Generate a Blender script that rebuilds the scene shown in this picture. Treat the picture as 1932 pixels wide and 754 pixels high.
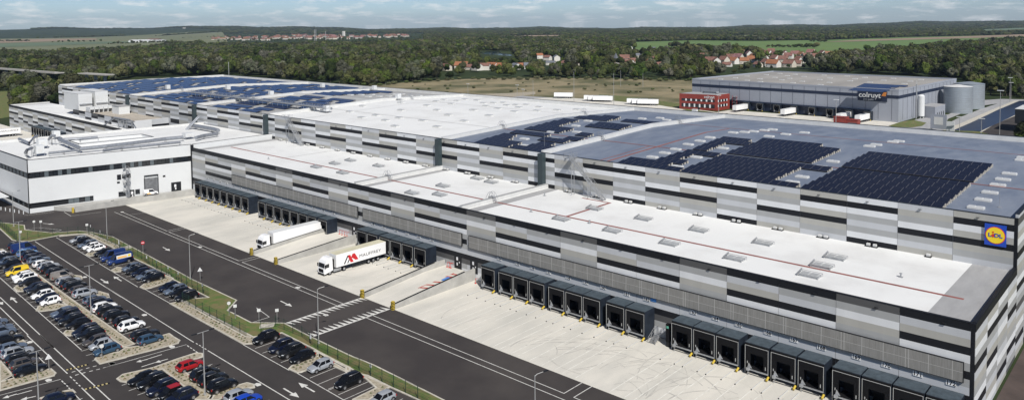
import bpy, math, random
import numpy as np
from mathutils import Vector, Matrix
random.seed(7); rng = np.random.default_rng(7)
for o in list(bpy.data.objects): bpy.data.objects.remove(o)
scene = bpy.context.scene
COL = scene.collection

# ------------------------------------------------------------------ camera
F, PY, PITCH, ROLL, YAW = 1428.647, 124.168, 0.0551350, -0.0100381, 0.7380799
H = 54.0
def _axes():
    cy, sy, cp, sp = math.cos(YAW), math.sin(YAW), math.cos(PITCH), math.sin(PITCH)
    fwd = np.array([-sy*cp, cy*cp, -sp]); right = np.array([cy, sy, 0.0]); up = np.cross(right, fwd)
    c, s = math.cos(ROLL), math.sin(ROLL)
    return c*right+s*up, -s*right+c*up, fwd
CR, CU, CF = _axes()
def ray(x, y): return CR*((x-966)/F) + CU*(-(y-PY)/F) + CF
def at(x, y, z=0.0):
    d = ray(x, y); t = (z-H)/d[2]; return np.array([0, 0, H]) + t*d
def atX(x, y, X): d = ray(x, y); return np.array([0, 0, H]) + d*X/d[0]
def atY(x, y, Y): d = ray(x, y); return np.array([0, 0, H]) + d*Y/d[1]
def at_wall(x, y, A, B):
    d = ray(x, y); A = np.array(A, float); B = np.array(B, float); e = B-A; L = np.hypot(*e); e /= L
    n = np.array([-e[1], e[0]]); t = (A@n)/(d[:2]@n); P = t*d
    return (P[:2]-A)@e, H+P[2]
cam = bpy.data.cameras.new('camera'); cam.sensor_width = 36; cam.lens = F/1932*36
cam.shift_y = -(377-PY)/1932; cam.clip_start = 1; cam.clip_end = 40000
cob = bpy.data.objects.new('camera', cam); COL.objects.link(cob)
m = Matrix.Identity(4)
for i in range(3): m[i][0], m[i][1], m[i][2] = CR[i], CU[i], -CF[i]
m[2][3] = H; cob.matrix_world = m; scene.camera = cob

# ------------------------------------------------------------------ world and sun
SUN = Vector((0.86, -0.50, 1.0)).normalized()
el = math.asin(SUN.z)
world = bpy.data.worlds.new('World'); scene.world = world; world.use_nodes = True
nt = world.node_tree; nt.nodes.clear()
N = nt.nodes.new; LK = nt.links.new
out = N('ShaderNodeOutputWorld'); bg = N('ShaderNodeBackground'); bg.inputs['Strength'].default_value = 0.068
sky = N('ShaderNodeTexSky'); sky.sky_type = 'NISHITA'; sky.sun_disc = False; sky.sun_elevation = el
sky.sun_rotation = math.atan2(SUN.x, SUN.y); sky.air_density = 1.0; sky.dust_density = 0.35; sky.ozone_density = 2.2; sky.altitude = 200
tc = N('ShaderNodeTexCoord'); sep = N('ShaderNodeSeparateXYZ'); LK(tc.outputs['Generated'], sep.inputs[0])
zz = N('ShaderNodeMath'); zz.operation = 'MAXIMUM'; zz.inputs[1].default_value = 0.0; LK(sep.outputs['Z'], zz.inputs[0])
za = N('ShaderNodeMath'); za.operation = 'ADD'; za.inputs[1].default_value = 0.03; LK(zz.outputs[0], za.inputs[0])
lg = N('ShaderNodeMath'); lg.operation = 'LOGARITHM'; lg.inputs[1].default_value = math.e; LK(za.outputs[0], lg.inputs[0])
lm = N('ShaderNodeMath'); lm.operation = 'MULTIPLY'; lm.inputs[1].default_value = 6.5; LK(lg.outputs[0], lm.inputs[0])
dx = N('ShaderNodeMath'); dx.operation = 'MULTIPLY'; dx.inputs[1].default_value = 26.0; LK(sep.outputs['X'], dx.inputs[0])
dy = N('ShaderNodeMath'); dy.operation = 'MULTIPLY'; dy.inputs[1].default_value = 26.0; LK(sep.outputs['Y'], dy.inputs[0])
cmb = N('ShaderNodeCombineXYZ'); LK(dx.outputs[0], cmb.inputs[0]); LK(dy.outputs[0], cmb.inputs[1]); LK(lm.outputs[0], cmb.inputs[2])
cl = N('ShaderNodeTexNoise'); cl.inputs['Scale'].default_value = 0.95; cl.inputs['Detail'].default_value = 7; cl.inputs['Roughness'].default_value = 0.62
LK(cmb.outputs[0], cl.inputs['Vector'])
cr = N('ShaderNodeValToRGB'); cr.color_ramp.elements[0].position = 0.50; cr.color_ramp.elements[0].color = (0, 0, 0, 1)
cr.color_ramp.elements[1].position = 0.68; cr.color_ramp.elements[1].color = (1, 1, 1, 1); LK(cl.outputs['Fac'], cr.inputs[0])
mp = N('ShaderNodeMath'); mp.operation = 'MULTIPLY'; mp.inputs[1].default_value = 0.6; LK(cr.outputs[0], mp.inputs[0])
mul = N('ShaderNodeMixRGB'); mul.blend_type = 'MIX'; LK(mp.outputs[0], mul.inputs['Fac'])
tint = N('ShaderNodeMixRGB'); tint.blend_type = 'MULTIPLY'; tint.inputs['Fac'].default_value = 1; LK(sky.outputs[0], tint.inputs['Color1']); tint.inputs['Color2'].default_value = (0.84, 1.06, 1.48, 1)
LK(tint.outputs[0], mul.inputs['Color1']); mul.inputs['Color2'].default_value = (13.6, 13.5, 13.4, 1)
gr_ = N('ShaderNodeMapRange'); gr_.inputs['From Min'].default_value = 0.03; gr_.inputs['From Max'].default_value = 0.45; gr_.inputs['To Min'].default_value = 1.0; gr_.inputs['To Max'].default_value = 0.42
LK(sep.outputs['Z'], gr_.inputs['Value'])
dim = N('ShaderNodeVectorMath'); dim.operation = 'SCALE'; LK(mul.outputs[0], dim.inputs[0]); LK(gr_.outputs[0], dim.inputs['Scale'])
LK(dim.outputs[0], bg.inputs['Color']); LK(bg.outputs[0], out.inputs['Surface'])
sl = bpy.data.lights.new('sun', 'SUN'); sl.energy = 4.9; sl.angle = math.radians(0.53); sl.color = (1.0, 0.965, 0.915)
so = bpy.data.objects.new('sun', sl); COL.objects.link(so)
so.rotation_euler = SUN.to_track_quat('Z', 'Y').to_euler()
vs = scene.view_settings; vs.view_transform = 'Standard'; vs.look = 'None'; vs.gamma = 1; vs.exposure = 0.10; vs.use_curve_mapping = False
scene.render.engine = 'CYCLES'; scene.cycles.max_bounces = 6; scene.cycles.volume_bounces = 0
scene.render.resolution_x = 1024; scene.render.resolution_y = 399

# ------------------------------------------------------------------ materials
MATS = {}
def mat(name, col, rough=0.7, metal=0.0, vary=0.0, scale=0.3, col2=None, bump=0.0, spec=None, detail=6, coat=0.0, stretch=None, rand=0.0, lo=0.35, hi=0.65, macro=0.0):
    if name in MATS: return MATS[name]
    m = bpy.data.materials.new(name); m.use_nodes = True; t = m.node_tree; b = t.nodes['Principled BSDF']
    b.inputs['Roughness'].default_value = rough; b.inputs['Metallic'].default_value = metal
    b.inputs['Base Color'].default_value = (*col, 1)
    if spec is not None: b.inputs['Specular IOR Level'].default_value = spec
    if coat: b.inputs['Coat Weight'].default_value = coat; b.inputs['Coat Roughness'].default_value = 0.05
    if vary or col2 or rand:
        g = t.nodes.new('ShaderNodeNewGeometry')
        vec = g.outputs['Position']
        if stretch:
            mm = t.nodes.new('ShaderNodeVectorMath'); mm.operation = 'MULTIPLY'; mm.inputs[1].default_value = stretch
            t.links.new(vec, mm.inputs[0]); vec = mm.outputs[0]
        n = t.nodes.new('ShaderNodeTexNoise'); n.inputs['Scale'].default_value = scale; n.inputs['Detail'].default_value = detail
        n.inputs['Roughness'].default_value = 0.6
        t.links.new(vec, n.inputs['Vector'])
        r = t.nodes.new('ShaderNodeValToRGB'); t.links.new(n.outputs['Fac'], r.inputs[0])
        c2 = col2 or tuple(c*(1-vary) for c in col); c1 = col if col2 else tuple(min(1, c*(1+vary*.5)) for c in col)
        r.color_ramp.elements[0].position = lo; r.color_ramp.elements[0].color = (*c2, 1)
        r.color_ramp.elements[1].position = hi; r.color_ramp.elements[1].color = (*c1, 1)
        last = r.outputs[0]
        if rand:
            oi = t.nodes.new('ShaderNodeObjectInfo'); hs = t.nodes.new('ShaderNodeHueSaturation')
            ml = t.nodes.new('ShaderNodeMapRange'); ml.inputs['To Min'].default_value = 1-rand; ml.inputs['To Max'].default_value = 1+rand
            t.links.new(oi.outputs['Random'], ml.inputs['Value']); t.links.new(ml.outputs[0], hs.inputs['Value'])
            m2 = t.nodes.new('ShaderNodeMath'); m2.operation = 'MULTIPLY'; m2.inputs[1].default_value = 7.31; t.links.new(oi.outputs['Random'], m2.inputs[0])
            m3 = t.nodes.new('ShaderNodeMath'); m3.operation = 'FRACT'; t.links.new(m2.outputs[0], m3.inputs[0])
            m4 = t.nodes.new('ShaderNodeMapRange'); m4.inputs['To Min'].default_value = 0.46; m4.inputs['To Max'].default_value = 0.53; t.links.new(m3.outputs[0], m4.inputs['Value'])
            t.links.new(m4.outputs[0], hs.inputs['Hue'])
            m5 = t.nodes.new('ShaderNodeMapRange'); m5.inputs['To Min'].default_value = 0.7; m5.inputs['To Max'].default_value = 1.15; t.links.new(m3.outputs[0], m5.inputs['Value'])
            t.links.new(m5.outputs[0], hs.inputs['Saturation'])
            t.links.new(last, hs.inputs['Color']); last = hs.outputs[0]
        if macro:
            nn = t.nodes.new('ShaderNodeTexNoise'); nn.inputs['Scale'].default_value = 0.012; nn.inputs['Detail'].default_value = 4; t.links.new(g.outputs['Position'], nn.inputs['Vector'])
            mr = t.nodes.new('ShaderNodeMapRange'); mr.inputs['From Min'].default_value = .3; mr.inputs['From Max'].default_value = .7; mr.inputs['To Min'].default_value = 1-macro; mr.inputs['To Max'].default_value = 1+macro; t.links.new(nn.outputs['Fac'], mr.inputs['Value'])
            h2 = t.nodes.new('ShaderNodeHueSaturation'); t.links.new(mr.outputs[0], h2.inputs['Value']); t.links.new(last, h2.inputs['Color'])
            mh = t.nodes.new('ShaderNodeMapRange'); mh.inputs['From Min'].default_value = .35; mh.inputs['From Max'].default_value = .65; mh.inputs['To Min'].default_value = .51; mh.inputs['To Max'].default_value = .47
            t.links.new(nn.outputs['Fac'], mh.inputs['Value']); t.links.new(mh.outputs[0], h2.inputs['Hue']); last = h2.outputs[0]
        t.links.new(last, b.inputs['Base Color'])
        if bump:
            bp = t.nodes.new('ShaderNodeBump'); bp.inputs['Strength'].default_value = bump; bp.inputs['Distance'].default_value = 0.3
            t.links.new(n.outputs['Fac'], bp.inputs['Height']); t.links.new(bp.outputs[0], b.inputs['Normal'])
    MATS[name] = m; return m
ASPH = mat('asphalt', (0.060, 0.053, 0.049), 0.9, scale=0.07, col2=(0.040, 0.035, 0.034), detail=13, lo=.38, hi=.62, spec=0.25)
ASPHP = mat('parking_asphalt', (0.052, 0.046, 0.043), 0.9, scale=0.12, col2=(0.038, 0.034, 0.033), detail=13, lo=.36, hi=.64, spec=0.25)
ASPHR = mat('reddish_asphalt', (0.07, 0.05, 0.042), 0.9, vary=0.35, scale=0.2, detail=9)
CONC = mat('concrete', (0.62, 0.59, 0.52), 0.85, scale=0.16, col2=(0.49, 0.475, 0.425), detail=14, stretch=(1.0, .35, 1), lo=.33, hi=.60)
CONCW = mat('concrete_wall', (0.38, 0.372, 0.345), 0.85, vary=0.18, scale=0.4)
KERB = mat('kerb_concrete', (0.48, 0.45, 0.38), 0.9, vary=0.2, scale=1.0)
GRASS = mat('grass', (0.075, 0.125, 0.022), 0.95, scale=0.45, col2=(0.15, 0.125, 0.05), detail=12, lo=.40, hi=.60)
GRAVEL = mat('gravel', (0.42, 0.37, 0.28), 0.95, scale=2.2, col2=(0.24, 0.21, 0.155), detail=12)
PAINTW = mat('road_paint', (0.60, 0.59, 0.55), 0.8, scale=1.6, col2=(0.36, 0.35, 0.33), detail=9, lo=.3, hi=.5)
DRY = mat('dry_meadow', (0.25, 0.205, 0.115), 0.95, scale=0.022, col2=(0.085, 0.085, 0.032), detail=14, lo=.40, hi=.58)
ROOFW = mat('white_membrane', (0.68, 0.685, 0.67), 0.8, scale=0.10, col2=(0.59, 0.59, 0.575), detail=12, lo=.3, hi=.52)
ROOFB = mat('blue_grey_membrane', (0.185, 0.212, 0.262), 0.6, scale=0.2, col2=(0.125, 0.152, 0.205), detail=11, stretch=(1.6, .5, 1))
ROOFG = mat('grey_membrane', (0.33, 0.33, 0.33), 0.75, vary=0.12, scale=0.3, stretch=(2, .5, 1))
ROOFBEIGE = mat('gravel_roof', (0.40, 0.36, 0.30), 0.9, vary=0.2, scale=0.6)
REDP = mat('red_walkway', (0.26, 0.10, 0.085), 0.8, vary=0.2, scale=0.8)
WHITE = mat('white_panel', (0.62, 0.63, 0.625), 0.5, vary=0.03, scale=0.2)
COPE = mat('coping_light', (0.60, 0.60, 0.58), 0.5, vary=0.08, scale=0.5)
DARKM = mat('dark_metal', (0.014, 0.015, 0.017), 0.55, spec=.25)
GALV = mat('galvanised_steel', (0.42, 0.43, 0.44), 0.45, metal=0.5, vary=0.2, scale=2)
SILV = mat('silver_duct', (0.26, 0.275, 0.30), 0.45, metal=0.4, vary=0.2, scale=1.5)
GLASS = mat('dark_glass', (0.015, 0.018, 0.022), 0.08, spec=0.8)
GLASSL = mat('blind_glass', (0.10, 0.12, 0.13), 0.15, spec=0.8)
BLACK = mat('black_rubber', (0.005, 0.005, 0.006), 0.85, spec=.2)
YEL = mat('yellow_paint', (0.50, 0.36, 0.04), 0.6)
LAMPG = mat('lamp_pole_grey', (0.38, 0.38, 0.37), 0.5, metal=0.3)
FENCEG = mat('fence_green', (0.01, 0.035, 0.022), 0.6)
POD = mat('dock_blue_black', (0.017, 0.023, 0.034), 0.5, vary=0.35, scale=0.8, spec=.2)
PODR = mat('dock_roof_lit', (0.062, 0.082, 0.098), 0.5, vary=0.3, scale=1.5, spec=.3)  # shelter roofs paler than their sides, a highlight put into the colour
TRIM = mat('light_trim', (0.42, 0.42, 0.40), 0.6)
PVM = mat('solar_glass', (0.006, 0.007, 0.016), 0.25, spec=0.35)
PVB = mat('solar_glass_sky_tint', (0.012, 0.024, 0.070), 0.25, spec=0.5)  # blue of the reflected sky put into the glass colour
PVL = mat('panel_frame', (0.10, 0.10, 0.11), 0.5)
SCREEN = mat('perforated_screen', (0.255, 0.25, 0.235), 0.6, metal=0.1, scale=1.0, col2=(0.195, 0.19, 0.175), stretch=(6, 1, .4), detail=4)
PAL = {'B': mat('cladding_black', (0.010, 0.011, 0.014), 0.5, spec=.25), 'D': mat('cladding_anthracite', (0.075, 0.075, 0.075), 0.5),
       'M': mat('cladding_mid_grey', (0.33, 0.335, 0.33), 0.5, vary=0.045, scale=0.5, stretch=(1, 1, .2), detail=8), 'G': mat('cladding_beige_grey', (0.37, 0.362, 0.33), 0.5, vary=0.045, scale=0.5, stretch=(1, 1, .2), detail=8),
       'L': mat('cladding_light_grey', (0.46, 0.472, 0.485), 0.5, vary=0.045, scale=0.5, stretch=(1, 1, .2), detail=8), 'W': mat('cladding_white', (0.63, 0.64, 0.645), 0.5, vary=0.045, scale=0.5, stretch=(1, 1, .2), detail=8)}
PK = list(PAL)
TRUNK = mat('bark', (0.07, 0.055, 0.04), 0.9)
LEAF = mat('foliage', (0.060, 0.078, 0.018), 0.85, scale=0.2, col2=(0.026, 0.037, 0.010), detail=5, rand=0.5, macro=0.5, spec=0.2)
BUSH = mat('bush_foliage', (0.085, 0.095, 0.035), 0.85, scale=0.5, col2=(0.045, 0.06, 0.02), rand=0.35, spec=0.2)
RWALL = mat('render_cream', (0.50, 0.46, 0.39), 0.85)
RTILE = mat('roof_tile_red', (0.22, 0.10, 0.068), 0.85, vary=0.3, scale=0.3, rand=0.2)

# ------------------------------------------------------------------ mesh helpers
class MB:
    def __init__(s): s.v = []; s.f = []; s.m = []; s.X = None
    def add(s, vs, fs, mi=0):
        b = len(s.v)
        if s.X is not None: vs = [tuple(s.X @ Vector(v)) for v in vs]
        s.v += [tuple(map(float, v)) for v in vs]
        for f in fs: s.f.append(tuple(i+b for i in f)); s.m.append(mi)
        return s
    def box(s, x0, x1, y0, y1, z0, z1, mi=0):
        if x0 > x1: x0, x1 = x1, x0
        if y0 > y1: y0, y1 = y1, y0
        return s.add([(x0,y0,z0),(x1,y0,z0),(x1,y1,z0),(x0,y1,z0),(x0,y0,z1),(x1,y0,z1),(x1,y1,z1),(x0,y1,z1)],
              [(0,3,2,1),(4,5,6,7),(0,1,5,4),(1,2,6,5),(2,3,7,6),(3,0,4,7)], mi)
    def prism(s, pts, z0, z1, mi=0):
        a = sum(pts[i][0]*pts[(i+1) % len(pts)][1]-pts[(i+1) % len(pts)][0]*pts[i][1] for i in range(len(pts)))
        if a < 0: pts = pts[::-1]
        n = len(pts); vs = [(p[0], p[1], z0) for p in pts]+[(p[0], p[1], z1) for p in pts]
        return s.add(vs, [tuple(range(n))[::-1], tuple(range(n, 2*n))]+[(i, (i+1) % n, n+(i+1) % n, n+i) for i in range(n)], mi)
    def sheet(s, pts, z, mi=0):
        a = sum(pts[i][0]*pts[(i+1) % len(pts)][1]-pts[(i+1) % len(pts)][0]*pts[i][1] for i in range(len(pts)))
        if a < 0: pts = pts[::-1]
        return s.add([(p[0], p[1], z) for p in pts], [tuple(range(len(pts)))], mi)
    def poly(s, pts, mi=0): return s.add(pts, [tuple(range(len(pts)))], mi)
    def line(s, p, q, w, z, mi=0):
        p = np.array(p[:2], float); q = np.array(q[:2], float); d = q-p; L = np.hypot(*d)
        if L < 1e-6: return s
        n = np.array([-d[1], d[0]])/L*w/2
        return s.sheet([tuple(p-n), tuple(q-n), tuple(q+n), tuple(p+n)], z, mi)
    def bar(s, p, q, w, h=None, mi=0):
        h = w if h is None else h
        p = Vector(p); q = Vector(q); d = (q-p)
        if d.length < 1e-6: return s
        d.normalize(); u = Vector((0,0,1)) if abs(d.z) < .95 else Vector((1,0,0))
        a = d.cross(u).normalized()*w/2; b = a.cross(d).normalized()*h/2
        vs = [p-a-b, p+a-b, p+a+b, p-a+b, q-a-b, q+a-b, q+a+b, q-a+b]
        return s.add(vs, [(0,3,2,1),(4,5,6,7),(0,1,5,4),(1,2,6,5),(2,3,7,6),(3,0,4,7)], mi)
    def tube(s, pts, r, n=8, mi=0, r2=None):
        P = [Vector(p) for p in pts]; base = []; 
        for i, p in enumerate(P):
            d = (P[min(i+1, len(P)-1)]-P[max(i-1, 0)]).normalized(); u = Vector((0,0,1)) if abs(d.z) < .9 else Vector((1,0,0))
            a = d.cross(u).normalized(); b = a.cross(d); rr = r if r2 is None else r+(r2-r)*i/(len(P)-1)
            base += [p+(a*math.cos(2*math.pi*k/n)+b*math.sin(2*math.pi*k/n))*rr for k in range(n)]
        fs = []
        for i in range(len(P)-1):
            for k in range(n): fs.append((i*n+k, i*n+(k+1) % n, (i+1)*n+(k+1) % n, (i+1)*n+k))
        fs += [tuple(range(n))[::-1], tuple(range((len(P)-1)*n, len(P)*n))]
        return s.add(base, fs, mi)
    def mesh(s, name, mats):
        me = bpy.data.meshes.new(name); me.from_pydata(s.v, [], s.f)
        for x in (mats if isinstance(mats, (list, tuple)) else [mats]): me.materials.append(x)
        me.polygons.foreach_set('material_index', s.m); me.update(); return me
    def build(s, name, mats, parent=None, loc=None, smooth=False):
        me = s.mesh(name, mats)
        if smooth: me.polygons.foreach_set('use_smooth', [True]*len(me.polygons))
        return link(name, me, parent, loc)
def link(name, me, parent=None, loc=None, rz=0):
    o = bpy.data.objects.new(name, me); COL.objects.link(o)
    if parent: o.parent = parent
    if loc is not None: o.location = loc
    if rz: o.rotation_euler.z = rz
    return o
def thing(name, label, cat, loc=(0,0,0), rz=0, group=None):
    o = link(name, None, None, loc, rz); o.empty_display_size = .5; tag(o, label, cat, group); return o
def tag(o, label=None, cat=None, group=None, kind=None):
    if label: o['label'] = label
    if cat: o['category'] = cat
    if group: o['group'] = group
    if kind: o['kind'] = kind
    return o
def dup(o, loc, rz=None, label=None, sc=None):
    r = o.copy(); COL.objects.link(r); r.location = loc
    if rz is not None: r.rotation_euler.z = rz
    if label: r['label'] = label
    if sc: r.scale = (sc, sc, sc)
    for ch in list(o.children):
        c = ch.copy(); COL.objects.link(c); c.parent = r
        for g in list(ch.children):
            d = g.copy(); COL.objects.link(d); d.parent = c
    return r
ORD = ['first','second','third','fourth','fifth','sixth','seventh','eighth','ninth','tenth','eleventh','twelfth','thirteenth','fourteenth','fifteenth','sixteenth','seventeenth','eighteenth','nineteenth','twentieth']
TENS = ['', '', 'twenty', 'thirty', 'forty', 'fifty', 'sixty', 'seventy', 'eighty', 'ninety']
def ordw(i):
    n = i+1
    if n <= 20: return ORD[i]
    t, u = divmod(n, 10)
    if t >= 10: return 'hundred and '+ordw(n-101) if n > 100 else 'hundredth'
    return TENS[t][:-1]+'ieth' if u == 0 else TENS[t]+'-'+ORD[u-1]
def struct(o): o['kind'] = 'structure'; return o
_tc = {}
def textmesh(txt, size, mi_mat, ext=0.02, bold=0.0, space=1.0):
    cu = bpy.data.curves.new('t', 'FONT'); cu.body = txt; cu.size = size; cu.extrude = ext; cu.offset = bold
    cu.align_x = 'CENTER'; cu.align_y = 'CENTER'; cu.space_character = space; cu.resolution_u = 3
    o = bpy.data.objects.new('t', cu); COL.objects.link(o)
    dg = bpy.context.evaluated_depsgraph_get(); me = bpy.data.meshes.new_from_object(o.evaluated_get(dg))
    bpy.data.objects.remove(o); bpy.data.curves.remove(cu)
    me.materials.clear(); me.materials.append(mi_mat); return me
def text(name, txt, size, m, parent, loc, face, ext=0.02, bold=0.0, sx=1.0, space=1.0):
    """face: '-y' or '+x' or an angle (direction the text runs in, radians)"""
    me = textmesh(txt, size, m, ext, bold, space); o = link(name, me, parent, loc)
    rz = 0 if face == '-y' else (math.pi/2 if face == '+x' else face)
    o.rotation_euler = (math.pi/2, 0, rz); o.scale = (sx, 1, 1); return o

# ------------------------------------------------------------------ terrain
def sm(a, b, x):
    t = np.clip((x-a)/(b-a), 0, 1); return t*t*(3-2*t)
HCX, HCY = at(1925, 85)[:2]; d0 = np.hypot(HCX, HCY); HCX, HCY = HCX/d0*980, HCY/d0*980
def pxaz(x): d = ray(x, 45); return math.atan2(d[0], d[1])
AZ = np.array([-1.9]+[pxaz(x) for x in (0, 200, 400, 600, 800, 966, 1150, 1300, 1432, 1600, 1800, 1932)]+[0.4])
RY = [53, 53, 51.5, 48.5, 50, 50.5, 51, 50, 50, 45.5, 41, 38.5, 38, 38]
HY = [55, 55, 53, 51, 49, 47, 45.3, 43, 41.7, 40.5, 39, 37, 36, 36]
RZ = np.array([54-20+(h-r)*9000/1428 for h, r in zip(HY, RY)])
def tz(x, y):
    x = np.asarray(x, float); y = np.asarray(y, float)
    r = np.hypot(x, y); az = np.arctan2(x, y)
    zr = np.interp(az, AZ, RZ)
    wob = 1
    zr = zr+11*np.sin(az*17+1)*np.sin(az*5.3)+6*np.sin(az*43)+3*np.sin(az*97)
    z = sm(4800, 9000, r)*zr*wob + sm(9100, 10500, r)*(-40-zr)
    return z
rs = np.concatenate([np.linspace(0, 400, 5), np.linspace(440, 1600, 40), np.geomspace(1650, 11500, 46)])
az = np.linspace(-math.pi, math.pi, 361)
V = []; 
for r in rs:
    x = r*np.sin(az[:-1]); y = r*np.cos(az[:-1]); V.append(np.stack([x, y, tz(x, y)], 1))
V = np.concatenate(V); n = 360; Fs = []
for i in range(len(rs)-1):
    for k in range(n):
        k2 = (k+1) % n
        if i == 0: Fs.append((0, n+k2, n+k))
        else: Fs.append((i*n+k, i*n+k2, (i+1)*n+k2, (i+1)*n+k))
me = bpy.data.meshes.new('ground'); me.from_pydata([tuple(v) for v in V], [], [f[::-1] for f in Fs]); me.update()
gm = mat('landscape', (0.045, 0.060, 0.022), 0.95, scale=0.006, col2=(0.020, 0.032, 0.014), detail=14, spec=0.1)
me.materials.append(gm); me.polygons.foreach_set('use_smooth', [True]*len(me.polygons))
if sum(p.normal.z for p in me.polygons) < 0: me.flip_normals()
ground = struct(link('ground', me))

def gsheet(name, pts, z, m, kind='structure', sub=False):
    b = MB(); b.sheet([tuple(p[:2]) for p in pts], z); o = b.build(name, m); o['kind'] = kind; return o
def pp(*q): return [at(x, y)[:2] for x, y in q]
# near ground
AS = gsheet('service_yard', [(-640, -60), (60, -60), (60, 112), (-640, 112)], 0.02, ASPH)
gsheet('concrete_yard', [(-247, 89.4), (-20, 89.0), (60, 89.0), (60, 111.0), (-243.2, 111.0)], 0.032, CONC)
gsheet('east_road', [(-20, 60), (-6.5, 60), (-6.5, 300), (-20, 300)], 0.038, ASPHR)
gsheet('east_verge', [(-6.2, 60), (60, 60), (60, 300), (-6.2, 300)], 0.05, GRASS)
# fields
def drape(name, px, m, dz=0.6, nseg=1):
    pts = pp(*px); o = MB().add([(p[0], p[1], float(tz(p[0], p[1]))+dz) for p in pts], [tuple(range(len(pts)))]).build(name, m)
    if o.data.polygons[0].normal.z < 0: o.data.flip_normals()
    return struct(o)
FG = mat('field_green', (0.115, 0.175, 0.04), 0.95, scale=0.004, col2=(0.085, 0.15, 0.035), detail=8)
FB = mat('field_stubble', (0.26, 0.19, 0.125), 0.95, vary=0.15, scale=0.004)
FD = mat('field_pasture', (0.15, 0.155, 0.075), 0.95, scale=0.003, col2=(0.12, 0.135, 0.065), detail=8)
FS = mat('field_dull_green', (0.10, 0.14, 0.075), 0.95, vary=0.15, scale=0.003)
PL = {}
PL['dry'] = [(560,176),(640,166),(760,156),(860,150),(960,147),(1130,148),(1310,152),(1320,215),(1180,215),(1060,205),(900,200),(700,185)]
PL['green'] = [(1195,80),(1300,77),(1432,78),(1560,76),(1700,71),(1932,66),(2050,60),(2050,72),(1932,77),(1860,82),(1790,87),(1700,96),(1640,106),(1590,112),(1460,108),(1440,104),(1420,99),(1330,97),(1200,96)]
PL['brown'] = [(948,67.5),(1060,66.5),(1062,69),(1050,73.5),(985,73.5),(965,71)]
PL['left1'] = [(-60,79),(60,76),(160,73),(290,69),(420,64),(430,80),(330,86),(285,92),(200,97),(90,103),(0,105),(-60,107)]
PL['left2'] = [(-60,74.5),(60,73),(160,71),(290,67.5),(420,63),(290,69),(160,73),(60,76),(-60,79)]
drape('green_field', PL['green'], FG)
drape('stubble_field', [(1555,80),(1620,76),(1932,65.5),(2050,60),(2050,62),(1932,69.5),(1840,72.5),(1700,76.5),(1600,79.5)], FB, 1.0)
drape('stubble_field', PL['brown'], FB)
drape('pasture', PL['left1'], FD); drape('dull_green_field', [(-60,84),(60,82),(180,79.5),(250,79),(250,81.5),(160,84.5),(60,88),(-60,92)], FS, 1.2)
drape('stubble_field', [(-60,77),(60,74.5),(180,73.2),(185,75.5),(60,80),(-60,83.5)], FB, 1.1)
drape('pasture', PL['left2'], FD, 0.7)
drape('pale_field', [(1330,69),(1420,66),(1432,70),(1425,73),(1350,73.5)], FD); drape('pale_field', [(1530,60.5),(1600,59.5),(1605,61.5),(1535,62.5)], FS)
drape('pale_field', [(1850,56),(1932,53),(2040,49),(2040,58),(1932,60),(1860,62)], FS)
gsheet('dry_meadow', pp(*PL['dry']), 0.06, DRY)
gsheet('meadow_path', pp((870,179),(960,176),(1010,173),(1010,178),(930,188)), 0.09, GRAVEL)
POND = [(906,99),(925,97.5),(942,98),(946,101),(965,103),(966,106),(940,104.5),(912,102.5)]
wm = mat('water', (0.012, 0.03, 0.055), 0.08, spec=0.6)
pond = gsheet('pond', pp(*POND), 0.3, wm)

# ------------------------------------------------------------------ roof / building helpers
def cladding(parent, A, u, nrm, L, seams, ztop, rowh, nrows, patt, z0=0.0, th=0.09, name='cladding'):
    """coloured horizontal panels, one bay after another; u, nrm horizontal unit vectors"""
    b = MB(); A = np.array(A, float); u = np.array(u, float); nn = np.array(nrm, float)
    for k, (s0, s1) in enumerate(seams):
        g = 0.03
        for r in range(nrows):
            zt = ztop-r*rowh; zb = max(z0, zt-rowh)
            if zt <= z0+.01: break
            c = PK.index(patt(k, r)); p0 = A+u*(s0+g); p1 = A+u*(s1-g)
            q0 = p0+nn*th; q1 = p1+nn*th
            vs = [(*p0, zb), (*p1, zb), (*p1, zt), (*p0, zt), (*q0, zb), (*q1, zb), (*q1, zt), (*q0, zt)]
            b.add(vs, [(4,5,6,7),(0,4,7,3),(1,2,6,5),(7,6,2,3),(0,1,5,4)], c)
    o = b.build(name, [PAL[k] for k in PK], parent)
    import bmesh
    bm = bmesh.new(); bm.from_mesh(o.data); bmesh.ops.recalc_face_normals(bm, faces=bm.faces); bm.to_mesh(o.data); bm.free()
    return o
def bays(x_hi, x_lo, first=8.5, pitch=8.52, off=-29.5):
    """seams along -x, measured from x_hi"""
    out = []; e = [x_hi]; x = off
    while x > x_hi: x -= pitch
    while x > x_lo+1: 
        if x < x_hi-0.3: e.append(x)
        x -= pitch
    e.append(x_lo)
    return [(e[i], e[i+1]) for i in range(len(e)-1)]
def bayidx(x0, x1, off=-29.5, pitch=8.52): return int(round((off-(x0+x1)/2)/pitch+0.5))
LOWP = {0: 'BLGBWMBMLBDMW', 1: 'DMWGMMLMLBDLW', 2: 'BMLBWMBMLBDMW'}
UPP = {0: 'GBWGBGMLL', 1: 'LGMWBMLGG', 2: 'WBWMLMWBB'}

# ------------------------------------------------------------------ main logistics warehouse
WH = thing('logistics_warehouse', 'vast flat-roofed logistics warehouse with grey, white and black striped cladding', 'warehouse', (0,0,0))
XE, XW = -20.5, -243.5
YF, YU, YB = 111.2, 141.0, 238.0
ZL, ZU = 14.6, 22.45
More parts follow.
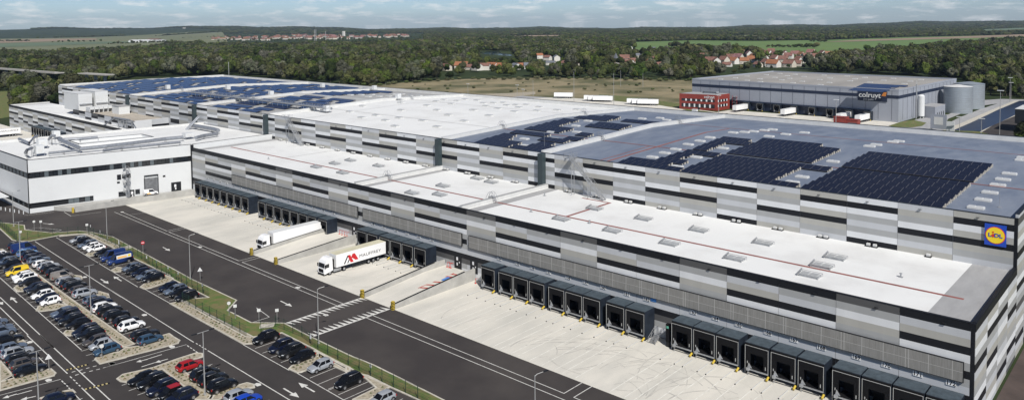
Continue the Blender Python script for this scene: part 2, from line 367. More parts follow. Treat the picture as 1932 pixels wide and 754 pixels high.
# low dock wing
b = MB(); b.box(XW, XE, YF+.1, YU, 0, 13.95); b.build('wing_wall', PAL['M'], WH)
def seams_u(x_hi, x_lo): return [(x_hi-a, x_hi-c) for a, c in bays(x_hi, x_lo)]
sl_ = bays(XE-.45, XW+.4); 
cladding(WH, (XE-.45, YF+.1), (-1, 0), (0, -1), 0, [(XE-.45-a, XE-.45-c) for a, c in sl_], ZL, 1.075, 14,
         lambda k, r: LOWP[bayidx(*sl_[k]) % 3][min(r, 12)] if not (bayidx(*sl_[k]) >= 22 and r in (0,)) else 'B')
# parapets, corner strips
pb = MB()
pb.box(XW, XE, YF+.1, YF+.5, 13.95, ZL+.02); pb.box(XE-.4, XE, YF+.5, YU, 13.95, ZL+.02); pb.box(XE-.45, XE+.03, YF, YF+.098, 0, ZL+.02); pb.box(XW-.1, XW+.4, YF+0, YF+.098, 0, ZL)
pb.box(XW, XE-.4, YF-.03, YF+.53, ZL+.022, ZL+.07); pb.box(XE-.45, XE+.05, YF+.53, YU, ZL+.022, ZL+.07)
pb.build('parapet', PAL['B'], WH)
# roof sheets of the low wing
r = MB(); r.box(XW+.3, XE-.4, YF+.5, YU, 13.95, 14.0, 0)
for a, c in ((-26.6, XE-.45), (-117.0-3.2, -117.0-.5), (-117.0+.5, -117+3.4), (-155+.5, -155+3.0), (XW+.4, XW+4.2)): r.box(a, c, YF+.55, YU-.02, 14.0, 14.008, 1)
r.box(-238, -117.2, 121.8, 122.5, 14.012, 14.02, 2); r.box(-116.6, -24, 121.8, 122.5, 14.012, 14.02, 2)
r.box(-96.7, -96.0, 122.52, 137.5, 14.012, 14.02, 2); r.box(-104, -96.0, 137.52, 138.1, 14.012, 14.02, 2)
for a in (-222, -205.0, -188, -171, -138.0, -80, -63, -46): r.box(a, a+.10, YF+.6, YU-.1, 14.0085, 14.0115, 3)
r.box(-205.3, -205.1, 122.55, 140.5, 14.013, 14.03, 1)
r.build('low_roof', [ROOFW, ROOFG, REDP, mat('membrane_seam', (0.66, 0.65, 0.62), 0.8)], WH)
fw = MB()
for xx in (-117.0, -155.0): fw = MB(); fw.box(xx-.3, xx+.3, YF+.55, YU, 13.96, 15.0, 0); fw.box(xx-.36, xx+.36, YF+.54, YU, 15.0, 15.06, 1); fw.build('firewall', [COPE, PAL['M']], WH)
# upper hall
b = MB(); b.box(-470, XE, YU+.1, YB, 0, 21.4); b.build('hall_wall', PAL['L'], WH)
su = bays(XE-.45, -470)
cladding(WH, (XE-.45, YU+.1), (-1, 0), (0, -1), 0, [(XE-.45-a, XE-.45-c) for a, c in su], ZU, 1.07, 9, lambda k, r: UPP[bayidx(*su[k]) % 3][r], z0=13.2, name='hall_cladding')
# east faces
for (y0, y1, zt, nm) in ((YF+.1, YU, ZL, 'east_cladding'), (YU+.1, YB, ZU, 'hall_east_cladding')):
    ys = list(np.arange(y0, y1, 7.45))+[y1]
    if len(ys) > 2 and ys[-1]-ys[-2] < 2: ys.pop(-2)
    P3 = ['BLGMWWBLGMWLB', 'LWMBGLWMBLGMW', 'GLWMLBMWLGBML', 'WBLGMLWGMLBWL']
    cladding(WH, (XE, y0), (0, 1), (1, 0), 0, [(a-y0, c-y0) for a, c in zip(ys, ys[1:])], zt, 1.075, 21, lambda k, r: 'B' if (r == 0 and zt < 20) else ['DLGWMBLGMWBLM', 'LGWBMLGBWMLGW', 'GWMBLWGMLWMBL'][k % 3][(r+0) % 13], name=nm)
# upper roof: low gable, compartments
ZR0, YR, ZRR = 21.75, 192.0, 23.2
def zroof(y): return ZR0+(ZRR-ZR0)*(1-abs(y-YR)/(YR-YU)) if y <= YR else ZR0-.3+(ZRR-ZR0+.3)*(1-(y-YR)/(YB-YR))
FWX = [-119.0, -155.3, -246.5, -303.0, -372.0]
comps = [(-470, -372, 1), (-372, -303, 1), (-303, -246.5, 1), (-246.5, -155.3, 0), (-155.3, -119, 2), (-119, XE, 2)]
r = MB()
for a, c, mi in comps:
    for y0, y1 in ((YU+.5, YR), (YR, YB-.5)):
        r.poly([(a, y0, zroof(y0)), (c, y0, zroof(y0)), (c, y1, zroof(y1)), (a, y1, zroof(y1))], mi)
GREYR = mat('grey_roof', (0.34, 0.34, 0.33), 0.8, vary=0.15, scale=0.2)
r.build('upper_roof', [ROOFW, GREYR, ROOFB], WH)
pb = MB()
pb.box(-470, XE, YU+.1, YU+.5, 21.4, ZU+.0, 0); pb.box(-470, XE+.05, YU-.03, YU+.53, ZU+.003, ZU+.06, 1)
pb.box(XE-.4, XE, YU+.5, YB-.5, 21.4, ZU+.6, 0); pb.box(XE-.45, XE+.1, YU+.53, YB, ZU+.6, ZU+.68, 1)
pb.box(-470, XE-.5, YB-.5, YB, 21.4, ZU+.35, 2); pb.box(-470, XE-.5, YB-.55, YB+.05, ZU+.355, ZU+.42, 1)
pb.box(-470, -469.6, YU+.6, YB-.6, 21.4, ZU+.5, 2)
pb.box(XE-.45, XE+.03, YU-.01, YU+.098, 13.2, ZU-.01, 1)
pb.build('upper_parapet', [PAL['L'], PAL['B'], COPE], WH)
fw = MB(); 
for xx in FWX:
    fw = MB()
    for y0, y1 in ((YU+.55, YR), (YR, YB-.5)):
        for (hw, zb, zt2, mi) in ((.3, -.5, 1.05, 0), (.36, 1.052, 1.1, 1)):
            v = [(xx-hw, y0, zroof(y0)+zb), (xx+hw, y0, zroof(y0)+zb), (xx+hw, y1, zroof(y1)+zb), (xx-hw, y1, zroof(y1)+zb)]
            w = [(p[0], p[1], p[2]-zb+zt2) for p in v]
            fw.add(v+w, [(0,3,2,1),(4,5,6,7),(0,1,5,4),(1,2,6,5),(2,3,7,6),(3,0,4,7)], mi)
    fw.build('roof_firewall', [COPE, WHITE], WH)
fw = MB()
# longitudinal firewall over the west compartments
for (a, c, yy) in ((-302.6, -247, 186.0),):
    fw.box(a, c, yy-.3, yy+.3, zroof(yy)-.3, zroof(yy)+1.1, 0)
fw.build('roof_firewall', [COPE, WHITE], WH)
# dark expansion strips on the hall front
b = MB()
for xx in (-118.2, -155.6, -247.5, -303.5, -372): MB().box(xx-.75, xx+.75, YU-1.3, YU+.005, 13.9, ZU-.05).build('expansion_strip', mat('strip_blue_black', (0.03, 0.045, 0.05), 0.5), WH)
# red walkways and expansion lines on upper roof
def rline(b, x0, y0, x1, y1, w, mi, dz=.03):
    n = 1
    pts = [(x0, y0), (x1, y1)]
    if (y0-YR)*(y1-YR) < 0: t = (YR-y0)/(y1-y0); pts = [(x0, y0), (x0+(x1-x0)*t, YR), (x1, y1)]
    for (a, c), (d, e) in zip(pts, pts[1:]):
        dxy = np.array([d-a, e-c]); nn = np.array([-dxy[1], dxy[0]])/np.hypot(*dxy)*w/2
        q = [(a-nn[0], c-nn[1]), (d-nn[0], e-nn[1]), (d+nn[0], e+nn[1]), (a+nn[0], c+nn[1])]
        zs = [zroof(c), zroof(e), zroof(e), zroof(c)]
        b.poly([(p[0], p[1], z+dz) for p, z in zip(q, zs)], mi)
b = MB()
for a in ((-101.5,143,-101.5,206),(-103.5,143,-103.5,166)): rline(b, *a, .7 if a[0] > -102 else .35, 0)
rline(b, -118.3, 166, -21.5, 166, .6, 0, .045); rline(b, -118.3, 207.5, -21.5, 207.5, .4, 0, .045); rline(b, -154.6, 166, -119.6, 166, .6, 0, .04)
rline(b, -246, 166, -156, 166, .3, 1, .03); rline(b, -246, 206, -156, 206, .3, 1, .03); rline(b, -230, 142, -230, 236, .18, 1, .04)
for a in (-85, -70, -54.5, -38): rline(b, a, 142, a, 236, .12, 2, .02)
b.build('roof_walkway', [REDP, mat('grey_line', (0.30, 0.29, 0.28), 0.8), mat('membrane_lap', (0.14, 0.18, 0.25), 0.6)], WH)
# mesh screens over the docks
for i, (a, c) in enumerate(((-216.2, -153.0), (-150.8, -116.0), (-113.8, -21.7))):
    s = MB(); s.box(a, c, YF-.35, YF-.12, 6.65, 9.25, 0); s.box(a-.08, c+.08, YF-.36, YF-.1, 9.25, 9.33, 1); s.box(a-.08, c+.08, YF-.36, YF-.1, 6.57, 6.65, 1)
    s.box(a-.08, a, YF-.36, YF-.1, 6.65, 9.25, 1); s.box(c, c+.08, YF-.36, YF-.1, 6.65, 9.25, 1)
    x = a+2.84; k = 0
    while x < c-.5:
        s.box(x-.05, x+.05, YF-.365, YF-.351, 6.65, 9.25, 2); 
        if k % 3 == 2: s.box(x+.35, x+.45, YF-.365, YF-.351, 6.65, 9.25, 2)
        x += 2.84; k += 1
    s.box(a, c, YF-.366, YF-.3511, 7.93, 7.99, 2)
    s.build('perforated_screen', [SCREEN, DARKM, mat('screen_post', (0.36, 0.355, 0.335), 0.6)], WH)
# personnel doors in the dock front
SIGNW = mat('sign_white', (0.7, 0.7, 0.7), 0.6)
for dxx in (-117.5, -112.6, -154.7):
    d = MB(); d.box(dxx-1.1, dxx+1.1, YF-.06, YF+.1, 1.35, 4.1); do = d.build('door', DARKM, WH)
    for (a, z, w, h) in ((-.45, 3.1, .5, .7), (-.4, 2.0, .35, .6), (.35, 2.6, .25, .3)): MB().box(dxx+a, dxx+a+w, YF-.075, YF-.061, z, z+h).build('door_sign', SIGNW, do)
# wall luminaires on the parapet edges
def wall_light(x, y, z, lab, out=(0, -1)):
    t = thing('wall_floodlight', lab, 'light', (x, y, z), group='floodlights along the warehouse walls')
    MB().bar((0, 0, 0), (out[0]*.15, out[1]*.15, .05), .06).build('bracket', GALV, t)
    MB().box(-.25, .25, -.28, -.1, 0.0, .08).build('lamp_head', DARKM, t)
    return t
for k in range(26):
    x = -24.0-8.52*k*1.0
    if x > XW+2: wall_light(x, YF, ZL-.75, 'small floodlight under the low black parapet, %s from the right corner' % ordw(k))
for k in range(22):
    x = -26.0-8.52*k
    wall_light(x, YU, ZU-.7, 'small floodlight under the upper hall parapet, %s from the logo corner' % ordw(k))

# ------------------------------------------------------------------ roof equipment: skylights, drains, ladders
SKM = mat('skylight_dome', (0.36, 0.37, 0.37), 0.4); SKB = mat('skylight_white', (0.46, 0.47, 0.47), 0.4)
def mk_sky(open_, dome):
    t = thing('skylight', 'x', 'skylight')
    MB().box(-1.45, 1.45, -.85, .85, 0, .32).build('curb', GALV if open_ else COPE, t)
    d = MB()
    for k in range(2):
        x0 = -1.4+k*1.42
        d.add([(x0, -.8, .33), (x0+1.38, -.8, .33), (x0+1.38, .8, .33), (x0, .8, .33), (x0+.12, -.68, .46), (x0+1.26, -.68, .46), (x0+1.26, .68, .46), (x0+.12, .68, .46)],
              [(4,5,6,7),(0,1,5,4),(1,2,6,5),(2,3,7,6),(3,0,4,7)])
    d.build('dome', dome, t)
    if open_:
        g = MB()
        for yy in (-1, 1): g.bar((-1.6, yy, .5), (1.6, yy, .5), .05)
        for xx in (-1.6, 1.6): g.bar((xx, -1, .5), (xx, 1, .5), .05); g.bar((xx, -1, .03), (xx, -1, .5), .05); g.bar((xx, 1, .03), (xx, 1, .5), .05)
        g.bar((-1.68, -1.0, .25), (-1.68, 1.0, .6), .16, .3)
        g.build('guard_rail', GALV, t)
    return t
SKP = {}
def skylights(pts, z, kind, where, grp):
    pts = sorted(pts, key=lambda p: -p[0])
    for i, (x, y) in enumerate(pts):
        zz_ = z if z is not None else zroof(y)+.01
        lab = '%s, %s from the right' % (where, ordw(i))
        if kind not in SKP:
            SKP[kind] = t = mk_sky(kind == 'guard', SKM if kind != 'white' else SKB); t.location = (x, y, zz_); t['label'] = lab
        else: t = dup(SKP[kind], (x, y, zz_), 0, lab)
        if kind == 'white': t.scale = (.86, .86, .9)
        t['group'] = grp
lowpts = [(-95.4,119.4),(-96.4+1,130.9),(-82.5,118.9),(-82.8,130.4),(-69.8,118.6),(-70.1,129.9),(-57.0,118.1),(-57.2,129.7),(-44.3,117.8),(-44.5,123.6),(-44.4,129.5)]
skylights(lowpts, 14.01, 'guard', 'grey guarded skylight on the long white low roof', 'skylights on the low white roof')
skylights([(-137.5,125.4),(-131.0,118.4),(-137.3,115.3),(-137.4,137.4),(-131.5,136.4)], 14.01, 'guard', 'grey guarded skylight on the short white low roof', 'skylights on the low white roof')
skylights([(-185,132),(-184.2,126),(-183.8,119.6),(-170.8,119.3),(-171.4,131.9)], 14.01, 'guard', 'grey guarded skylight on the far white low roof', 'skylights on the low white roof')
upw = [(-212.9,156.9),(-212.9,163.0),(-200.2,157.2),(-200.6,163.3),(-187.2,150.7),(-188.7,163.5),(-174.5,157.1),(-215.6,176.6),(-217.3,190.6),(-204.0,183.7),(-190.9,177.1),(-233.4,190.9),(-240.9,197.1),(-230.1,206.8),(-239.0,176.6),(-229.4,163.9),(-216.6,202.6),(-234.3,215.0),
 (-175.9,170.1),(-192.2,190.5),(-177.5,183.4),(-200.9,205.8),(-190.2,201.3),(-178.0,196.7),(-175.2,205.6),(-172.5,213.8),(-169.5,221.6),(-226.7,215.3),(-230.9,223.9),(-223.4,223.5),(-211.7,215.5),(-209.9,219.5),(-208.3,223.5),(-198.6,215.0),(-197.6,219.3),(-195.7,223.3),(-188.8,211.2),(-185.4,219.0)]
skylights(upw, None, 'flat', 'low grey skylight on the white upper roof', 'skylights on the white upper roof')
upw2 = [(-274.8,220.0),(-272.5,223.7),(-261.8,219.4),(-266.7,206.2),(-278.9,205.6),(-265.3,210.4),(-268.4,201.7),(-280.6,201.0),(-260.4,223.8),(-276.7,209.8)]
skylights(upw2, None, 'flat', 'low grey skylight on the small white roof patch', 'skylights on the white upper roof')
blu = [(-95.1,153.6),(-95.3,159.5),(-95.5,165.1),(-96.2,172.5),(-96.1,178.5),(-85.0,147.6),(-86.6,159.2),(-96.4,184.5),(-86.6,172.6),(-95.6,196.4),(-93.9,200),(-93.0,203.9),(-92.1,209.0),(-91.4,213.0),(-84.9,195.6),(-83.8,204.0),(-81.9,212.5),(-59.7,171.5),(-59.7,164.4),(-59.4,153.1),(-59.2,147.6),
 (-57.2,212),(-57.8,209.0),(-59.0,199.4),(-59.2,194.9),(-27.6,178.7),(-27.7,172.5),(-27.6,166.9),(-27.6,159.7),(-27.5,153.4),(-27.4,147.0),(-28.5,201.1),(-28.1,196.2)]
skylights(blu, None, 'white', 'pale skylight on the large blue-grey roof', 'skylights on the blue-grey roofs')
skylights([(-130.3,148.2),(-137.3,155.8),(-138.2,168.6),(-130.5,160.2),(-139.2,181.5),(-132.0,172.6),(-141.8,191.2),(-134.6,211.1),(-131.9,217.7),(-126.8,213.5)], None, 'white', 'pale skylight on the narrow blue-grey roof', 'skylights on the blue-grey roofs')
# drain / overflow boxes at the foot of the hall wall
DP = None
k = 0
for x in np.arange(-33, -243, -8.52):
    for dd in ((0, 1.1) if k % 2 else (0,)):
        lab = 'small white drain box below the upper wall, %s from the logo corner' % ordw(k)
        if DP is None:
            DP = thing('drain_box', lab, 'roof drain', (x, YU-.5, 14.0), group='drain boxes along the upper wall')
            MB().box(-.28, .28, -.22, .28, .12, .52).build('housing', COPE, DP); MB().box(-.5, .5, -.5, .4, .01, .13).build('tray', DARKM, DP)
        else: dup(DP, (x-dd, YU-.5, 14.0), 0, lab)
        k += 1
# galvanised outside stairs from low roof to upper roof
def roof_stair(x0, x1, y, z0, z1, lab):
    t = thing('roof_staircase', lab, 'staircase', ((x0+x1)/2, y, z0)); cx = (x0+x1)/2
    n = 34
    s = MB()
    for yy in (-.55, .55): s.bar((x0-cx, yy, .1), (x1-cx, yy, z1-z0), .08, .32)
    s.build('stringer', GALV, t)
    s = MB()
    for k in range(n):
        f = (k+.5)/n; s.box(x0-cx+(x1-x0)*f-.15, x0-cx+(x1-x0)*f+.15, -.5, .5, (z1-z0)*f+.08, (z1-z0)*f+.13)
    s.build('tread', GALV, t)
    for yy in (-.6, .6):
        s = MB(); s.bar((x0-cx, yy, 1.2), (x1-cx, yy, z1-z0+1.1), .06); s.bar((x0-cx, yy, .7), (x1-cx, yy, z1-z0+.6), .04)
        for k in range(13):
            f = k/12; xx = x0-cx+(x1-x0)*f; zb = (z1-z0)*f; s.bar((xx, yy, zb+.1), (xx, yy, zb+1.12), .05)
        s.build('handrail', GALV, t)
    s = MB(); xe = x1-cx; s.box(xe-1.6, xe, -.7, 2.3, z1-z0, z1-z0+.1)
    for (a, c) in (((xe-1.6, -.7), (xe-1.6, 2.3)), ((xe-1.6, -.7), (xe, -.7)), ((xe, .8), (xe, 2.3))):
        for h in (.6, 1.1): s.bar((*a, z1-z0+h), (*c, z1-z0+h), .05)
        for q in (a, c): s.bar((*q, z1-z0), (*q, z1-z0+1.1), .05)
    s.build('landing', GALV, t)
    s = MB(); s.box((x0+x1)/2-cx-.6, (x0+x1)/2-cx+.6, -.55, .55, (z1-z0)/2, (z1-z0)/2+.08)
    for f in (.45, .95):
        xx = x0-cx+(x1-x0)*f; s.bar((xx, .5, 0.02), (xx, .5, (z1-z0)*f), .1); s.bar((xx, -.5, 0.02), (xx, -.5, (z1-z0)*f), .1)
    s.build('support', GALV, t)
roof_stair(-98.5, -107.9, YU-2.2, 14.0, ZU+.1, 'large grey steel staircase casting a striped shadow on the upper wall')
roof_stair(-221.5, -231.0, YU-2.2, 14.0, ZU+.1, 'smaller-looking far steel staircase against the upper wall near the white office block')
# cat ladders over firewalls
LP = None
def cat_ladder(x, y, z, lab):
    global LP
    if LP is None:
        LP = t = thing('crossover_ladder', lab, 'ladder', (x, y, z), group='crossover ladders on the firewalls')
        s = MB()
        for sx in (-1, 1):
            for yy in (-.35, .35): s.bar((sx*1.5, yy, 0.02), (sx*.5, yy, 1.35), .06)
            for k in range(5): f = (k+.5)/5; s.bar((sx*(1.5-f), -.35, 1.35*f), (sx*(1.5-f), .35, 1.35*f), .06, .12)
        s.build('ladder', GALV, t)
        s = MB()
        for yy in (-.4, .4):
            s.tube([(-1.5, yy, .9), (-.9, yy, 1.9), (-.4, yy, 2.35), (.4, yy, 2.35), (.9, yy, 1.9), (1.5, yy, .9)], .035, 6)
        for sx in (-1.5, -.45, .45, 1.5):
            for yy in (-.4, .4): s.bar((sx, yy, .1 if abs(sx) > 1 else 1.3), (sx, yy, .95 if abs(sx) > 1 else 2.3), .04)
        s.build('hoop_rail', GALV, t)
        MB().box(-.5, .5, -.4, .4, 1.3, 1.36).build('platform', GALV, t)
    else: dup(LP, (x, y, z), 0, lab)
for i, (x, y, z) in enumerate(((-155, 122, 14.02), (-117, 121.5, 14.02), (-119, 166, zroof(166)), (-155.3, 166, zroof(166)), (-246.5, 166, zroof(166)), (-119, 207, zroof(207)), (-155.3, 207, zroof(207)), (-246.5, 207, zroof(207)), (-303, 166, zroof(166)), (-372, 166, zroof(166)))):
    cat_ladder(x, y, z, ['small hooped steel ladder over the far low firewall', 'small hooped steel ladder over the near low firewall', 'hooped steel ladder over the firewall left of the large blue-grey roof', 'hooped steel ladder over the firewall between white roof and solar rows',
      'hooped steel ladder over the far firewall left of the big white roof', 'small far ladder near the back of the blue-grey roof', 'small far ladder at the back right of the white roof', 'small far ladder at the back left of the white roof', 'hooped ladder over the firewall between blue solar fields', 'most distant hooped ladder, on the western blue solar roof'][i])
# slim lightning rods / masts on roof
for i, (x, y) in enumerate(((-124.5, 149), (-24.5, 150), (-292, 150), (-437, 232), (-300, 236), (-395, 190))):
    o = MB().tube([(0, 0, 0), (0, 0, 4.2)], .04, 6, r2=.02).box(-.25, .25, -.25, .25, -.02, .12).build('lightning_rod', GALV, None, (x, y, zroof(y)+.02))
    tag(o, ['thin rod on the narrow blue-grey solar roof', 'thin rod near the corner of the blue-grey roof by the logo', 'thin rod on the blue solar roof right of the catwalk', 'tall thin rod at the far back left roof corner', 'thin rod at the back edge behind the white roof patch', 'thin rod amid the most distant blue solar rows'][i], 'lightning rod')
# low roof vents
for i, (x, y) in enumerate(((-104.5, 120.5), (-89.5, 121.0), (-33.5, 126.5), (-207, 118), (-112, 134))):
    o = MB().tube([(0, 0, 0), (0, 0, .5)], .12, 8).tube([(0, 0, .5), (0, 0, .62)], .22, 8).box(-.3, .3, -.3, .3, -.01, .05).build('roof_vent', GALV, None, (x, y, 14.02))
    tag(o, 'tiny metal roof vent on the low white roof, %s from the left' % ordw({-207: 0, -112: 1, -104.5: 2, -89.5: 3, -33.5: 4}[x]), 'roof vent')

# ------------------------------------------------------------------ solar rows
PVN = [0]
panel_me = None
def pv_row(x0, x1, y, lab, near=True, blue=False, grp='solar panel rows'):
    z = zroof(y+1.4)+.12; w = x1-x0; n = max(1, int(round(w/1.75)))
    t = thing('solar_panel_row', lab, 'solar panels', (x0, y, z), group=grp)
    pm = PVB if blue else PVM
    if near:
        global panel_me
        if panel_me is None:
            g = MB(); g.box(0.0, 1.72, .0, 3.20, -.02, .018, 1); g.box(.045, 1.675, .05, 3.15, .0185, .03, 0); panel_me = g.mesh('solar_panel', [PVM, PVL])
        for k in range(n):
            p = link('solar_panel', panel_me, t, (k*w/n, 0, .12)); p.rotation_euler.x = math.radians(8.5); p.scale.x = w/n/1.72
    else:
        g = MB(); c, s_ = math.cos(math.radians(8.5)), math.sin(math.radians(8.5))
        g.add([(0, 0, .1), (w, 0, .1), (w, 3.05*c, .1+3.05*s_), (0, 3.05*c, .1+3.05*s_), (0, 0, .06), (w, 0, .06), (w, 3.05*c, .06+3.05*s_), (0, 3.05*c, .06+3.05*s_)], [(0,1,2,3),(7,6,5,4),(4,5,1,0),(5,6,2,1),(6,7,3,2),(7,4,0,3)])
        g.build('solar_panels', pm, t)
    s = MB(); k = 0
    m_ = max(2, n//2+1)
    for k in range(m_):
        xx = .1+(w-.2)*k/(m_-1)
        s.bar((xx, .1, -.02), (xx, 3.0, .40), .05, .08, 1); (s.box(xx-.12, xx+.12, 2.75, 3.0, -.1, .38, 1) if near else None)
    for k in range(2 if near else 0): s.box(w*k-.1, w*k+.1, .3, .6, -.1, .16); s.box(w*k-.1, w*k+.1, 1.4, 1.8, -.1, .3); s.box(w*k-.1, w*k+.12, 2.6, 3.0, -.1, .48)
    s.box(0, w, .30, .42, -.12, .02, 1); s.box(0, w, 2.80, 2.92, -.12, .02, 1)
    s.build('ballast_frame', [mat('ballast', (0.46, 0.43, 0.37), 0.8) if near else GALV, DARKM], t); PVN[0] += 1
Ys = [142.2+3.72*k for k in range(13)]
def rowset(name, rows, near=True, blue=False):
    for i, (x0, x1, y) in enumerate(rows): pv_row(x0, x1, y, '%s, %s row from the front' % (name, ordw(i)), near, blue, 'rows of the '+name.split(' in ')[0])
rowset('dark solar panels in the field by the logo', [(-55.8 if y < 164 else -56.2, -31.6, y) for y in Ys[:6]]+[(-56.3, -31.6, y) for y in [166.8+3.72*k for k in range(5)]])
rowset('dark solar panels in the large middle field', [(-81.6, -56.8, Ys[0])]+[(-82.2, -62.5, y) for y in Ys[1:4]]+[(-82.2, -62.5, Ys[4])]+[(-82.3, -57.0, Ys[5]-.6)]+[(-82.9, -62.7, 166.8+3.72*k) for k in range(5)]+[(-83.6, -68.2, 185.5)])
rowset('dark solar panels in the small stepped field', [(-97.8,-82.0,142.2),(-98.2,-87.0,145.9),(-92.2,-85.2,149.7),(-92.0,-88.3,153.4),(-92.2,-88.0,157.1),(-91.8,-83,161.2),(-92.0,-88.2,167),(-92.3,-88.3,170.8),(-92.5,-88.6,174.6),(-92.9,-83.2,178.5),(-93.0,-85.1,182.2)])
rowset('dark solar panels in the field between firewalls', [(-144.4,-132.5,142.6),(-131.5,-120.4,142.6),(-145.6,-132.8,146.6),(-129,-121,146.4),(-146.2,-139.6,150.6),(-129.2,-124.5,150.4),(-147,-142,154.8),(-133,-124,156.0),(-147.6,-134.5,160.8),(-127.9,-122.5,160.6),(-148.3,-135,168.0),(-129,-124.6,167.5),
  (-148.6,-135.2,172.2),(-149.3,-142.7,176.6),(-149.8,-143.4,181),(-136.0,-123.6,181.5),(-150,-143.8,186),(-136,-124.2,186),(-150.2,-137,194.5),(-149.5,-138,199.5),(-134,-121.5,197.5),(-146.4,-140,203.5)])
rw = []
for (xa, xb) in ((-300, -249.5),):
    for y in np.arange(143, 183, 5.6):
        x = xa+rng.uniform(1, 8)
        while x < xb-8:
            L = rng.uniform(8, 20); e = min(x+L, xb-1.5); rw.append((x, e, y+rng.uniform(-.3, .3))); x = e+rng.uniform(3, 8)
rowset('blue solar panels in the field by the white roof', rw, False, True)
rw = []
for y in np.arange(143, 232, 5.4):
    x = -366+rng.uniform(0, 6)
    while x < -313:
        L = rng.uniform(10, 26); e = min(x+L, -306); rw.append((x, e, y)); x = e+rng.uniform(3, 7)
rowset('blue solar panels in the second western field', rw, False, True)
rw = []
for y in np.arange(145, 230, 5.2):
    x = -462+rng.uniform(0, 8)
    while x < -385:
        L = rng.uniform(14, 34); e = min(x+L, -378); rw.append((x, e, y)); x = e+rng.uniform(3, 7)
rowset('blue solar panels in the most distant field', rw, False, True)
rw = [(-300+rng.uniform(0,5), -285+rng.uniform(0,6), y) for y in np.arange(190, 228, 5.5)]
rowset('blue solar panels in the patch behind the firewall', rw, False, True)

# rooftop catwalk of galvanised ducts
t = thing('rooftop_catwalk', 'long grey galvanised catwalk crossing the solar roofs towards the white roof', 'catwalk', (-346, 158.2, 22.8))
s = MB(); s.box(0, 111, -.8, .8, 1.1, 1.25)
for k in range(31): s.bar((k*3.7, -.75, -.6), (k*3.7, -.75, 2.3), .08); s.bar((k*3.7, .75, -.6), (k*3.7, .75, 2.3), .08)
s.build('walkway', GALV, t)
s = MB()
for yy in (-.8, .8):
    for h in (1.7, 2.3): s.bar((0, yy, h), (111, yy, h), .06)
s.build('handrail', GALV, t)
s = MB(); s.tube([(0, 1.6, .9), (111, 1.6, .9)], .45, 8); s.build('duct', SILV, t)
for i, (x, y) in enumerate(((-236, 158.5), (-246, 200), (-305, 176), (-331, 220), (-300, 229), (-385, 165), (-352, 180))):
    t = thing('rooftop_unit', 'white rooftop air unit with small canopy, %s from the right' % ordw([0, 1, 3, 4, 2, 6, 5][i]), 'air unit', (x, y, zroof(y)), group='white air units on the upper roof')
    MB().box(-.9, .9, -.9, .9, .6, 2.6).build('casing', WHITE, t)
    s = MB(); s.box(-3.4, -1.0, -.8, .8, .5, 1.1, 0); s.box(-3.6, 1.2, -1.1, 1.1, .35, .45, 0)
    for a in (-3.4, 1.0):
        for c in (-1, 1): s.bar((a, c, -.05), (a, c, .35), .1)
    s.build('frame', GALV, t)

# ------------------------------------------------------------------ emblem
LB = mat('logo_blue', (0.01, 0.06, 0.42), 0.4); LY = mat('logo_yellow', (0.85, 0.62, 0.02), 0.4); LR = mat('logo_red', (0.62, 0.03, 0.02), 0.4)
LX0 = atY(1857.5, 443, YU-.3)[0]; LX1 = atY(1898.5, 443, YU-.3)[0]; LZ1 = atY(1878, 424, YU-.3)[2]; LZ0 = atY(1878, 463.5, YU-.3)[2]
cx, cz, lw = (LX0+LX1)/2, (LZ0+LZ1)/2, (LX1-LX0)
t = thing('logo_sign', 'square blue sign with yellow disc and red ring on the upper hall corner', 'sign', (cx, YU-.3, cz))
hz = (LZ1-LZ0)/2
MB().box(-lw/2, lw/2, 0, .28, -hz, hz).build('sign_board', LB, t)
def disc(r, y, m, name, rz_=1.0):
    n = 48; b = MB(); b.add([(r*math.cos(2*math.pi*k/n), y, r*rz_*math.sin(2*math.pi*k/n)) for k in range(n)]+[(r*math.cos(2*math.pi*k/n), y+.03, r*rz_*math.sin(2*math.pi*k/n)) for k in range(n)],
      [tuple(range(n)), tuple(range(n, 2*n))[::-1]]+[(k, n+k, n+(k+1) % n, (k+1) % n) for k in range(n)]); return b.build(name, m, t)
R = min(lw, 2*hz)/2
disc(R*.93, -.032, LR, 'red_ring'); disc(R*.86, -.064, LY, 'yellow_disc')
for tx, xx, w_ in (('L', -.54, 1.0), ('D', .15, 1.0), ('L', .58, 1.0)):
    o = text('letter', tx, R*.58, LB, t, (xx*R*.92, -.10, 0), '-y', .02, .012); o.scale = (1.15, 1, 1)
b = MB(); q = R*.20; b.add([(-q-.0, -.10, 0), (0, -.10, -q*1.1), (q, -.10, 0), (0, -.10, q*1.1)], [(0,1,2,3)]); b.v = [(x-R*.20, y, z-R*.03) for x, y, z in b.v]; b.build('letter', LR, t)
n = 16; b = MB(); b.add([(-R*.20+R*.09*math.cos(2*math.pi*k/n), -.10, R*.33+R*.09*math.sin(2*math.pi*k/n)) for k in range(n)], [tuple(range(n))]); b.build('letter_dot', LR, t)

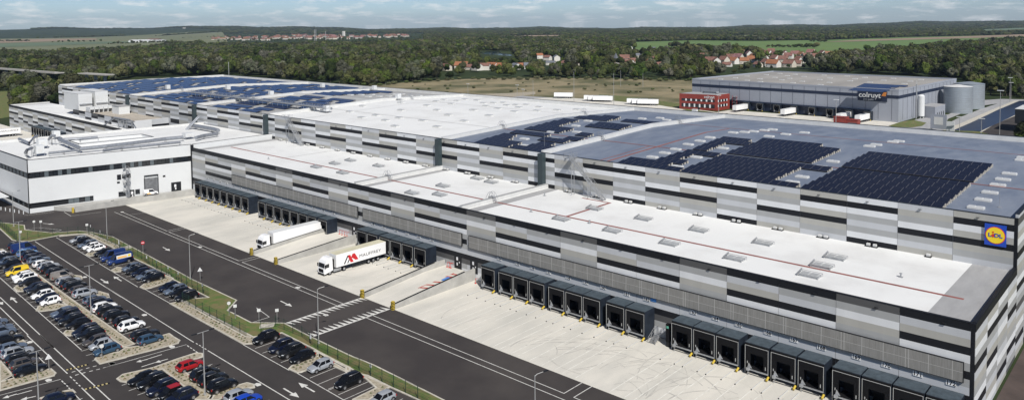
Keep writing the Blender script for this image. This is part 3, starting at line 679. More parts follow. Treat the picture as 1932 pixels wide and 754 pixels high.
# ------------------------------------------------------------------ dock shelters
PODP = {}
def mk_pod():
    t = thing('dock_shelter', 'x', 'dock shelter')
    W, D, Hh = 3.80, 3.15, 4.98
    s = MB(); s.box(0, W, 0, D, Hh-.10, Hh); 
    s.box(0, .08, 0.05, D, 0.0, Hh-.1); s.box(W-.08, W, 0.05, D, 0.0, Hh-.1); s.box(.08, W-.08, D-.06, D, 1.0, Hh-.1)
    s.build('shell', POD, t)
    s = MB()
    for k in range(13): s.box(.08+k*.29, .12+k*.29, .06, D-.02, Hh, Hh+.035)
    s.box(0, W, 0, .08, Hh+.0, Hh+.07); s.box(0, W, .08, D, Hh+.002, Hh+.016); s.build('roof_rib', PODR, t)
    s = MB()   # front curtain frame around the opening
    s.box(.08, W-.08, .0, .10, 3.35, Hh-.1); s.box(.08, .85, .0, .10, 1.0, 3.35); s.box(W-.85, W-.08, .0, .10, 1.0, 3.35)
    s.build('curtain', BLACK, t)
    s = MB(); s.box(.85, W-.85, 2.2, 2.3, 1.0, 3.6); s.box(.8, W-.8, .2, D-.1, .95, 1.05); s.build('dock_door', mat('dock_door', (0.008, 0.008, 0.009), 0.7, spec=.2), t)
    s = MB(); s.box(.0, .06, -.03, 0.0, .15, 4.56); s.box(W-.16, W-.10, -.03, 0, .95, 4.56); s.box(.06, W-.16, -.03, 0, 4.50, 4.56)
    s.box(.35, .45, -.03, -.002, 1.75, 2.1); s.box(W-.6, W-.5, -.03, -.002, 1.4, 1.9); s.build('edge_trim', TRIM, t)
    s = MB(); s.box(.75, W-.05, -.28, -.05, .86, 1.0); s.box(.35, .85, -.38, -.02, .75, 1.15)
    s.add([(.45, -.1, 1.15), (1.15, -.1, 1.15), (1.0, -.1, 1.35), (.62, -.1, 1.9), (.45, -.02, 1.15), (1.15, -.02, 1.15), (1.0, -.02, 1.35), (.62, -.02, 1.9)], [(0,1,2,3),(7,6,5,4),(0,4,5,1),(1,5,6,2),(2,6,7,3),(3,7,4,0)])  # thin pale wedge shaped as the sunlit triangle inside the opening
    s.bar((.6, -.2, 0), (.6, -.2, .8), .08); s.build('leveller_and_sun_wedge', GALV, t)
    s = MB(); s.box(.1, W-.1, 1.2, 1.35, .02, 1.0); s.bar((.1, .3, .02), (.1, .3, 1), .15); s.bar((W-.1, .3, .02), (W-.1, .3, 1), .15); s.build('pedestal', DARKM, t)
    s = MB(); s.tube([(W-.05, -.75, .25), (W-.05, -.05, .55)], .17, 8); s.build('wheel_stop', YEL, t)
    return t
def pod(x, y, lab, grp, sc=None):
    if not PODP: t = PODP[0] = mk_pod(); t.location = (x, y, 0.03)
    else: t = dup(PODP[0], (x, y, .03))
    t['label'] = lab; t['group'] = grp; return t
PX = [-107.3,-102.4,-98.4,-94.3,-89.5,-85.4,-81.4,-76.3,-72.2,-63.2,-59.2,-55.2,-50.4,-46.3,-42.2,-37.3,-33.3,-29.3,-25.3]
for i, x in enumerate(PX): pod(x, 108.0, 'dark blue dock shelter numbered %d in the long near row' % (154+i), 'dock shelters on the near yard')
MX = [-149.4,-145.3,-140.7,-136.6,-132.5,-128.2]
for i, x in enumerate(MX): pod(x, 108.0, 'dark dock shelter, %s from the left in the lettered truck group' % ordw(i), 'dock shelters of the middle group')
GX = [-234.9,-230.5,-226.4,-222.3,-217.9,-213.7,-209.5,-205.1,-195.8,-191.5,-187.4,-183.2,-179.1,-174.9,-170.6,-165.9]
for i, x in enumerate(GX): pod(x, 108.0, 'dark dock shelter, %s from the white office in the far row' % ordw(i), 'dock shelters of the far row')
# numbers over the docks
NB = mat('number_plate_white', (0.75, 0.75, 0.73), 0.6)
def plate(x, txt, lab):
    o = MB().box(-.6, .6, -.03, .03, -.33, .33).build('dock_number_plate', NB, None, (x, YF-.06, 6.0)); tag(o, lab, 'number plate', 'dock number plates')
    text('number', txt, .78, BLACK, o, (0, -.045, 0), '-y', .01, .012)
for i, x in enumerate(PX): plate(x+2.2, str(154+i), 'small white plate reading %d above its dock shelter' % (154+i))
for i, x in enumerate(MX): plate(x+2.2, str(148+i), 'small white number plate over the middle docks, %s from left' % ordw(i))
for i, x in enumerate(GX): plate(x+2.2, str(132+i), 'small white number plate over the far docks, %s from office' % ordw(i))
# steel stairs between docks 162 and 163, control cabinet
t = thing('dock_stairs', 'small steel stairs between dock shelters 162 and 163', 'stairs', (-66.4, 109.5, .03))
s = MB()
for k in range(6): s.box(-1.1, .1, -1.6+k*.3, -1.3+k*.3, .17*(k+1)-.05, .17*(k+1))
s.box(-1.1, .1, .2, 1.6, 1.05, 1.12); s.build('tread', GALV, t)
s = MB()
for xx in (-1.15, .15):
    s.bar((xx, -1.7, 1.0), (xx, .2, 2.1), .06); s.bar((xx, .2, 2.1), (xx, 1.6, 2.1), .06); s.bar((xx, -1.7, .5), (xx, .2, 1.6), .05)
    for a, z0, z1 in ((-1.7, 0, 1.0), (-.7, .3, 1.6), (.2, 0, 2.1), (1.5, 0, 2.1)): s.bar((xx, a, z0), (xx, a, z1), .06)
s.build('handrail', GALV, t)
t = thing('control_cabinet', 'narrow black cabinet with green display beside dock shelter 163', 'cabinet', (-64.2, 108.6, .03))
MB().box(-.35, .35, -.2, .4, .9, 3.9).build('casing', BLACK, t); MB().box(-.22, .22, -.22, -.205, 3.2, 3.6).build('display', mat('green_panel', (0.1, 0.35, 0.25), 0.4), t); MB().box(-.3, .3, -.1, .3, 0, .9).build('post', DARKM, t)
tag(MB().box(-.55, .55, -.03, .03, -.3, .3).build('wall_sign', mat('sign_blue', (0.05, 0.22, 0.55), 0.5), None, (-68.6, YF-.06, 6.25)), 'small blue sign on the wall above the gap between docks', 'sign')
# wheel guides on the yard and painted bay lines
b = MB(); 
guides = PX+MX+GX
WG = None; gi = 0
for nm, arr in (('near', PX), ('middle', MX), ('far', GX)):
    for i, x in enumerate(arr):
        for dx_, side in ((.55, 'left'), (3.1, 'right')):
            lab = 'grey wheel guide, %s side of the %s bay, %s dock group' % (side, ordw(i), nm)
            if WG is None:
                WG = thing('wheel_guide', lab, 'wheel guide', (x+dx_, 103.6, .035), group='wheel guides in front of the docks')
                MB().tube([(0, 0, .10), (0, 3.4, .10)], .085, 8).build('rail', mat('guide_grey', (0.48, 0.48, 0.46), 0.6), WG)
                MB().tube([(0, 0, .10), (0, -.12, .08)], .09, 8).build('end_cap', DARKM, WG)
            else: dup(WG, (x+dx_, 103.6, .035), 0, lab)
        for dx_ in (.55, 3.1): b.line((x+dx_, 89.6 if nm == 'near' else 98.5), (x+dx_, 103.4), .14, .04)
struct(b.build('dock_bay_lines', mat('worn_paint', (0.74, 0.73, 0.67), 0.8, scale=.9, col2=(0.56, 0.54, 0.48), detail=8)))
# tyre marks: thin dark rubber traces lying on the concrete
b = MB()
for k in range(300):
    cx_, cy_ = (rng.uniform(-96, -30) if k % 2 else rng.uniform(-72, -48), rng.uniform(84, 104)) if k < 220 else (rng.uniform(-235, -126), rng.uniform(92, 105))
    if -164.5 < cx_ < -153: continue
    rr = rng.uniform(6, 22); a0 = rng.uniform(0, 6.28); da = rng.uniform(.25, .9); w = rng.uniform(.10, .26)
    pts = [(cx_+rr*math.cos(a0+da*j/9), cy_+rr*math.sin(a0+da*j/9)) for j in range(10)]
    if any(p[1] < 89.8 or p[1] > 106.5 or not (-238 < p[0] < -22) or -166 < p[0] < -152 or -123 < p[0] < -110.5 for p in pts): continue
    for p, q in zip(pts, pts[1:]): b.line(p, q, w, .0345+k*0.00001)
struct(b.build('tyre_marks', mat('rubber_trace', (0.56, 0.535, 0.47), 0.85, scale=.35, col2=(0.36, 0.345, 0.315), detail=8)))

# ------------------------------------------------------------------ ramps between the docks
def ramp(x0, x1, lab, ztop):
    t = thing('access_ramp', lab, 'ramp', (x0, 89.4, 0.03)); w = x1-x0
    s = MB(); P = [(0.2, 0, 0.01), (w-.2, 0, 0.01), (w-.2, 15.5, 1.3), (.2, 15.5, 1.3), (.2, 21.6, 1.32), (w-.2, 21.6, 1.32)]
    s.add(P+[(p[0], p[1], -.02) for p in P], [(0,1,2,3),(3,2,5,4),(6,9,8,7),(9,10,11,8),(0,6,7,1),(1,7,8,2),(2,8,11,5),(4,10,9,3),(3,9,6,0),(5,11,10,4)]); s.build('ramp_surface', CONC, t)
    for xx, nm in ((0, 'l'), (w, 'r')):
        s = MB(); s.add([(xx-.15, 0, 0), (xx+.15, 0, 0), (xx+.15, 21.6, 0), (xx-.15, 21.6, 0), (xx-.15, 0, 1.0), (xx+.15, 0, 1.0), (xx+.15, 18.6, ztop), (xx-.15, 18.6, ztop), (xx-.15, 21.6, ztop), (xx+.15, 21.6, ztop)],
            [(0,1,5,4),(1,2,9,6,5),(3,0,4,7,8),(4,5,6,7),(7,6,9,8),(2,3,8,9)]); s.build('side_wall', CONCW, t)
        s = MB(); s.bar((xx, 0, 1.04), (xx, 18.6, ztop+.04), .36, .08); s.build('wall_rail', DARKM, t)
    return t
ramp(-164.8, -154.0, 'pale concrete ramp with side walls beside the docked plain white truck', 2.2)
ramp(-121.6, -112.2, 'pale concrete ramp with side walls, red hatching and blue mark', 2.5)
b = MB()
for k in range(6):
    y = 98.6+k*1.75; z = .05+(y-89.4)/15.5*1.29+.03 if y < 104.5 else 1.36
    z2 = .05+(y+1.1-89.4)/15.5*1.29+.03 if y+1.1 < 104.9 else 1.36
    if k != 3: b.poly([(-115.6, y, z+.02), (-115.6, y+.5, z+.05), (-113.2, y+1.6, z2+.06), (-113.2, y+1.1, z2+.03)])
    if k == 3: b.poly([(-115.0, y, z+.03), (-113.4, y, z+.03), (-113.4, y+2.0, z2+.1), (-115, y+2.0, z2+.1)], 1)
b.poly([(-115.9, 98.4, .86), (-115.7, 98.4, .86), (-115.7, 108.4, 1.40), (-115.9, 108.4, 1.40)])
struct(b.build('ramp_markings', [mat('red_paint', (0.45, 0.07, 0.05), 0.7), mat('blue_paint', (0.08, 0.2, 0.5), 0.7)]))
GP = None
for i, (x, y) in enumerate(((-165.1, 89.0), (-154.2, 89.0), (-121.8, 89.0), (-112.2, 89.0))):
    lab = ['yellow and black guard post by the cab of the plain white truck', 'yellow and black guard post between first ramp and lettered truck yard', 'yellow and black guard post at the start of the zigzag road marking', 'yellow and black guard post nearest the long dock row'][i]
    if GP is None:
        GP = thing('guard_post', lab, 'guard post', (x, y, 0.03), group='guard posts at the ramp walls')
        s = MB(); s.box(-.28, .28, -.28, .28, 0, 1.6); s.build('post', YEL, GP)
        s = MB()
        for k in range(5): s.box(-.29, .29, -.29, .29, .15+k*.3, .28+k*.3)
        s.build('stripe', BLACK, GP)
        MB().box(-.6, -.3, -.2, .2, 0, .7).build('base_block', BLACK, GP)
    else: dup(GP, (x, y, .03), 0, lab)
# red cones / rails at ramp heads
for i, x in enumerate((-160.0, -158.9, -157.8, -156.8, -120.0, -119.3, -118.9, -110.6)):
    o = MB().tube([(0, 0, 0), (0, 0, 1.0)], .05, 6).tube([(0, 0, 1.0), (.9, 0, 1.2)], .06, 6).box(-.2, .2, -.2, .2, -.01, .05).build('barrier_arm', mat('red_rail', (0.5, 0.05, 0.04), 0.6), None, (x, 110.3 if x < -111 else 109.6, 1.36 if x < -111 else .04))
    tag(o, 'small red barrier arm at the head of a ramp, %s from the left' % ordw(i), 'barrier', 'red barrier arms at the ramp heads')

# ------------------------------------------------------------------ trucks and trailers
TW = mat('truck_white', (0.78, 0.78, 0.77), 0.3, coat=.3); TRT = mat('trailer_roof_beige', (0.55, 0.52, 0.38), 0.7, vary=.1, scale=.5)
def wheel(parent, x, y, z, r, w, side):
    """wheel with its axle along x"""
    b = MB(); b.tube([(-w/2, 0, 0), (w/2, 0, 0)], r, 18); o = b.build('wheel', BLACK, parent, (x, y, z))
    b = MB(); b.tube([(side*w/2, 0, 0), (side*(w/2+.02), 0, 0)], r*.55, 14); b.build('rim', GALV, o); return o
def trailer_parts(t, L=13.6, W=2.55, z0=1.1, z1=4.0, y0=0.0, roof=None):
    b = MB(); b.box(-W/2, W/2, y0, y0+L, z0+.12, z1); b.build('trailer_box', TW, t)
    b = MB(); b.box(-W/2+.03, W/2-.03, y0+.02, y0+L-.02, z1, z1+.03); b.build('trailer_roof', roof or WHITE, t)
    b = MB(); b.box(-W/2-.01, W/2+.01, y0, y0+L, z0, z0+.12); b.box(-.5, .5, y0+.5, y0+L-.3, .8, z0); 
    b.box(-W/2, -W/2+.05, y0+4.2, y0+8.2, .55, .95); b.box(W/2-.05, W/2, y0+4.2, y0+8.2, .55, .95)
    for s in (-1, 1): b.bar((s*.9, y0+2.6, .05), (s*.9, y0+2.6, 1.1), .15)
    b.build('chassis', DARKM, t)
    for k in range(3):
        for s in (-1, 1): wheel(t, s*1.08, y0+8.7+k*1.31, .5, .5, .4, s)
    b = MB()
    for zz_ in np.arange(1.35, 3.9, .5): b.box(-W/2+.05, W/2-.05, y0+L, y0+L+.02, zz_, zz_+.03)
    b.build('rear_door_bars', GALV, t)
def truck(x, y, lab, roof=None, letters=False):
    """front bumper at y, facing -y"""
    t = thing('articulated_truck', lab, 'truck', (x, y, .04))
    b = MB()  # cab by stacked sections (y, z profile extruded in x with tapers)
    prof = [(0.0, .45), (0.0, 1.25), (.10, 1.55), (.28, 2.75), (.55, 3.25), (1.3, 3.75), (2.15, 3.78), (2.2, 1.0), (2.2, .9), (.2, .42)]
    n = len(prof); W = 1.25
    def wx(z): return W-.10*max(0, z-2.7)
    b.add([(-wx(z), y_, z) for y_, z in prof]+[(wx(z), y_, z) for y_, z in prof], [tuple(range(n)), tuple(range(n, 2*n))[::-1]]+[(i, n+i, n+(i+1) % n, (i+1) % n) for i in range(n)])
    cab = b.build('cab', TW, t)
    b = MB(); b.add([(-1.12, .12, 1.75), (1.12, .12, 1.75), (1.06, .255, 2.68), (-1.06, .255, 2.68)], [(0,1,2,3)]); b.v = [(x_, y_-.015, z) for x_, y_, z in b.v]
    for s in (-1, 1): b.add([(s*1.262, .35, 1.75), (s*1.262, 1.25, 1.75), (s*1.262, 1.25, 2.55), (s*1.262, .42, 2.5)], [(0,1,2,3) if s > 0 else (3,2,1,0)])
    b.build('windscreen', GLASS, t)
    b = MB(); b.box(-.85, .85, -.04, .0, .75, 1.5); b.box(-1.2, 1.2, -.06, .0, .3, .55); b.build('grille', BLACK, t)
    for s in (-1, 1):
        MB().box(s*1.15-.18 if s > 0 else -1.2, s*1.15+.05 if s > 0 else -.97, -.05, -.005, .58, .78).build('headlight', SIGNW, t)
        MB().box(s*1.45-.12, s*1.45+.12, .1, .25, 1.8, 2.5).bar((s*1.2, .2, 2.4), (s*1.45, .18, 2.4), .05).build('mirror', BLACK, t)
        wheel(t, s*1.06, 1.4, .5, .5, .36, s); wheel(t, s*1.0, 5.1, .5, .5, .5, s)
        MB().box(s*1.05-.2, s*1.05+.2, 2.4, 4.3, .45, 1.0).build('fuel_tank', GALV, t)
    MB().box(-.45, .45, 2.2, 6.0, .75, 1.05).build('tractor_frame', DARKM, t)
    MB().box(-1.1, 1.1, 2.25, 2.6, 1.05, 3.2).build('cab_rear_fairing', BLACK, t)
    trailer_parts(t, y0=3.05, roof=roof)
    if letters:
        R2 = mat('logo_truck_red', (0.50, 0.015, 0.02), .4)
        def strip(pts, m):
            b = MB(); n_ = len(pts); b.add([(1.283, a, c) for a, c in pts]+[(1.278, a, c) for a, c in pts], [tuple(range(n_)), tuple(range(n_, 2*n_))[::-1]]); b.build('emblem', m, t)
        # slanted M: black outer stroke and red strokes (y grows to the right seen from +x)
        strip([(5.0,1.5),(5.35,1.5),(6.35,3.2),(6.0,3.2)], BLACK); strip([(5.9,1.5),(6.2,1.5),(6.55,2.1),(6.4,2.35)], BLACK)
        strip([(6.0,3.22),(6.75,3.22),(7.65,1.5),(6.85,1.5)], R2); strip([(7.0,2.6),(7.35,3.3),(8.0,3.3),(8.95,1.75),(8.2,1.75)], R2)
        text('lettering', 'MAUFFREY', 1.0, BLACK, t, (1.285, 12.2, 2.3), '+x', .004, .0, 1.2, 1.08)
    return t
truck(-166.1, 91.6, 'plain white articulated truck docked beside the first ramp')
truck(-139.6, 91.3, 'white truck lettered MAUFFREY with red and black M and beige trailer roof', TRT, True)

# ------------------------------------------------------------------ office block (white, ribbon windows)
OA = np.array([-252.6, 66.9]); OB = np.array([-243.6, 111.2]); OL = np.hypot(*(OB-OA)); ou = (OB-OA)/OL
OC = (-244.5, 140.9); OD = (-296.5, 140.9); OE = (-304.5, 72.0); OE2 = (-306, 66.0)
OF = thing('office_block', 'white office block with dark ribbon windows and silver ducts on its roof', 'building', (OA[0], OA[1], 0))
ang = math.atan2(ou[1], ou[0])
def L2(p): return (p[0]-OA[0], p[1]-OA[1])
foot = [L2(OA), L2(OB), L2(OC), L2(OD), L2(OE2)]
b = MB(); b.prism([(p[0]*.996-.25, p[1]*.996+.25) for p in foot], 0, 15.0); b.build('core', DARKM, OF)
b = MB(); b.prism([(p[0]*.99-.3, p[1]*.99+.3) for p in foot], 15.003, 15.05); b.build('roof', ROOFW, OF)
Me = Matrix.Translation((0, 0, 0)) @ Matrix.Rotation(ang, 4, 'Z')   # local: x along face, -y outwards? outward = right of direction
eo = MB(); eo.X = Me
def ebox(u0, u1, z0, z1, d0=-.02, d1=.2, mi=0, B=None): (B or eo).box(u0, u1, -d1, -d0, z0, z1, mi)
ebox(0, OL, 12.0, 15.7); 
uend, _ = at_wall(176.6, 380, OA, OB); ue2, _ = at_wall(252, 330, OA, OB)
ebox(0, OL, 2.95, 10.2); ebox(uend, OL, 0, 2.95); ebox(0, uend, 0, 1.35)
# second part of the east face, over the low wing
e2 = np.array([OC[0]-OB[0], OC[1]-OB[1]]); a2 = math.atan2(e2[1], e2[0])
eo.X = Matrix.Translation((OB[0]-OA[0], OB[1]-OA[1], 0)) @ Matrix.Rotation(a2, 4, 'Z'); eo.box(0.02, np.hypot(*e2), -.2, .02, 13.2, 15.7)
# south face (facing -y)
s0 = np.array(L2(OE2)); a3 = math.atan2(-s0[1], -s0[0]); Ls = np.hypot(*s0)
eo.X = Matrix.Translation((s0[0], s0[1], 0)) @ Matrix.Rotation(a3, 4, 'Z')
for z0_, z1_ in ((12.0, 15.7), (2.95, 10.2), (0, 1.35)): eo.box(0, Ls-.02, -.2, .02, z0_, z1_)
eo.X = None
eo.build('white_cladding', WHITE, OF)
b = MB(); b.X = Me
b.box(-.22, .02, -.22, .02, 0, 15.72)
b.box(0, OL, -.23, .3, 15.7, 15.78); b.X = Matrix.Translation((s0[0], s0[1], 0)) @ Matrix.Rotation(a3, 4, 'Z'); b.box(0, Ls, -.23, .3, 15.705, 15.785)
b.X = Matrix.Translation((OB[0]-OA[0], OB[1]-OA[1], 0)) @ Matrix.Rotation(a2, 4, 'Z'); b.box(0.3, np.hypot(*e2), -.23, .1, 15.702, 15.78); b.box(-.3, .6, -.5, .3, 0, 15.6)
b.X = None; b.build('edge_trim', DARKM, OF)
b = MB(); b.prism([L2((-304.8, 71.5)), L2((-296.8, 140.8)), L2((-296.2, 140.8)), L2((-304.2, 71.5))], 14.8, 15.75); b.build('back_parapet', COPE, OF)
# ribbon window panes
def pane(M_, x0, x1, z0, z1, l, d=-.06):
    p = M_ @ Vector((x0, 0, z0)); o = MB().box(0, x1-x0, d, .02, 0, z1-z0).build('window', GLASSL if l else GLASS, OF, p); o.rotation_euler.z = M_.to_euler().z
Ms = Matrix.Translation((s0[0], s0[1], 0)) @ Matrix.Rotation(a3, 4, 'Z')
u = .6; k = 0
while u < OL-1: pane(Me, u, u+1.07, 10.3, 11.9, k*7 % 5 == 1 or rng.random() < .1); u += 1.15; k += 1
u = uend*.60
while u < uend-.8: pane(Me, u, u+1.35, 1.45, 2.85, rng.random() < .8, -.1); u += 1.45
u = .5; k = 0
while u < Ls-1: pane(Ms, u, u+1.0, 10.3, 11.9, k % 3); pane(Ms, u, u+1.0, 1.45, 2.85, k % 4 == 1); u += 1.15; k += 1
def facade_rect(x0, y0, x1, y1, name, m, d=.22, par=OF, dep=.05):
    ua, za = at_wall(x0, y1, OA, OB); ub, zb = at_wall(x1, y0, OA, OB)
    b = MB(); b.X = Me; b.box(ua, ub, -d-dep, -d+.03, min(za, zb), max(za, zb)); return b.build(name, m, par)
Q = lambda a, c: (200+a/9.423, 310+c/9.423)
for (x0, y0, x1, y1) in ((195,172,263,275),(283,160,435,250),(195,297,242,338),(222,470,340,575),(520,430,598,530),(1008,185,1052,225)):
    a = Q(x0, y0); c = Q(x1, y1); o = facade_rect(a[0], a[1]+.3, c[0], c[1], 'window', GLASS)
a, c = Q(680, 200), Q(930, 560); gd = facade_rect(a[0], a[1]+2, c[0], c[1], 'roller_gate', mat('gate_grey', (0.16, 0.165, 0.17), 0.5, vary=.3, scale=1.5)); 
u0, z0_ = at_wall(a[0], a[1], OA, OB); u1, _ = at_wall(c[0], c[1], OA, OB)
b = MB(); b.X = Me; b.box(u0-.1, u1+.1, -.5, -.2, z0_-.3, z0_+.05); b.box(u0-.1, u0+.05, -.32, -.2, 1.2, z0_); b.box(u1-.05, u1+.1, -.32, -.2, 1.2, z0_); b.build('gate_frame', DARKM, OF)
for (x0, y0, x1, y1) in ((425,445,500,590),(1160,300,1330,480)):
    a = Q(x0, y0); c = Q(min(x1, 1330), y1); d = facade_rect(a[0], a[1], c[0], c[1], 'door', DARKM)
    ua, za = at_wall((a[0]*2+c[0])/3, (a[1]+c[1])/2, OA, OB)
    s = MB(); s.X = Me; s.box(ua-.1, ua+.5, -.30, -.275, za-.2, za+.7); s.box(ua+.1, ua+.5, -.30, -.275, za-1.0, za-.4); s.build('door_sign', SIGNW, d)
# faint 7 on the south face
text('number', '7', 3.2, mat('number_grey', (0.45, 0.46, 0.47), .5), OF, (-9.5, -.30+.0, 7.2), '-y', .01, 0.0)
# terrace plateau with retaining wall in front of east face
RA = at(145, 401)[:2]; RB = at(366, 371)[:2]; RA = np.array([-243.8, 76.2]); RB = np.array([-238.6, 109.8])
pl = thing('loading_terrace', 'raised concrete terrace with retaining wall beside the white office', 'terrace', (RA[0], RA[1], 0))
s = MB(); P = [(RA[0], RA[1]), (RB[0], RB[1]), (RB[0]-4.2, RB[1]+1), (OA[0]+ou[0]*6+.35, OA[1]+ou[1]*6)]
P = [(p[0]-RA[0], p[1]-RA[1]) for p in P]
s.prism(P, 0, 1.2); s.build('platform', CONCW, pl)
s = MB(); dv = (RB-RA)/np.hypot(*(RB-RA)); s.X = Matrix.Rotation(math.atan2(dv[1], dv[0]), 4, 'Z'); s.box(0, np.hypot(*(RB-RA)), -.33, -.02, 0, 1.75); s.build('retaining_wall', CONCW, pl)
tag(MB().box(-.25, .25, -.25, .25, 0, 1.5).build('guard_post', YEL, None, (RA[0]+.3, RA[1]-.7, .03)), 'yellow post at the near end of the terrace retaining wall', 'guard post')
# spiral escape stair
su_, sz_ = at_wall(238, 371, OA, OB); sp = OA+ou*su_+np.array([ou[1], -ou[0]])*1.35
t = thing('spiral_staircase', 'grey spiral escape staircase on the white office wall', 'staircase', (sp[0], sp[1], 1.2))
s = MB(); s.tube([(0, 0, 0), (0, 0, 9.9)], .12, 8); s.build('column', GALV, t)
s = MB(); hr = []; 
for k in range(56):
    a = k*.42; z = .17*(k+1); c_, s_2 = math.cos(a), math.sin(a); c2, s2 = math.cos(a+.46), math.sin(a+.46)
    s.add([(0.05*c_, .05*s_2, z), (1.0*c_, 1.0*s_2, z), (1.0*c2, 1.0*s2, z), (.05*c2, .05*s2, z), (0.05*c_, .05*s_2, z-.05), (1.0*c_, 1.0*s_2, z-.05), (1.0*c2, 1.0*s2, z-.05), (.05*c2, .05*s2, z-.05)], [(0,1,2,3),(7,6,5,4),(0,4,5,1),(1,5,6,2),(2,6,7,3),(3,7,4,0)])
    hr.append((1.02*c_, 1.02*s_2, z+1.0))
s.build('tread', GALV, t)
s = MB(); s.tube(hr, .035, 5); s.tube([(p[0], p[1], p[2]-.5) for p in hr], .025, 5)
for p in hr[::2]: s.bar((p[0], p[1], p[2]-1.0), p, .035)
s.build('handrail', GALV, t)
# roof plant on the office
def duct(name, pts, r, lab, z=None, m=SILV, grp='silver ducts on the office roof'):
    P = [at(x, y, z_) for x, y, z_ in pts]; o0 = P[0]
    t = thing(name, lab, 'duct', (o0[0], o0[1], 15.06), group=grp)
    s = MB(); s.tube([(p[0]-o0[0], p[1]-o0[1], p[2]-15.06) for p in P], r, 10); s.build('pipe', m, t)
    s = MB()
    for p, q in zip(P, P[1:]):
        L = np.linalg.norm(q-p); n_ = max(1, int(L/4))
        for k in range(n_+1):
            c_ = p+(q-p)*k/n_-o0; s.bar((c_[0]-.5, c_[1], 0), (c_[0]-.5, c_[1], c_[2]+o0[2]-15.06-.0 if False else max(.2, (p+(q-p)*k/n_)[2]-15.06)), .09); s.bar((c_[0]+.5, c_[1], 0), (c_[0]+.5, c_[1], max(.2, (p+(q-p)*k/n_)[2]-15.06)), .09)
    s.build('stand', GALV, t)
duct('ventilation_duct', [(150,281,16.4),(200,276,16.4),(250,270,16.4),(312,262,16.4),(345,259,16.4)], .6, 'longest silver duct running along the office roof edge')
duct('ventilation_duct', [(112,263,17.0),(130,271,16.8),(150,279,16.6)], .6, 'thick slanting silver duct joining the air units')
duct('ventilation_duct', [(195,284,16.2),(230,279,16.2),(300,272,16.2),(340,268,16.2)], .45, 'thin silver duct parallel to the office roof edge')
duct('ventilation_duct', [(112,264,16.2),(150,262,16.2),(184,259,16.2)], .5, 'short silver duct near the back office parapet')
duct('ventilation_duct', [(48,288,16.2),(51,283,17.8),(60,279,17.8)], .45, 'bent silver elbow duct at the office corner')
duct('ventilation_duct', [(36,262,16.2),(55,270,16.0),(64,259,17.2),(70,257,17.2)], .45, 'silver duct rising to the rear air unit')
duct('ventilation_duct', [(370,260,16.2),(385,256,16.2),(410,252,16.2)], .6, 'silver duct cluster piece above the office end wall')
duct('ventilation_duct', [(360,236,16.4),(400,243,16.4),(412,246,16.4)], .7, 'long silver duct at the rear of the office roof')
duct('ventilation_duct', [(92,263,16.6),(97,256,18.2),(104,256,18.2)], .4, 'small silver elbow duct beside the rear white unit')
duct('ventilation_duct', [(92,289,16.0),(120,286,16.0),(146,283,16.0)], .4, 'low thin silver duct in front of the air units')
def ahu(px, py, sx, sy, sz, zb, lab):
    p = at(px, py, zb); t = thing('air_handling_unit', lab, 'air unit', (p[0], p[1], 15.06), group='white air units on the office roof')
    MB().box(-sx/2, sx/2, -sy/2, sy/2, .9, .9+sz).build('casing', WHITE, t)
    s = MB(); s.box(-sx/2-.2, sx/2+.2, -sy/2-.2, sy/2+.2, .8, .895)
    for a in (-1, 1):
        for c in (-1, 1): s.bar((a*sx/2, c*sy/2, 0), (a*sx/2, c*sy/2, .8), .12)
    s.build('frame', GALV, t); MB().box(sx/2, sx/2+.03, -sy/4, sy/4, 1.2, 1.2+sz*.5).build('grille', COPE, t)
ahu(74, 294, 2.6, 2.2, 2.4, 15.06, 'white cubic air unit nearest the office roof corner')
ahu(79, 280, 2.6, 2.4, 2.2, 15.06, 'white cubic air unit behind the nearest one')
ahu(106, 262, 2.6, 2.0, 2.0, 15.06, 'smaller white air unit further back on the office roof')
ahu(355, 262, 3.0, 3.0, 1.3, 15.06, 'low white housing near the far end of the office roof')
for i, (x, y, x2, y2) in enumerate(((147,277,286,252),(160,250,290,245))):
    pass
# light well with low white wall
p0, p1, p2_, p3_ = [at(x, y, 15.06) for x, y in ((130,270),(267,258),(290,263),(150,277))]
t = thing('roof_light_well', 'long rectangular opening with white upstand in the office roof', 'light well', (p0[0], p0[1], 15.06))
s = MB(); PP = [p-p0 for p in (p0, p1, p2_, p3_)]
for a, c in zip(PP, PP[1:]+PP[:1]): s.bar((a[0], a[1], .45), (c[0], c[1], .45), .25, .9)
s.build('upstand', WHITE, t); s = MB()
for a, c in zip(PP, PP[1:]+PP[:1]): s.bar((a[0], a[1], .94), (c[0], c[1], .94), .34, .08)
s.build('coping', DARKM, t)
s = MB(); s.prism([(p[0], p[1]) for p in PP], .0, .02); s.build('floor', WHITE, t)

# ------------------------------------------------------------------ west wing, block and penthouses
WW = thing('west_wing', 'lower striped warehouse wing with white roof at the far left', 'building', (-486, 121, 0))
b = MB(); b.box(0, 157, .1, 20, 0, 11.6); b.build('wall', PAL['M'], WW)
b = MB(); b.box(.3, 156.7, .6, 20, 11.6, 11.65, 0); b.box(.3, 5, .6, 19.9, 11.651, 11.66, 1); b.box(60, 60.4, .6, 19.9, 11.651, 11.66, 1); b.build('roof', [ROOFW, ROOFG], WW)
WP = ['BLMMLBLMLMW', 'BGLBWMLGLMW', 'BLGBWLMBLMW', 'BMLLGMBBLGL']
WP = ['BMWBLMLGMLG', 'BLGGMWBLGML', 'BMLWBMLBGLM', 'BGWBMLGMWGL']
cladding(WW, (0, .1), (1, 0), (0, -1), 0, [(i*8.25, (i+1)*8.25) for i in range(19)], 12.3, 1.12, 11, lambda k, r: {0: 'BMWBGLBMLGL', 1: 'BGWBMMLBLGM', 2: 'BLGGWBLMGLM'}[k % 3][r])
b = MB(); b.box(0, 157, .1, .5, 11.6, 12.32); b.box(0, .4, .5, 20, 11.6, 12.32, 1); b.build('parapet', [PAL['B'], COPE], WW)
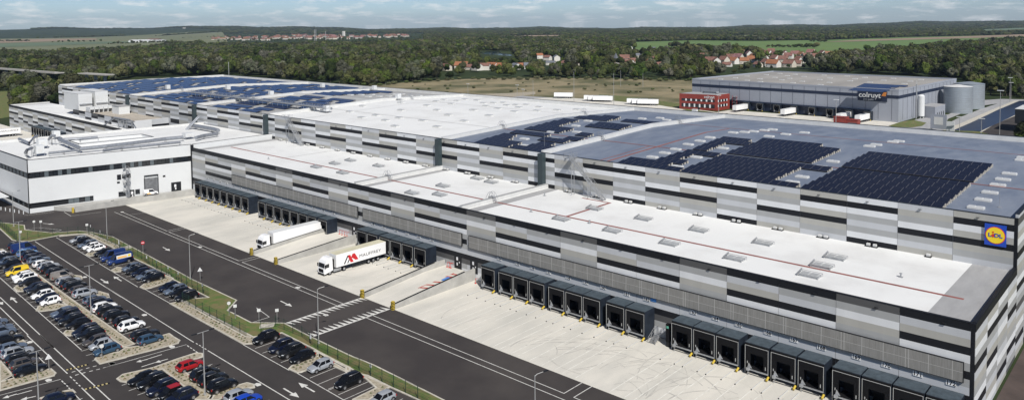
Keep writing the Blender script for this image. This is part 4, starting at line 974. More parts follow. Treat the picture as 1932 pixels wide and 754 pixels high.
BK = thing('plant_block', 'striped block with beige roof in front of the far hall', 'building', (-401, 126.2, 0))
b = MB(); b.box(0, 72, .1, 14.7, 0, 14.2); b.build('wall', PAL['M'], BK)
b = MB(); b.box(.4, 71.6, .5, 14.7, 14.2, 14.26); b.build('roof', ROOFBEIGE, BK)
cladding(BK, (0, .1), (1, 0), (0, -1), 0, [(i*8, (i+1)*8) for i in range(9)], 15, 1.1, 14, lambda k, r: {0: 'DBWMGMLBGLMLMM', 1: 'BMLMGLWGMLGMML', 2: 'LLBBMWLMLGMWLM'}[k % 3][r])
cladding(BK, (72, .1), (0, 1), (1, 0), 0, [(0, 7.4), (7.4, 14.6)], 15, 1.1, 14, lambda k, r: ['WWWLLWGMWWWWLL', 'LLBBWLGMWWLWLW'][k][r], name='east_cladding')
b = MB(); b.box(0, 72, .1, .5, 14.2, 15.05); b.box(71.5, 72, .5, 14.6, 14.2, 15.05, 1); b.build('parapet', [PAL['B'], COPE], BK)
for i, (y0, y1, zt, lab) in enumerate(((127.5, 133.6, 22.6, 'nearer white plant tower beside the blue solar roof'), (135.0, 140.8, 23.2, 'farther white plant tower beside the blue solar roof'))):
    t = thing('plant_tower', lab, 'building', (-397, y0, 14.26))
    b = MB(); b.box(-20, 0, 0, y1-y0, 0, zt-14.26)
    b.build('wall', WHITE, t); b = MB(); b.box(0, .5, .3, y1-y0-.3, 2.9, 3.5); b.build('canopy_rail', GALV, t)
    b = MB()
    for zz_ in np.arange(1, zt-15.5, 1.1): b.box(0.003, .02, .1, y1-y0-.1, zz_, zz_+.05)
    b.build('panel_joint', COPE, t); MB().box(-20.1, .1, -.1, y1-y0+.1, zt-14.26, zt-14.18).build('coping', COPE, t)
t = thing('cooling_unit_row', 'row of white louvred cooling units below the plant towers', 'cooling units', (-389, 128, 14.26))
for k in range(6):
    MB().box(0, 5.5, k*2.0, k*2.0+1.8, 1.6, 2.6).build('cooling_unit', WHITE, t)
s = MB()
for k in range(7): s.box(.1, 5.4, k*2.0-.15, k*2.0+.05, 0, 1.6)
s.build('support', WHITE, t)
t = thing('plant_room', 'small white cubic plant room with dark flat roof', 'building', (-371, 137, 14.26)); MB().box(-4, 4, -2.4, 2.4, 0, 3.6).build('wall', WHITE, t); MB().box(-4.2, 4.2, -2.6, 2.6, 3.6, 3.75).build('roof', ROOFG, t)
WPX = [-436+3.9*k for k in range(5)]+[-414.5+3.9*k for k in range(5)]
for i, x in enumerate(WPX): pod(x, 117.8, 'dark dock shelter at the far left wing, %s from the left' % ordw(i), 'dock shelters of the far left wing')
gsheet('concrete_yard', [(-640, 84), (-303, 84), (-300, 121), (-640, 121)], 0.036, CONC)
def parked_trailer(x, y, rz, lab, txt=None, grp='parked trailers'):
    t = thing('trailer', lab, 'trailer', (x, y, .05), rz, grp); trailer_parts(t)
    if txt: text('lettering', txt, 1.15, mat('letter_grey', (0.05, 0.05, 0.055), .5), t, (1.29, 7.6, 2.9), '+x', .004, .01, 1.15)
    return t
tp = at(33, 255); parked_trailer(-443.0, 101.0, math.radians(0), 'white trailer lettered TRANSALLIANCE at the far left docks', 'TRANSALLIANCE')
# rooftop duct frame and pipe gantry between office and block
t = thing('pipe_gantry', 'grey steel pipe gantry beside the far striped block', 'gantry', (-338, 123.6, 0))
s = MB()
for a in (0, 9): s.bar((a, 0, 0), (a, 0, 15.5), .35); s.bar((a, 2, 0), (a, 2, 15.5), .35)
s.bar((-3, 0, 15), (12, 0, 15), .3); s.bar((-3, 2, 15), (12, 2, 15), .3); s.build('frame', GALV, t)
s = MB(); s.tube([(-22, 0, 9.5), (-4, 0, 15.8), (12, 0, 16)], .35, 8); s.build('pipe', SILV, t)
t = thing('duct_chimneys', 'pair of slanting silver ducts rising behind the office roof', 'duct', tuple(at(350, 240, 16)))
for k in range(2):
    MB().tube([(k*1.2, 0, -1), (k*1.2+.8, 4.5, 3.6)], .3, 8).build('pipe', SILV, t)
# canopy and fence at the left of the office
t = thing('entrance_canopy', 'white canopy roof at the foot of the office on the far left', 'canopy', (-262, 60, 0))
MB().box(-20, -3.5, 0, 5.0, 3.3, 3.5).build('canopy_roof', WHITE, t); s = MB()
for a in (-19, -11, -4): s.bar((a, .5, 0), (a, .5, 3.3), .15)
s.build('post', GALV, t)
t = thing('timber_screen', 'orange-brown timber slat screen under the white canopy', 'screen', (-262, 61.5, 0)); s = MB()
for k in range(45): s.box(-18+k*.33, -17.8+k*.33, 0, .1, 0, 1.6)
s.build('slat', mat('timber', (0.32, 0.19, 0.08), .8, vary=.3, scale=2), t); MB().box(-18, -3, .1, .16, .3, .4).box(-18, -3, .1, .16, 1.2, 1.3).build('rail', DARKM, t)
BO = None
for k in range(6):
    lab = 'short white bollard near the office corner, %s from the left' % ordw(k)
    p = at(2+k*8.5, 396+k*1.6)
    if BO is None: BO = tag(MB().tube([(0,0,0),(0,0,.95)], .13, 8).build('bollard', WHITE, None, (p[0], p[1], .03)), lab, 'bollard', 'white bollards by the office')
    else: dup(BO, (p[0], p[1], .03), None, lab)

# ------------------------------------------------------------------ road markings, parking
T = {0:(0,400),1:(0,500),3:(0,594),4:(200,400),5:(200,500),6:(200,594),7:(400,594),8:(600,594),9:(480,480)}
SC = 4.7115
def tp_(t, a, b, z=0.0): return at(T[t][0]+a/SC, T[t][1]+b/SC, z)
# parking ground (slightly darker asphalt)
gsheet('parking_ground', [(-236,58.0),(-222,62.8),(-200,62.6),(-157,62.2),(-143,62.1),(-60,62.1),(-60,10),(-300,10),(-300,40)], 0.026, ASPHP)
mk = MB()
def ML(pts, w=.13, z=.045):
    P = [tp_(*p) for p in pts]
    for p, q in zip(P, P[1:]): mk.line(p, q, w, z)
ML([(0,500,225),(0,1225,665)]); ML([(5,305,190),(5,610,362)]); ML([(7,280,265),(7,685,490)]); ML([(7,755,515),(7,1225,785)])
ML([(0,310,260),(0,1075,754)], .16); ML([(5,0,195),(5,780,685)], .16)
ML([(6,905,315),(7,750,790)], .16)
ML([(0,0,585),(0,190,754)]); ML([(1,0,110),(1,725,754)])
ML([(3,620,520),(3,830,430)], .12) if False else None
ML([(1,0,285),(1,480,735)], .16); ML([(3,355,176),(3,990,765)], .16); ML([(1,0,375),(1,250,620)], .16); ML([(3,240,180),(3,600,520)], .16); ML([(3,725,645),(3,850,765)], .16)
ML([(1,0,460),(1,240,700)]); ML([(3,300,330),(3,410,440)]); ML([(3,650,690),(3,720,760)])
ML([(3,0,712),(3,540,570)]); ML([(3,915,470),(3,1225,385)]); ML([(6,0,462),(6,715,262)])
ML([(3,890,440),(3,1225,355)], .1) if False else None
ML([(6,315,460),(6,440,420)], .2); ML([(6,370,390),(6,497,350)], .2); ML([(3,150,705),(3,285,668)], .2)
for d in ([(3,548,582),(3,562,597)],[(3,568,602),(3,584,614)],[(3,590,622),(3,604,635)],[(3,610,645),(3,622,656)],[(3,622,545),(3,640,560)],[(3,650,572),(3,668,585)],[(3,676,598),(3,690,610)],[(3,700,620),(3,714,632)],
          [(6,722,270),(6,738,283)],[(6,748,288),(6,764,298)],[(6,774,305),(6,790,317)],[(6,798,322),(6,815,333)],[(6,800,250),(6,815,260)],[(6,828,266),(6,842,276)],[(6,852,282),(6,864,291)],[(6,876,296),(6,892,306)]): ML(d, .16)
for a in ((638,508,670,498),(668,535,700,525),(705,492,733,484),(730,518,760,508),(765,475,795,466),(792,502,825,493),(825,458,858,450),(855,486,888,478)): ML([(3,a[0],a[1]),(3,a[2],a[3])], .22)
def arrow(t1, a1, b1, t2, a2, b2, w=.13, hl=.42, hw=.55):
    p = tp_(t1, a1, b1)[:2]; q = tp_(t2, a2, b2)[:2]; d = q-p; L = np.hypot(*d); e = d/L; n_ = np.array([-e[1], e[0]]); m_ = p+e*L*(1-hl)
    mk.line(p, m_, w*2, .046); mk.sheet([tuple(m_-n_*hw), tuple(q), tuple(m_+n_*hw)], .046)
arrow(0,895,595,0,965,635); arrow(0,1080,612,0,1010,570); arrow(4,505,312,4,570,345); arrow(9,232,412,9,335,462); arrow(7,635,650,7,775,732); arrow(7,912,682,7,768,600)
arrow(1,150,332,1,95,283); arrow(1,-40,305,1,28,352); arrow(6,550,390,6,430,425); arrow(6,370,392,6,268,418); arrow(0,380,100,0,485,110); arrow(3,150,700,3,20,740); arrow(3,320,720,3,180,752)
for q in ((4,835,310),(0,752,577),(5,340,442),(3,262,241),(7,405,617),(3,430,578),(3,995,431),(6,585,282),(6,52,432),(0,1085,0),(7,1010,0),(9,385,293)):
    p = tp_(*q)[:2]; mk.sheet([(p[0]-.5, p[1]-.35), (p[0]+.5, p[1]-.35), (p[0]+.65, p[1]+.25), (p[0], p[1]+.5), (p[0]-.6, p[1]+.2)], .0465)
# double line along the service road
YL, YH = 83.2, 84.7
mk.line((-234.8, 83.8), (-121.8, YL), .14, .045); mk.line((-233.2, 85.3), (-201.9, 84.9), .14, .045); mk.line((-200.3, 84.8), (-163.0, 84.7), .14, .045); mk.line((-161.5, 84.7), (-121.8, 84.6), .14, .045)
mk.line((-113.5, YL), (-20, YL), .14, .045); mk.line((-113.5, YH), (-67.4, YH), .14, .045); mk.line((-65.6, YH), (-20, YH), .14, .045)
for x in (-201.9, -200.3, -163.0, -161.5, -67.4, -65.6): mk.line((x, YH-.07), (x, 89.2), .14, .0455)
ML([(7,345,70),(7,510,18)]); ML([(7,510,18),(7,395,-65)]); ML([(0,215,158),(0,345,138)]); ML([(0,345,138),(0,548,160)]); ML([(0,548,160),(0,450,186)])
ML([(0,215,30),(0,480,0)]); ML([(4,215,22),(4,370,4)], .1); ML([(0,570,0),(0,630,35)]); ML([(0,630,35),(0,900,0)])
# zigzag crossing
zx0, zx1 = -121.9, -112.9
mk.line((zx0, 72.0), (zx0, 89.0), .28, .045); mk.line((zx1, 72.0), (zx1, 89.0), .28, .045)
for k in range(16):
    y = 72.1+k*1.06
    mk.sheet([(zx0+.1, y), (zx0+2.1, y+.85), (zx0+.1, y+.78)], .0445); mk.sheet([(zx1-.1, y), (zx1-2.3, y+.1), (zx1-.1, y+.8)], .0445)
struct(mk.build('road_markings', PAINTW))
# speed humps: yellow/black
for i, (p, q, lab) in enumerate((((3,590,488),(3,785,438),'black and yellow speed hump near the parking crossroads, farther one'), ((3,755,660),(3,975,603),'black and yellow speed hump near the parking crossroads, nearer one'))):
    a = tp_(*p); c = tp_(*q); t = thing('speed_hump', lab, 'speed hump', (a[0], a[1], .03)); d = (c-a)/12
    s = MB(); s2 = MB()
    for k in range(12): (s if k % 2 else s2).bar((d[0]*k, d[1]*k, .03), (d[0]*(k+.98), d[1]*(k+.98), .03), .35, .07)
    s.build('black_section', BLACK, t); s2.build('yellow_section', mat('worn_yellow', (0.4, 0.33, 0.15), .8), t)
# kerbed islands and beds
def island(pts, z=.13, name='planting_bed', inner=.35, m=GRAVEL, kind='structure'):
    P = [np.array(p[:2], float) for p in pts]
    b = MB(); b.prism([tuple(p) for p in P], 0.01, z); o = struct(b.build(name, m))
    b = MB()
    for i in range(len(P)):
        p, q = P[i], P[(i+1) % len(P)]; L = np.linalg.norm(q-p)
        if L < .05: continue
        e = (q-p)/L; zz = z+.025+.0012*(i % 7); p2 = p-e*.08; q2 = q+e*.08
        b.bar((p2[0], p2[1], zz-.09), (q2[0], q2[1], zz-.09), .26, .18)
    struct(b.build(name+'_kerb', KERB)); return P
BEDS = []
def bed(*q, **k): I = island([tp_(*a) for a in q], **k); BEDS.append(I); return I
# long strip in the middle double row
STR = [(-216.5,50.3),(-205,50.4),(-190,50.0),(-175,49.7),(-160,49.5),(-145,49.3),(-133.5,49.2)]
def strip_poly(lo, hi): return [(x, y+hi) for x, y in STR]+[(x, y+lo) for x, y in STR[::-1]]
BEDS.append(island([np.array(p) for p in strip_poly(-.95, .75)]))
bed((3,845,395),(3,870,365),(3,1060,330),(3,1120,292),(5,300,722),(5,330,680),(5,560,610),(5,600,640),(5,655,672),(5,640,695),(5,430,752),(6,0,418),(3,1120,378),(3,890,435))
bed((1,125,205),(1,150,185),(1,235,195),(1,300,225),(1,270,235),(1,150,235)); bed((1,325,405),(1,340,370),(1,400,350),(1,520,345),(1,600,360),(1,500,395),(1,370,412)); bed((3,565,165),(3,590,140),(3,650,140),(3,690,172),(3,650,182),(3,590,182))
bed((0,640,560),(0,720,570),(0,730,595),(0,700,610),(0,600,590)); bed((1,880,235),(1,960,258),(1,970,285),(1,940,292),(1,850,262))
bed((0,765,380),(0,800,355),(0,870,362),(0,850,385),(0,800,395)); bed((4,45,520),(4,100,490),(4,150,500),(4,130,530),(4,75,535))
bed((4,305,668),(4,340,640),(4,520,560),(4,600,590),(4,560,622),(4,400,675),(4,340,685))
bed((7,685,480),(7,710,455),(7,905,370),(7,910,320),(7,1225,470),(7,1225,510),(7,1085,430),(7,1050,470),(7,850,480),(7,830,495),(7,760,515))
bed((8,0,335),(8,0,380),(8,150,460),(8,250,505),(8,250,470),(8,60,370)); bed((8,250,505),(8,420,560),(8,520,650),(8,310,754),(8,450,754),(8,640,640),(8,440,540))
bed((0,530,218),(0,740,195),(0,790,215),(0,990,310),(0,1040,345),(0,1100,330),(0,930,245),(0,800,190),(0,560,205)); 
bed((6,100,568),(6,150,530),(6,420,470),(6,640,390),(6,800,340),(6,855,345),(6,860,372),(6,640,440),(6,620,480),(6,700,510),(6,900,660),(6,960,720),(6,940,754),(6,800,754),(6,700,640),(6,500,480),(6,240,560),(6,190,600),(6,130,590))
bed((7,0,700),(7,180,640),(7,310,605),(7,370,620),(7,375,645),(7,200,670),(7,60,754),(7,-40,754)); bed((3,0,600),(3,110,540),(3,400,490),(3,450,480),(3,495,520),(3,480,540),(3,0,672))
bed((3,90,245),(3,190,215),(3,225,245),(3,215,262),(3,150,290)); bed((3,0,410),(3,130,560),(3,0,600)); bed((3,360,740),(3,520,690),(3,640,665),(3,665,690),(3,650,715),(3,560,700),(3,400,754))
# grass verge with fence
VG = [(0,-60,70),(0,0,95),(0,215,118),(0,222,160),(0,450,186),(0,550,182),(0,700,170),(0,800,178),(0,1000,222),(0,1225,340),(4,600,510),(4,760,598),(5,1160,315),(5,1080,405),(7,345,70),(7,640,75),(7,860,188),(7,1225,362),(8,500,450),(8,1000,700),(8,1225,815),(8,1225,900),(8,640,640),(8,420,545),(8,0,325),(7,900,300),(7,620,160),(7,350,200),(7,240,190),(5,1225,630),(5,900,455),(5,720,345),(5,660,310),(5,915,290),(5,600,130),(4,560,560),(4,200,390),(0,1100,320),(0,800,195),(0,540,205),(0,250,262),(0,170,262),(0,110,250),(0,0,150),(0,-60,110)]
island([tp_(*a) for a in VG], z=.12, name='grass_verge', inner=.3, m=GRASS)
BEDS.append(island([np.array(p) for p in ((-147.8,62.3),(-119.2,62.3),(-118.2,63.4),(-119.2,64.9),(-138,64.6),(-147.2,64.9))], z=.135))
gsheet('far_lawn', pp((-60,176),(24,172),(22,220),(0,224),(-60,228)), .08, GRASS)
gsheet('gravel_path', [tp_(*a)[:2] for a in ((7,430,85),(7,560,78),(7,545,110),(7,420,125))], .14, KERB)
tag(MB().box(-.9, .9, -.9, .9, 0, .45).box(-.25, .25, -1.0, -.9, .1, .4).build('utility_box', KERB, None, tuple(tp_(4,180,325))), 'round pale concrete cover beside the large blue vans', 'utility box')
# low shrubs in the beds (uncountable ground cover)
def pind(p, poly, dmin):
    q = np.array(p)
    for i in range(len(poly)):
        a = np.array(poly[i]); c = np.array(poly[(i+1) % len(poly)]); e = c-a; t_ = np.clip(((q-a)@e)/max(1e-6, e@e), 0, 1)
        if np.linalg.norm(a+e*t_-q) < dmin: return False
    return True
def pin(p, poly):
    x, y = p; c = False; n_ = len(poly); j = n_-1
    for i in range(n_):
        xi, yi = poly[i]; xj, yj = poly[j]
        if (yi > y) != (yj > y) and x < (xj-xi)*(y-yi)/(yj-yi)+xi: c = not c
        j = i
    return c
b = MB()
for I in BEDS:
    P = np.array(I); lo, hi = P.min(0), P.max(0)
    xs = np.arange(lo[0], hi[0], .95); ys = np.arange(lo[1], hi[1], .72)
    for x in xs:
        for y in ys:
            q = (x+rng.uniform(-.12, .12), y+rng.uniform(-.1, .1))
            if rng.random() < .82 and pin(q, [tuple(p) for p in I]) and pind(q, [tuple(p) for p in I], .45):
                h = rng.uniform(.12, .34); r_ = rng.uniform(.13, .30); a0 = rng.uniform(0, 6)
                vs = [(q[0]+r_*math.cos(a0+k*1.05)*rng.uniform(.7, 1.2), q[1]+r_*math.sin(a0+k*1.05)*rng.uniform(.7, 1.2), .13) for k in range(6)]
                b.add(vs+[(q[0]+rng.uniform(-.08, .08), q[1], .13+h)], [(k, (k+1) % 6, 6) for k in range(6)], int(rng.integers(0, 3)))
o = b.build('ground_cover_shrubs', [mat('shrub_green', (0.09, 0.10, 0.04), .9), mat('shrub_brown', (0.15, 0.12, 0.06), .9), mat('shrub_dark', (0.07, 0.07, 0.035), .9)]); o['kind'] = 'stuff'

# fence along the verge
def fence(pts, lab, h=2.0, step=2.7):
    P = [np.array(p[:2]) for p in pts]; o0 = P[0]; t = thing('mesh_fence', lab, 'fence', (o0[0], o0[1], .12))
    pan = MB(); acc = 0
    for p, q in zip(P, P[1:]):
        L = np.linalg.norm(q-p); n_ = max(1, round(L/step))
        for k in range(n_):
            c = p+(q-p)*k/n_-o0; MB().box(-.035, .035, -.035, .035, -.1, h).build('post', FENCEG, t, (c[0], c[1], 0))
        a = p-o0; c = q-o0
        for z in (.08, .5, .95, 1.4, 1.85): pan.bar((a[0], a[1], z), (c[0], c[1], z), .022)
        m_ = int(L/.28)
        for k in range(m_): d = p+(q-p)*k/m_-o0; pan.bar((d[0], d[1], .05), (d[0], d[1], 1.9), .012)
    pan.build('wire_panel', FENCEG, t); return t
fence([tp_(0,-30,100), tp_(0,100,215), tp_(0,150,262), tp_(0,340,228), tp_(0,600,198), tp_(0,790,195), tp_(0,880,228), tp_(0,1225,400), tp_(4,450,510), tp_(4,915,755)], 'dark green mesh fence on the grass verge, far stretch')
fence([tp_(5,680,330), tp_(5,1190,602), tp_(7,310,195)], 'dark green mesh fence on the grass verge, middle stretch by the triangular lawn')
fence([tp_(7,435,150), tp_(7,565,105), tp_(7,800,200), tp_(8,0,310), tp_(8,570,600), tp_(8,1000,800)], 'dark green mesh fence on the grass verge, near stretch behind the black cars')

# lamps
LMP = None
for i, (x, y, lab) in enumerate(((-238.9,59.3,'slim grey lamp post nearest the white office corner'), (-205.9,71.5,'slim grey lamp post on the verge near the white cars'), (-158.8,71.4,'slim grey lamp post on the verge near the triangle sign'), (-109.5,70.8,'slim grey lamp post on the verge beside the zigzag crossing'), (-61.2,71.0,'slim grey lamp post cut by the bottom edge of the photo'))):
    if LMP is None:
        LMP = thing('street_lamp', lab, 'street lamp', (x, y, .05), group='single-arm lamp posts')
        MB().tube([(0,0,0),(0,0,9.5)], .10, 8, r2=.05).box(-.16,.16,-.16,.16,0,.3).build('pole', LAMPG, LMP)
        MB().tube([(0,0,9.4),(.1,.3,9.6),(.5,1.2,9.75)], .04, 6).build('arm', LAMPG, LMP); MB().bar((.45,1.1,9.75),(.75,1.7,9.83), .28, .08).build('lamp_head', DARKM, LMP)
    else: dup(LMP, (x, y, .05), 0, lab)
LMP = None
for i, (x, y, lab) in enumerate(((-200.6,50.8,'double-headed lamp post beside the blue vans in the far parking bed'), (-153.1,49.8,'double-headed lamp post in the gravel strip behind the silver SUV'), (-106.6,49.5,'double-headed lamp post in front of the dark car near the red hatchback'), (-117.7,31.2,'double-headed lamp post at the lower left parking corner'))):
    if LMP is None:
        LMP = thing('street_lamp', lab, 'street lamp', (x, y, .1), group='double-headed lamp posts')
        MB().tube([(0,0,0),(0,0,9.5)], .11, 8, r2=.06).box(-.16,.16,-.16,.16,0,.3).build('pole', LAMPG, LMP)
        MB().bar((0,-1.3,9.5),(0,1.3,9.5), .07).build('arm', LAMPG, LMP)
        for s_ in (-1, 1): MB().bar((0,s_*.9,9.5),(0,s_*1.7,9.55), .26, .09).build('lamp_head', DARKM, LMP)
    else: dup(LMP, (x, y, .1), 0, lab)
# signs
def sign(t_, a, b_, kind, lab, h=2.4, cat='road sign'):
    p = tp_(t_, a, b_); t = thing('road_sign', lab, cat, (p[0], p[1], .1)); MB().tube([(0,0,0),(0,0,h)], .04, 6).build('post', LAMPG, t)
    f = np.array([-p[0], -p[1]]); f = f/np.hypot(*f); rz = math.atan2(f[1], f[0])+math.pi/2
    def pl(shape, m, y=-.05, nm='sign_face'):
        b = MB(); n_ = len(shape); b.add([(x, y, h+z) for x, z in shape]+[(x, y+.02, h+z) for x, z in shape], [tuple(range(n_)), tuple(range(n_, 2*n_))[::-1]]+[(i, n_+i, n_+(i+1) % n_, (i+1) % n_) for i in range(n_)]); o = b.build(nm, m, t); o.rotation_euler.z = rz
    circ = lambda r: [(r*math.cos(k*math.pi/8), r*math.sin(k*math.pi/8)) for k in range(16)]
    if kind == 'noentry': pl(circ(.42), mat('sign_red', (.5, .02, .03), .5)); pl([(-.3,-.08),(.3,-.08),(.3,.08),(-.3,.08)], SIGNW, -.08, 'white_bar')
    elif kind == 'tri': pl([(-.5,-.35),(.5,-.35),(0,.5)], SIGNW); pl([(-.3,-.23),(.3,-.23),(0,.28)], COPE, -.08, 'inner_face')
    elif kind == 'round': pl(circ(.32), COPE)
    else: pl([(-.3,-.28),(.3,-.28),(.3,.28),(-.3,.28)], COPE)
sign(4,330,362,'noentry','red and white no-entry sign at the road beside the large van'); sign(4,838,612,'tri','white triangular sign on the verge beside the service road')
sign(9,42,612,'sq','white square sign left at the road notch'); sign(9,203,612,'sq','white square sign right at the road notch'); sign(0,305,165,'round','round grey-backed sign near the road notch at the office'); sign(0,365,165,'sq','white square sign near the road notch at the office')
sign(5,1095,452,'round','round sign on the small triangular lawn'); sign(5,1150,478,'sq','square sign beside the round one on the triangular lawn'); sign(3,437,495,'tri','grey triangular sign at the lower left parking corner', 2.2); sign(3,908,385,'round','pinkish white round sign beside the steel-blue small car', 2.0)
sign(0,185,260,'sq','small white square sign below the lamp by the dark van'); sign(0,775,195,'sq','small sign at the bend of the verge beside the white cars')
for i, (t_, a, b_) in enumerate(((4,365,465),(4,452,505),(4,555,560),(4,645,610),(4,860,720),(4,118,335),(0,1060,320),(0,893,230),(0,808,178),(8,470,545),(7,880,280))):
    p = tp_(t_, a, b_); t = thing('parking_plate', 'small white plate on the green fence, %s from bottom right' % ordw([4,5,6,7,3-0,8,9,10,11-0,0,1][i]), 'plate', (p[0], p[1], .1), group='white plates on the fence')
    MB().tube([(0,0,0),(0,0,1.9)], .03, 6).build('post', FENCEG, t); MB().box(-.22,.22,-.06,-.03,1.3,1.9).build('plate', SIGNW, t)

# ------------------------------------------------------------------ cars
TYRE = mat('tyre', (0.012, 0.012, 0.012), .85); RIM = mat('rim', (0.35, 0.35, 0.36), .35, metal=.6); TAILR = mat('tail_light', (0.30, 0.01, 0.01), .3)
HEADL = mat('head_light', (0.55, 0.58, 0.60), .15, spec=.8); PLATE = mat('plate_white', (0.6, 0.6, 0.58), .5); TRIMB = mat('car_trim', (0.015, 0.015, 0.016), .7)
CARG = mat('car_glass', (0.006, 0.007, 0.009), .08, spec=.3)
SPEC = {  # L, W, H, belt, hood height, windscreen base x, roof front x, roof rear x, rear base x, wheelbase front, rear, wheel r
 'hatch': (4.1, 1.76, 1.46, .93, .86, 1.05, 1.75, 3.45, 3.98, .82, 3.38, .32),
 'small': (3.6, 1.64, 1.50, .92, .88, .80, 1.40, 3.05, 3.50, .70, 3.00, .29),
 'suv': (4.45, 1.84, 1.66, 1.06, 1.00, 1.15, 1.80, 3.75, 4.30, .90, 3.58, .36),
 'estate': (4.65, 1.80, 1.48, .93, .86, 1.25, 1.98, 4.05, 4.52, .92, 3.70, .33),
 'saloon': (4.6, 1.80, 1.44, .93, .86, 1.25, 2.00, 3.40, 4.10, .92, 3.66, .33),
 'mpv': (4.4, 1.80, 1.66, 1.00, .95, .85, 1.65, 3.85, 4.28, .88, 3.60, .33),
 'panel': (4.35, 1.82, 1.85, 1.08, 1.0, .95, 1.60, 4.15, 4.32, .86, 3.60, .33),
 'van': (5.3, 1.98, 2.35, 1.28, 1.15, .80, 1.60, 5.10, 5.27, .92, 4.25, .36)}
CARM = {}
def car_meshes(k):
    if k in CARM: return CARM[k]
    L, W, Hh, belt, hood, wb, rf, rr, rb, w1, w2, wr = SPEC[k]; hw = W/2
    # lower body loft, x=0 front; car centred later
    st = [(0, .62, .30, .55), (.05, .80, .24, .66), (.22, .92, .20, hood-.16), (.55, .985, .19, hood-.07), (wb, 1.0, .19, hood+.02), (wb+.35, 1.0, .19, belt), (L*.5, 1.0, .19, belt+.01), (rr, .995, .19, belt+.03), (L-.38, .98, .21, belt+.02 if k not in ('saloon',) else belt), (L-.10, .93, .26, belt-.04), (L-.01, .86, .34, belt-.22)]
    V_, F_, M_ = [], [], []
    for x, wf, zb, zt in st:
        w_ = hw*wf; m_ = zb+(zt-zb)*.45
        V_ += [(x, -w_*.93, zb), (x, -w_, zb+(zt-zb)*.18), (x, -w_*1.0, m_), (x, -w_*.985, zt-.10*(zt-zb)), (x, -w_*.90, zt), (x, -w_*.4, zt+.03), (x, w_*.4, zt+.03), (x, w_*.90, zt), (x, w_*.985, zt-.10*(zt-zb)), (x, w_, m_), (x, w_, zb+(zt-zb)*.18), (x, w_*.93, zb)]
    n_ = 12
    for i in range(len(st)-1):
        for j in range(n_):
            j2 = (j+1) % n_; F_.append((i*n_+j, (i+1)*n_+j, (i+1)*n_+j2, i*n_+j2)); M_.append(1 if j in (0, 10, 11) else 0)
    F_.append(tuple(range(n_))); M_.append(0); F_.append(tuple(range((len(st)-1)*n_, len(st)*n_))[::-1]); M_.append(0)
    V_ = [(x-L/2, y, z) for x, y, z in V_]
    # cabin (glass) and roof/pillars (paint)
    def ring(x0, x1, z, w_): return [(x0-L/2, -w_, z), (x1-L/2, -w_, z), (x1-L/2, w_, z), (x0-L/2, w_, z)]
    g = MB(); lowr = ring(wb, rb, belt-.04, hw*.90); top = ring(rf, rr, Hh-.05, hw*.74)
    paneled = k in ('panel', 'van')
    g.add(lowr+top, [(0,1,5,4),(1,2,6,5),(2,3,7,6),(3,0,4,7)])
    B = MB(); b0 = len(V_)
    B.v, B.f, B.m = list(V_), list(F_), list(M_)
    # roof slab slightly domed
    rx0, rx1, w_ = rf-L/2, rr-L/2, hw*.745
    zs = [(rx0-.05, Hh-.06, .96), (rx0+.25, Hh-.005, .97), ((rx0+rx1)/2, Hh+.01, 1), (rx1-.2, Hh-.01, .97), (rx1+.08, Hh-.07, .94)]
    vs = []
    for x, z, f in zs: vs += [(x, -w_*f, z-.045), (x, -w_*f*.8, z+.01), (x, 0, z+.03), (x, w_*f*.8, z+.01), (x, w_*f, z-.045)]
    fs = []
    for i in range(4):
        for j in range(4): fs.append((i*5+j, (i+1)*5+j, (i+1)*5+j+1, i*5+j+1))
    fs += [(0,1,2,3,4), (24,23,22,21,20)]
    # underside closes on the glass
    B.add(vs, fs, 0)
    for s in (-1, 1):
        def side(x, z):  # point on cabin side
            f = (z-(belt-.04))/(Hh-.05-belt+.04); return (x-L/2, s*(hw*.90+(hw*.74-hw*.90)*f+.012), z)
        def pil(xb0, xb1, xt0, xt1):
            q = [side(xb0, belt-.03), side(xb1, belt-.03), side(xt1, Hh-.06), side(xt0, Hh-.06)]; B.add(q, [(0,1,2,3) if s > 0 else (3,2,1,0)], 0)
        pil(wb-.02, wb+.12, rf-.02, rf+.10)
        mid = (rf+rr)/2; pil(mid-.12, mid+.02, mid-.08, mid+.02)
        if paneled: pil(mid+.02 if k == 'panel' else rf+1.0, rb, (mid+.02) if k == 'panel' else rf+1.0, rr)
        elif k in ('saloon',): pil(rr-.15, rb, rr-.25, rr)
        elif k == 'small': pil(rr-.32, rb, rr-.22, rr)
        else: pil(rr-.02, rb, rr-.12, rr)
    # bonnet rear-window pillars
    for s in (-1, 1):
        B.add([(wb-L/2-.012, s*hw*.90, belt-.04), (wb-L/2-.012, s*hw*.82, belt-.04), (rf-L/2-.012, s*hw*.68, Hh-.05), (rf-L/2-.012, s*hw*.74, Hh-.05)], [(0,1,2,3) if s > 0 else (3,2,1,0)], 0)
        B.add([(rb-L/2+.012, s*hw*.90, belt-.04), (rb-L/2+.012, s*hw*.78, belt-.04), (rr-L/2+.012, s*hw*.62, Hh-.05), (rr-L/2+.012, s*hw*.74, Hh-.05)], [(3,2,1,0) if s > 0 else (0,1,2,3)], 0)
    if paneled: B.add([(rb-L/2+.015, -hw*.88, belt-.04), (rb-L/2+.015, hw*.88, belt-.04), (rr-L/2+.015, hw*.73, Hh-.05), (rr-L/2+.015, -hw*.73, Hh-.05)], [(0,1,2,3)], 0)
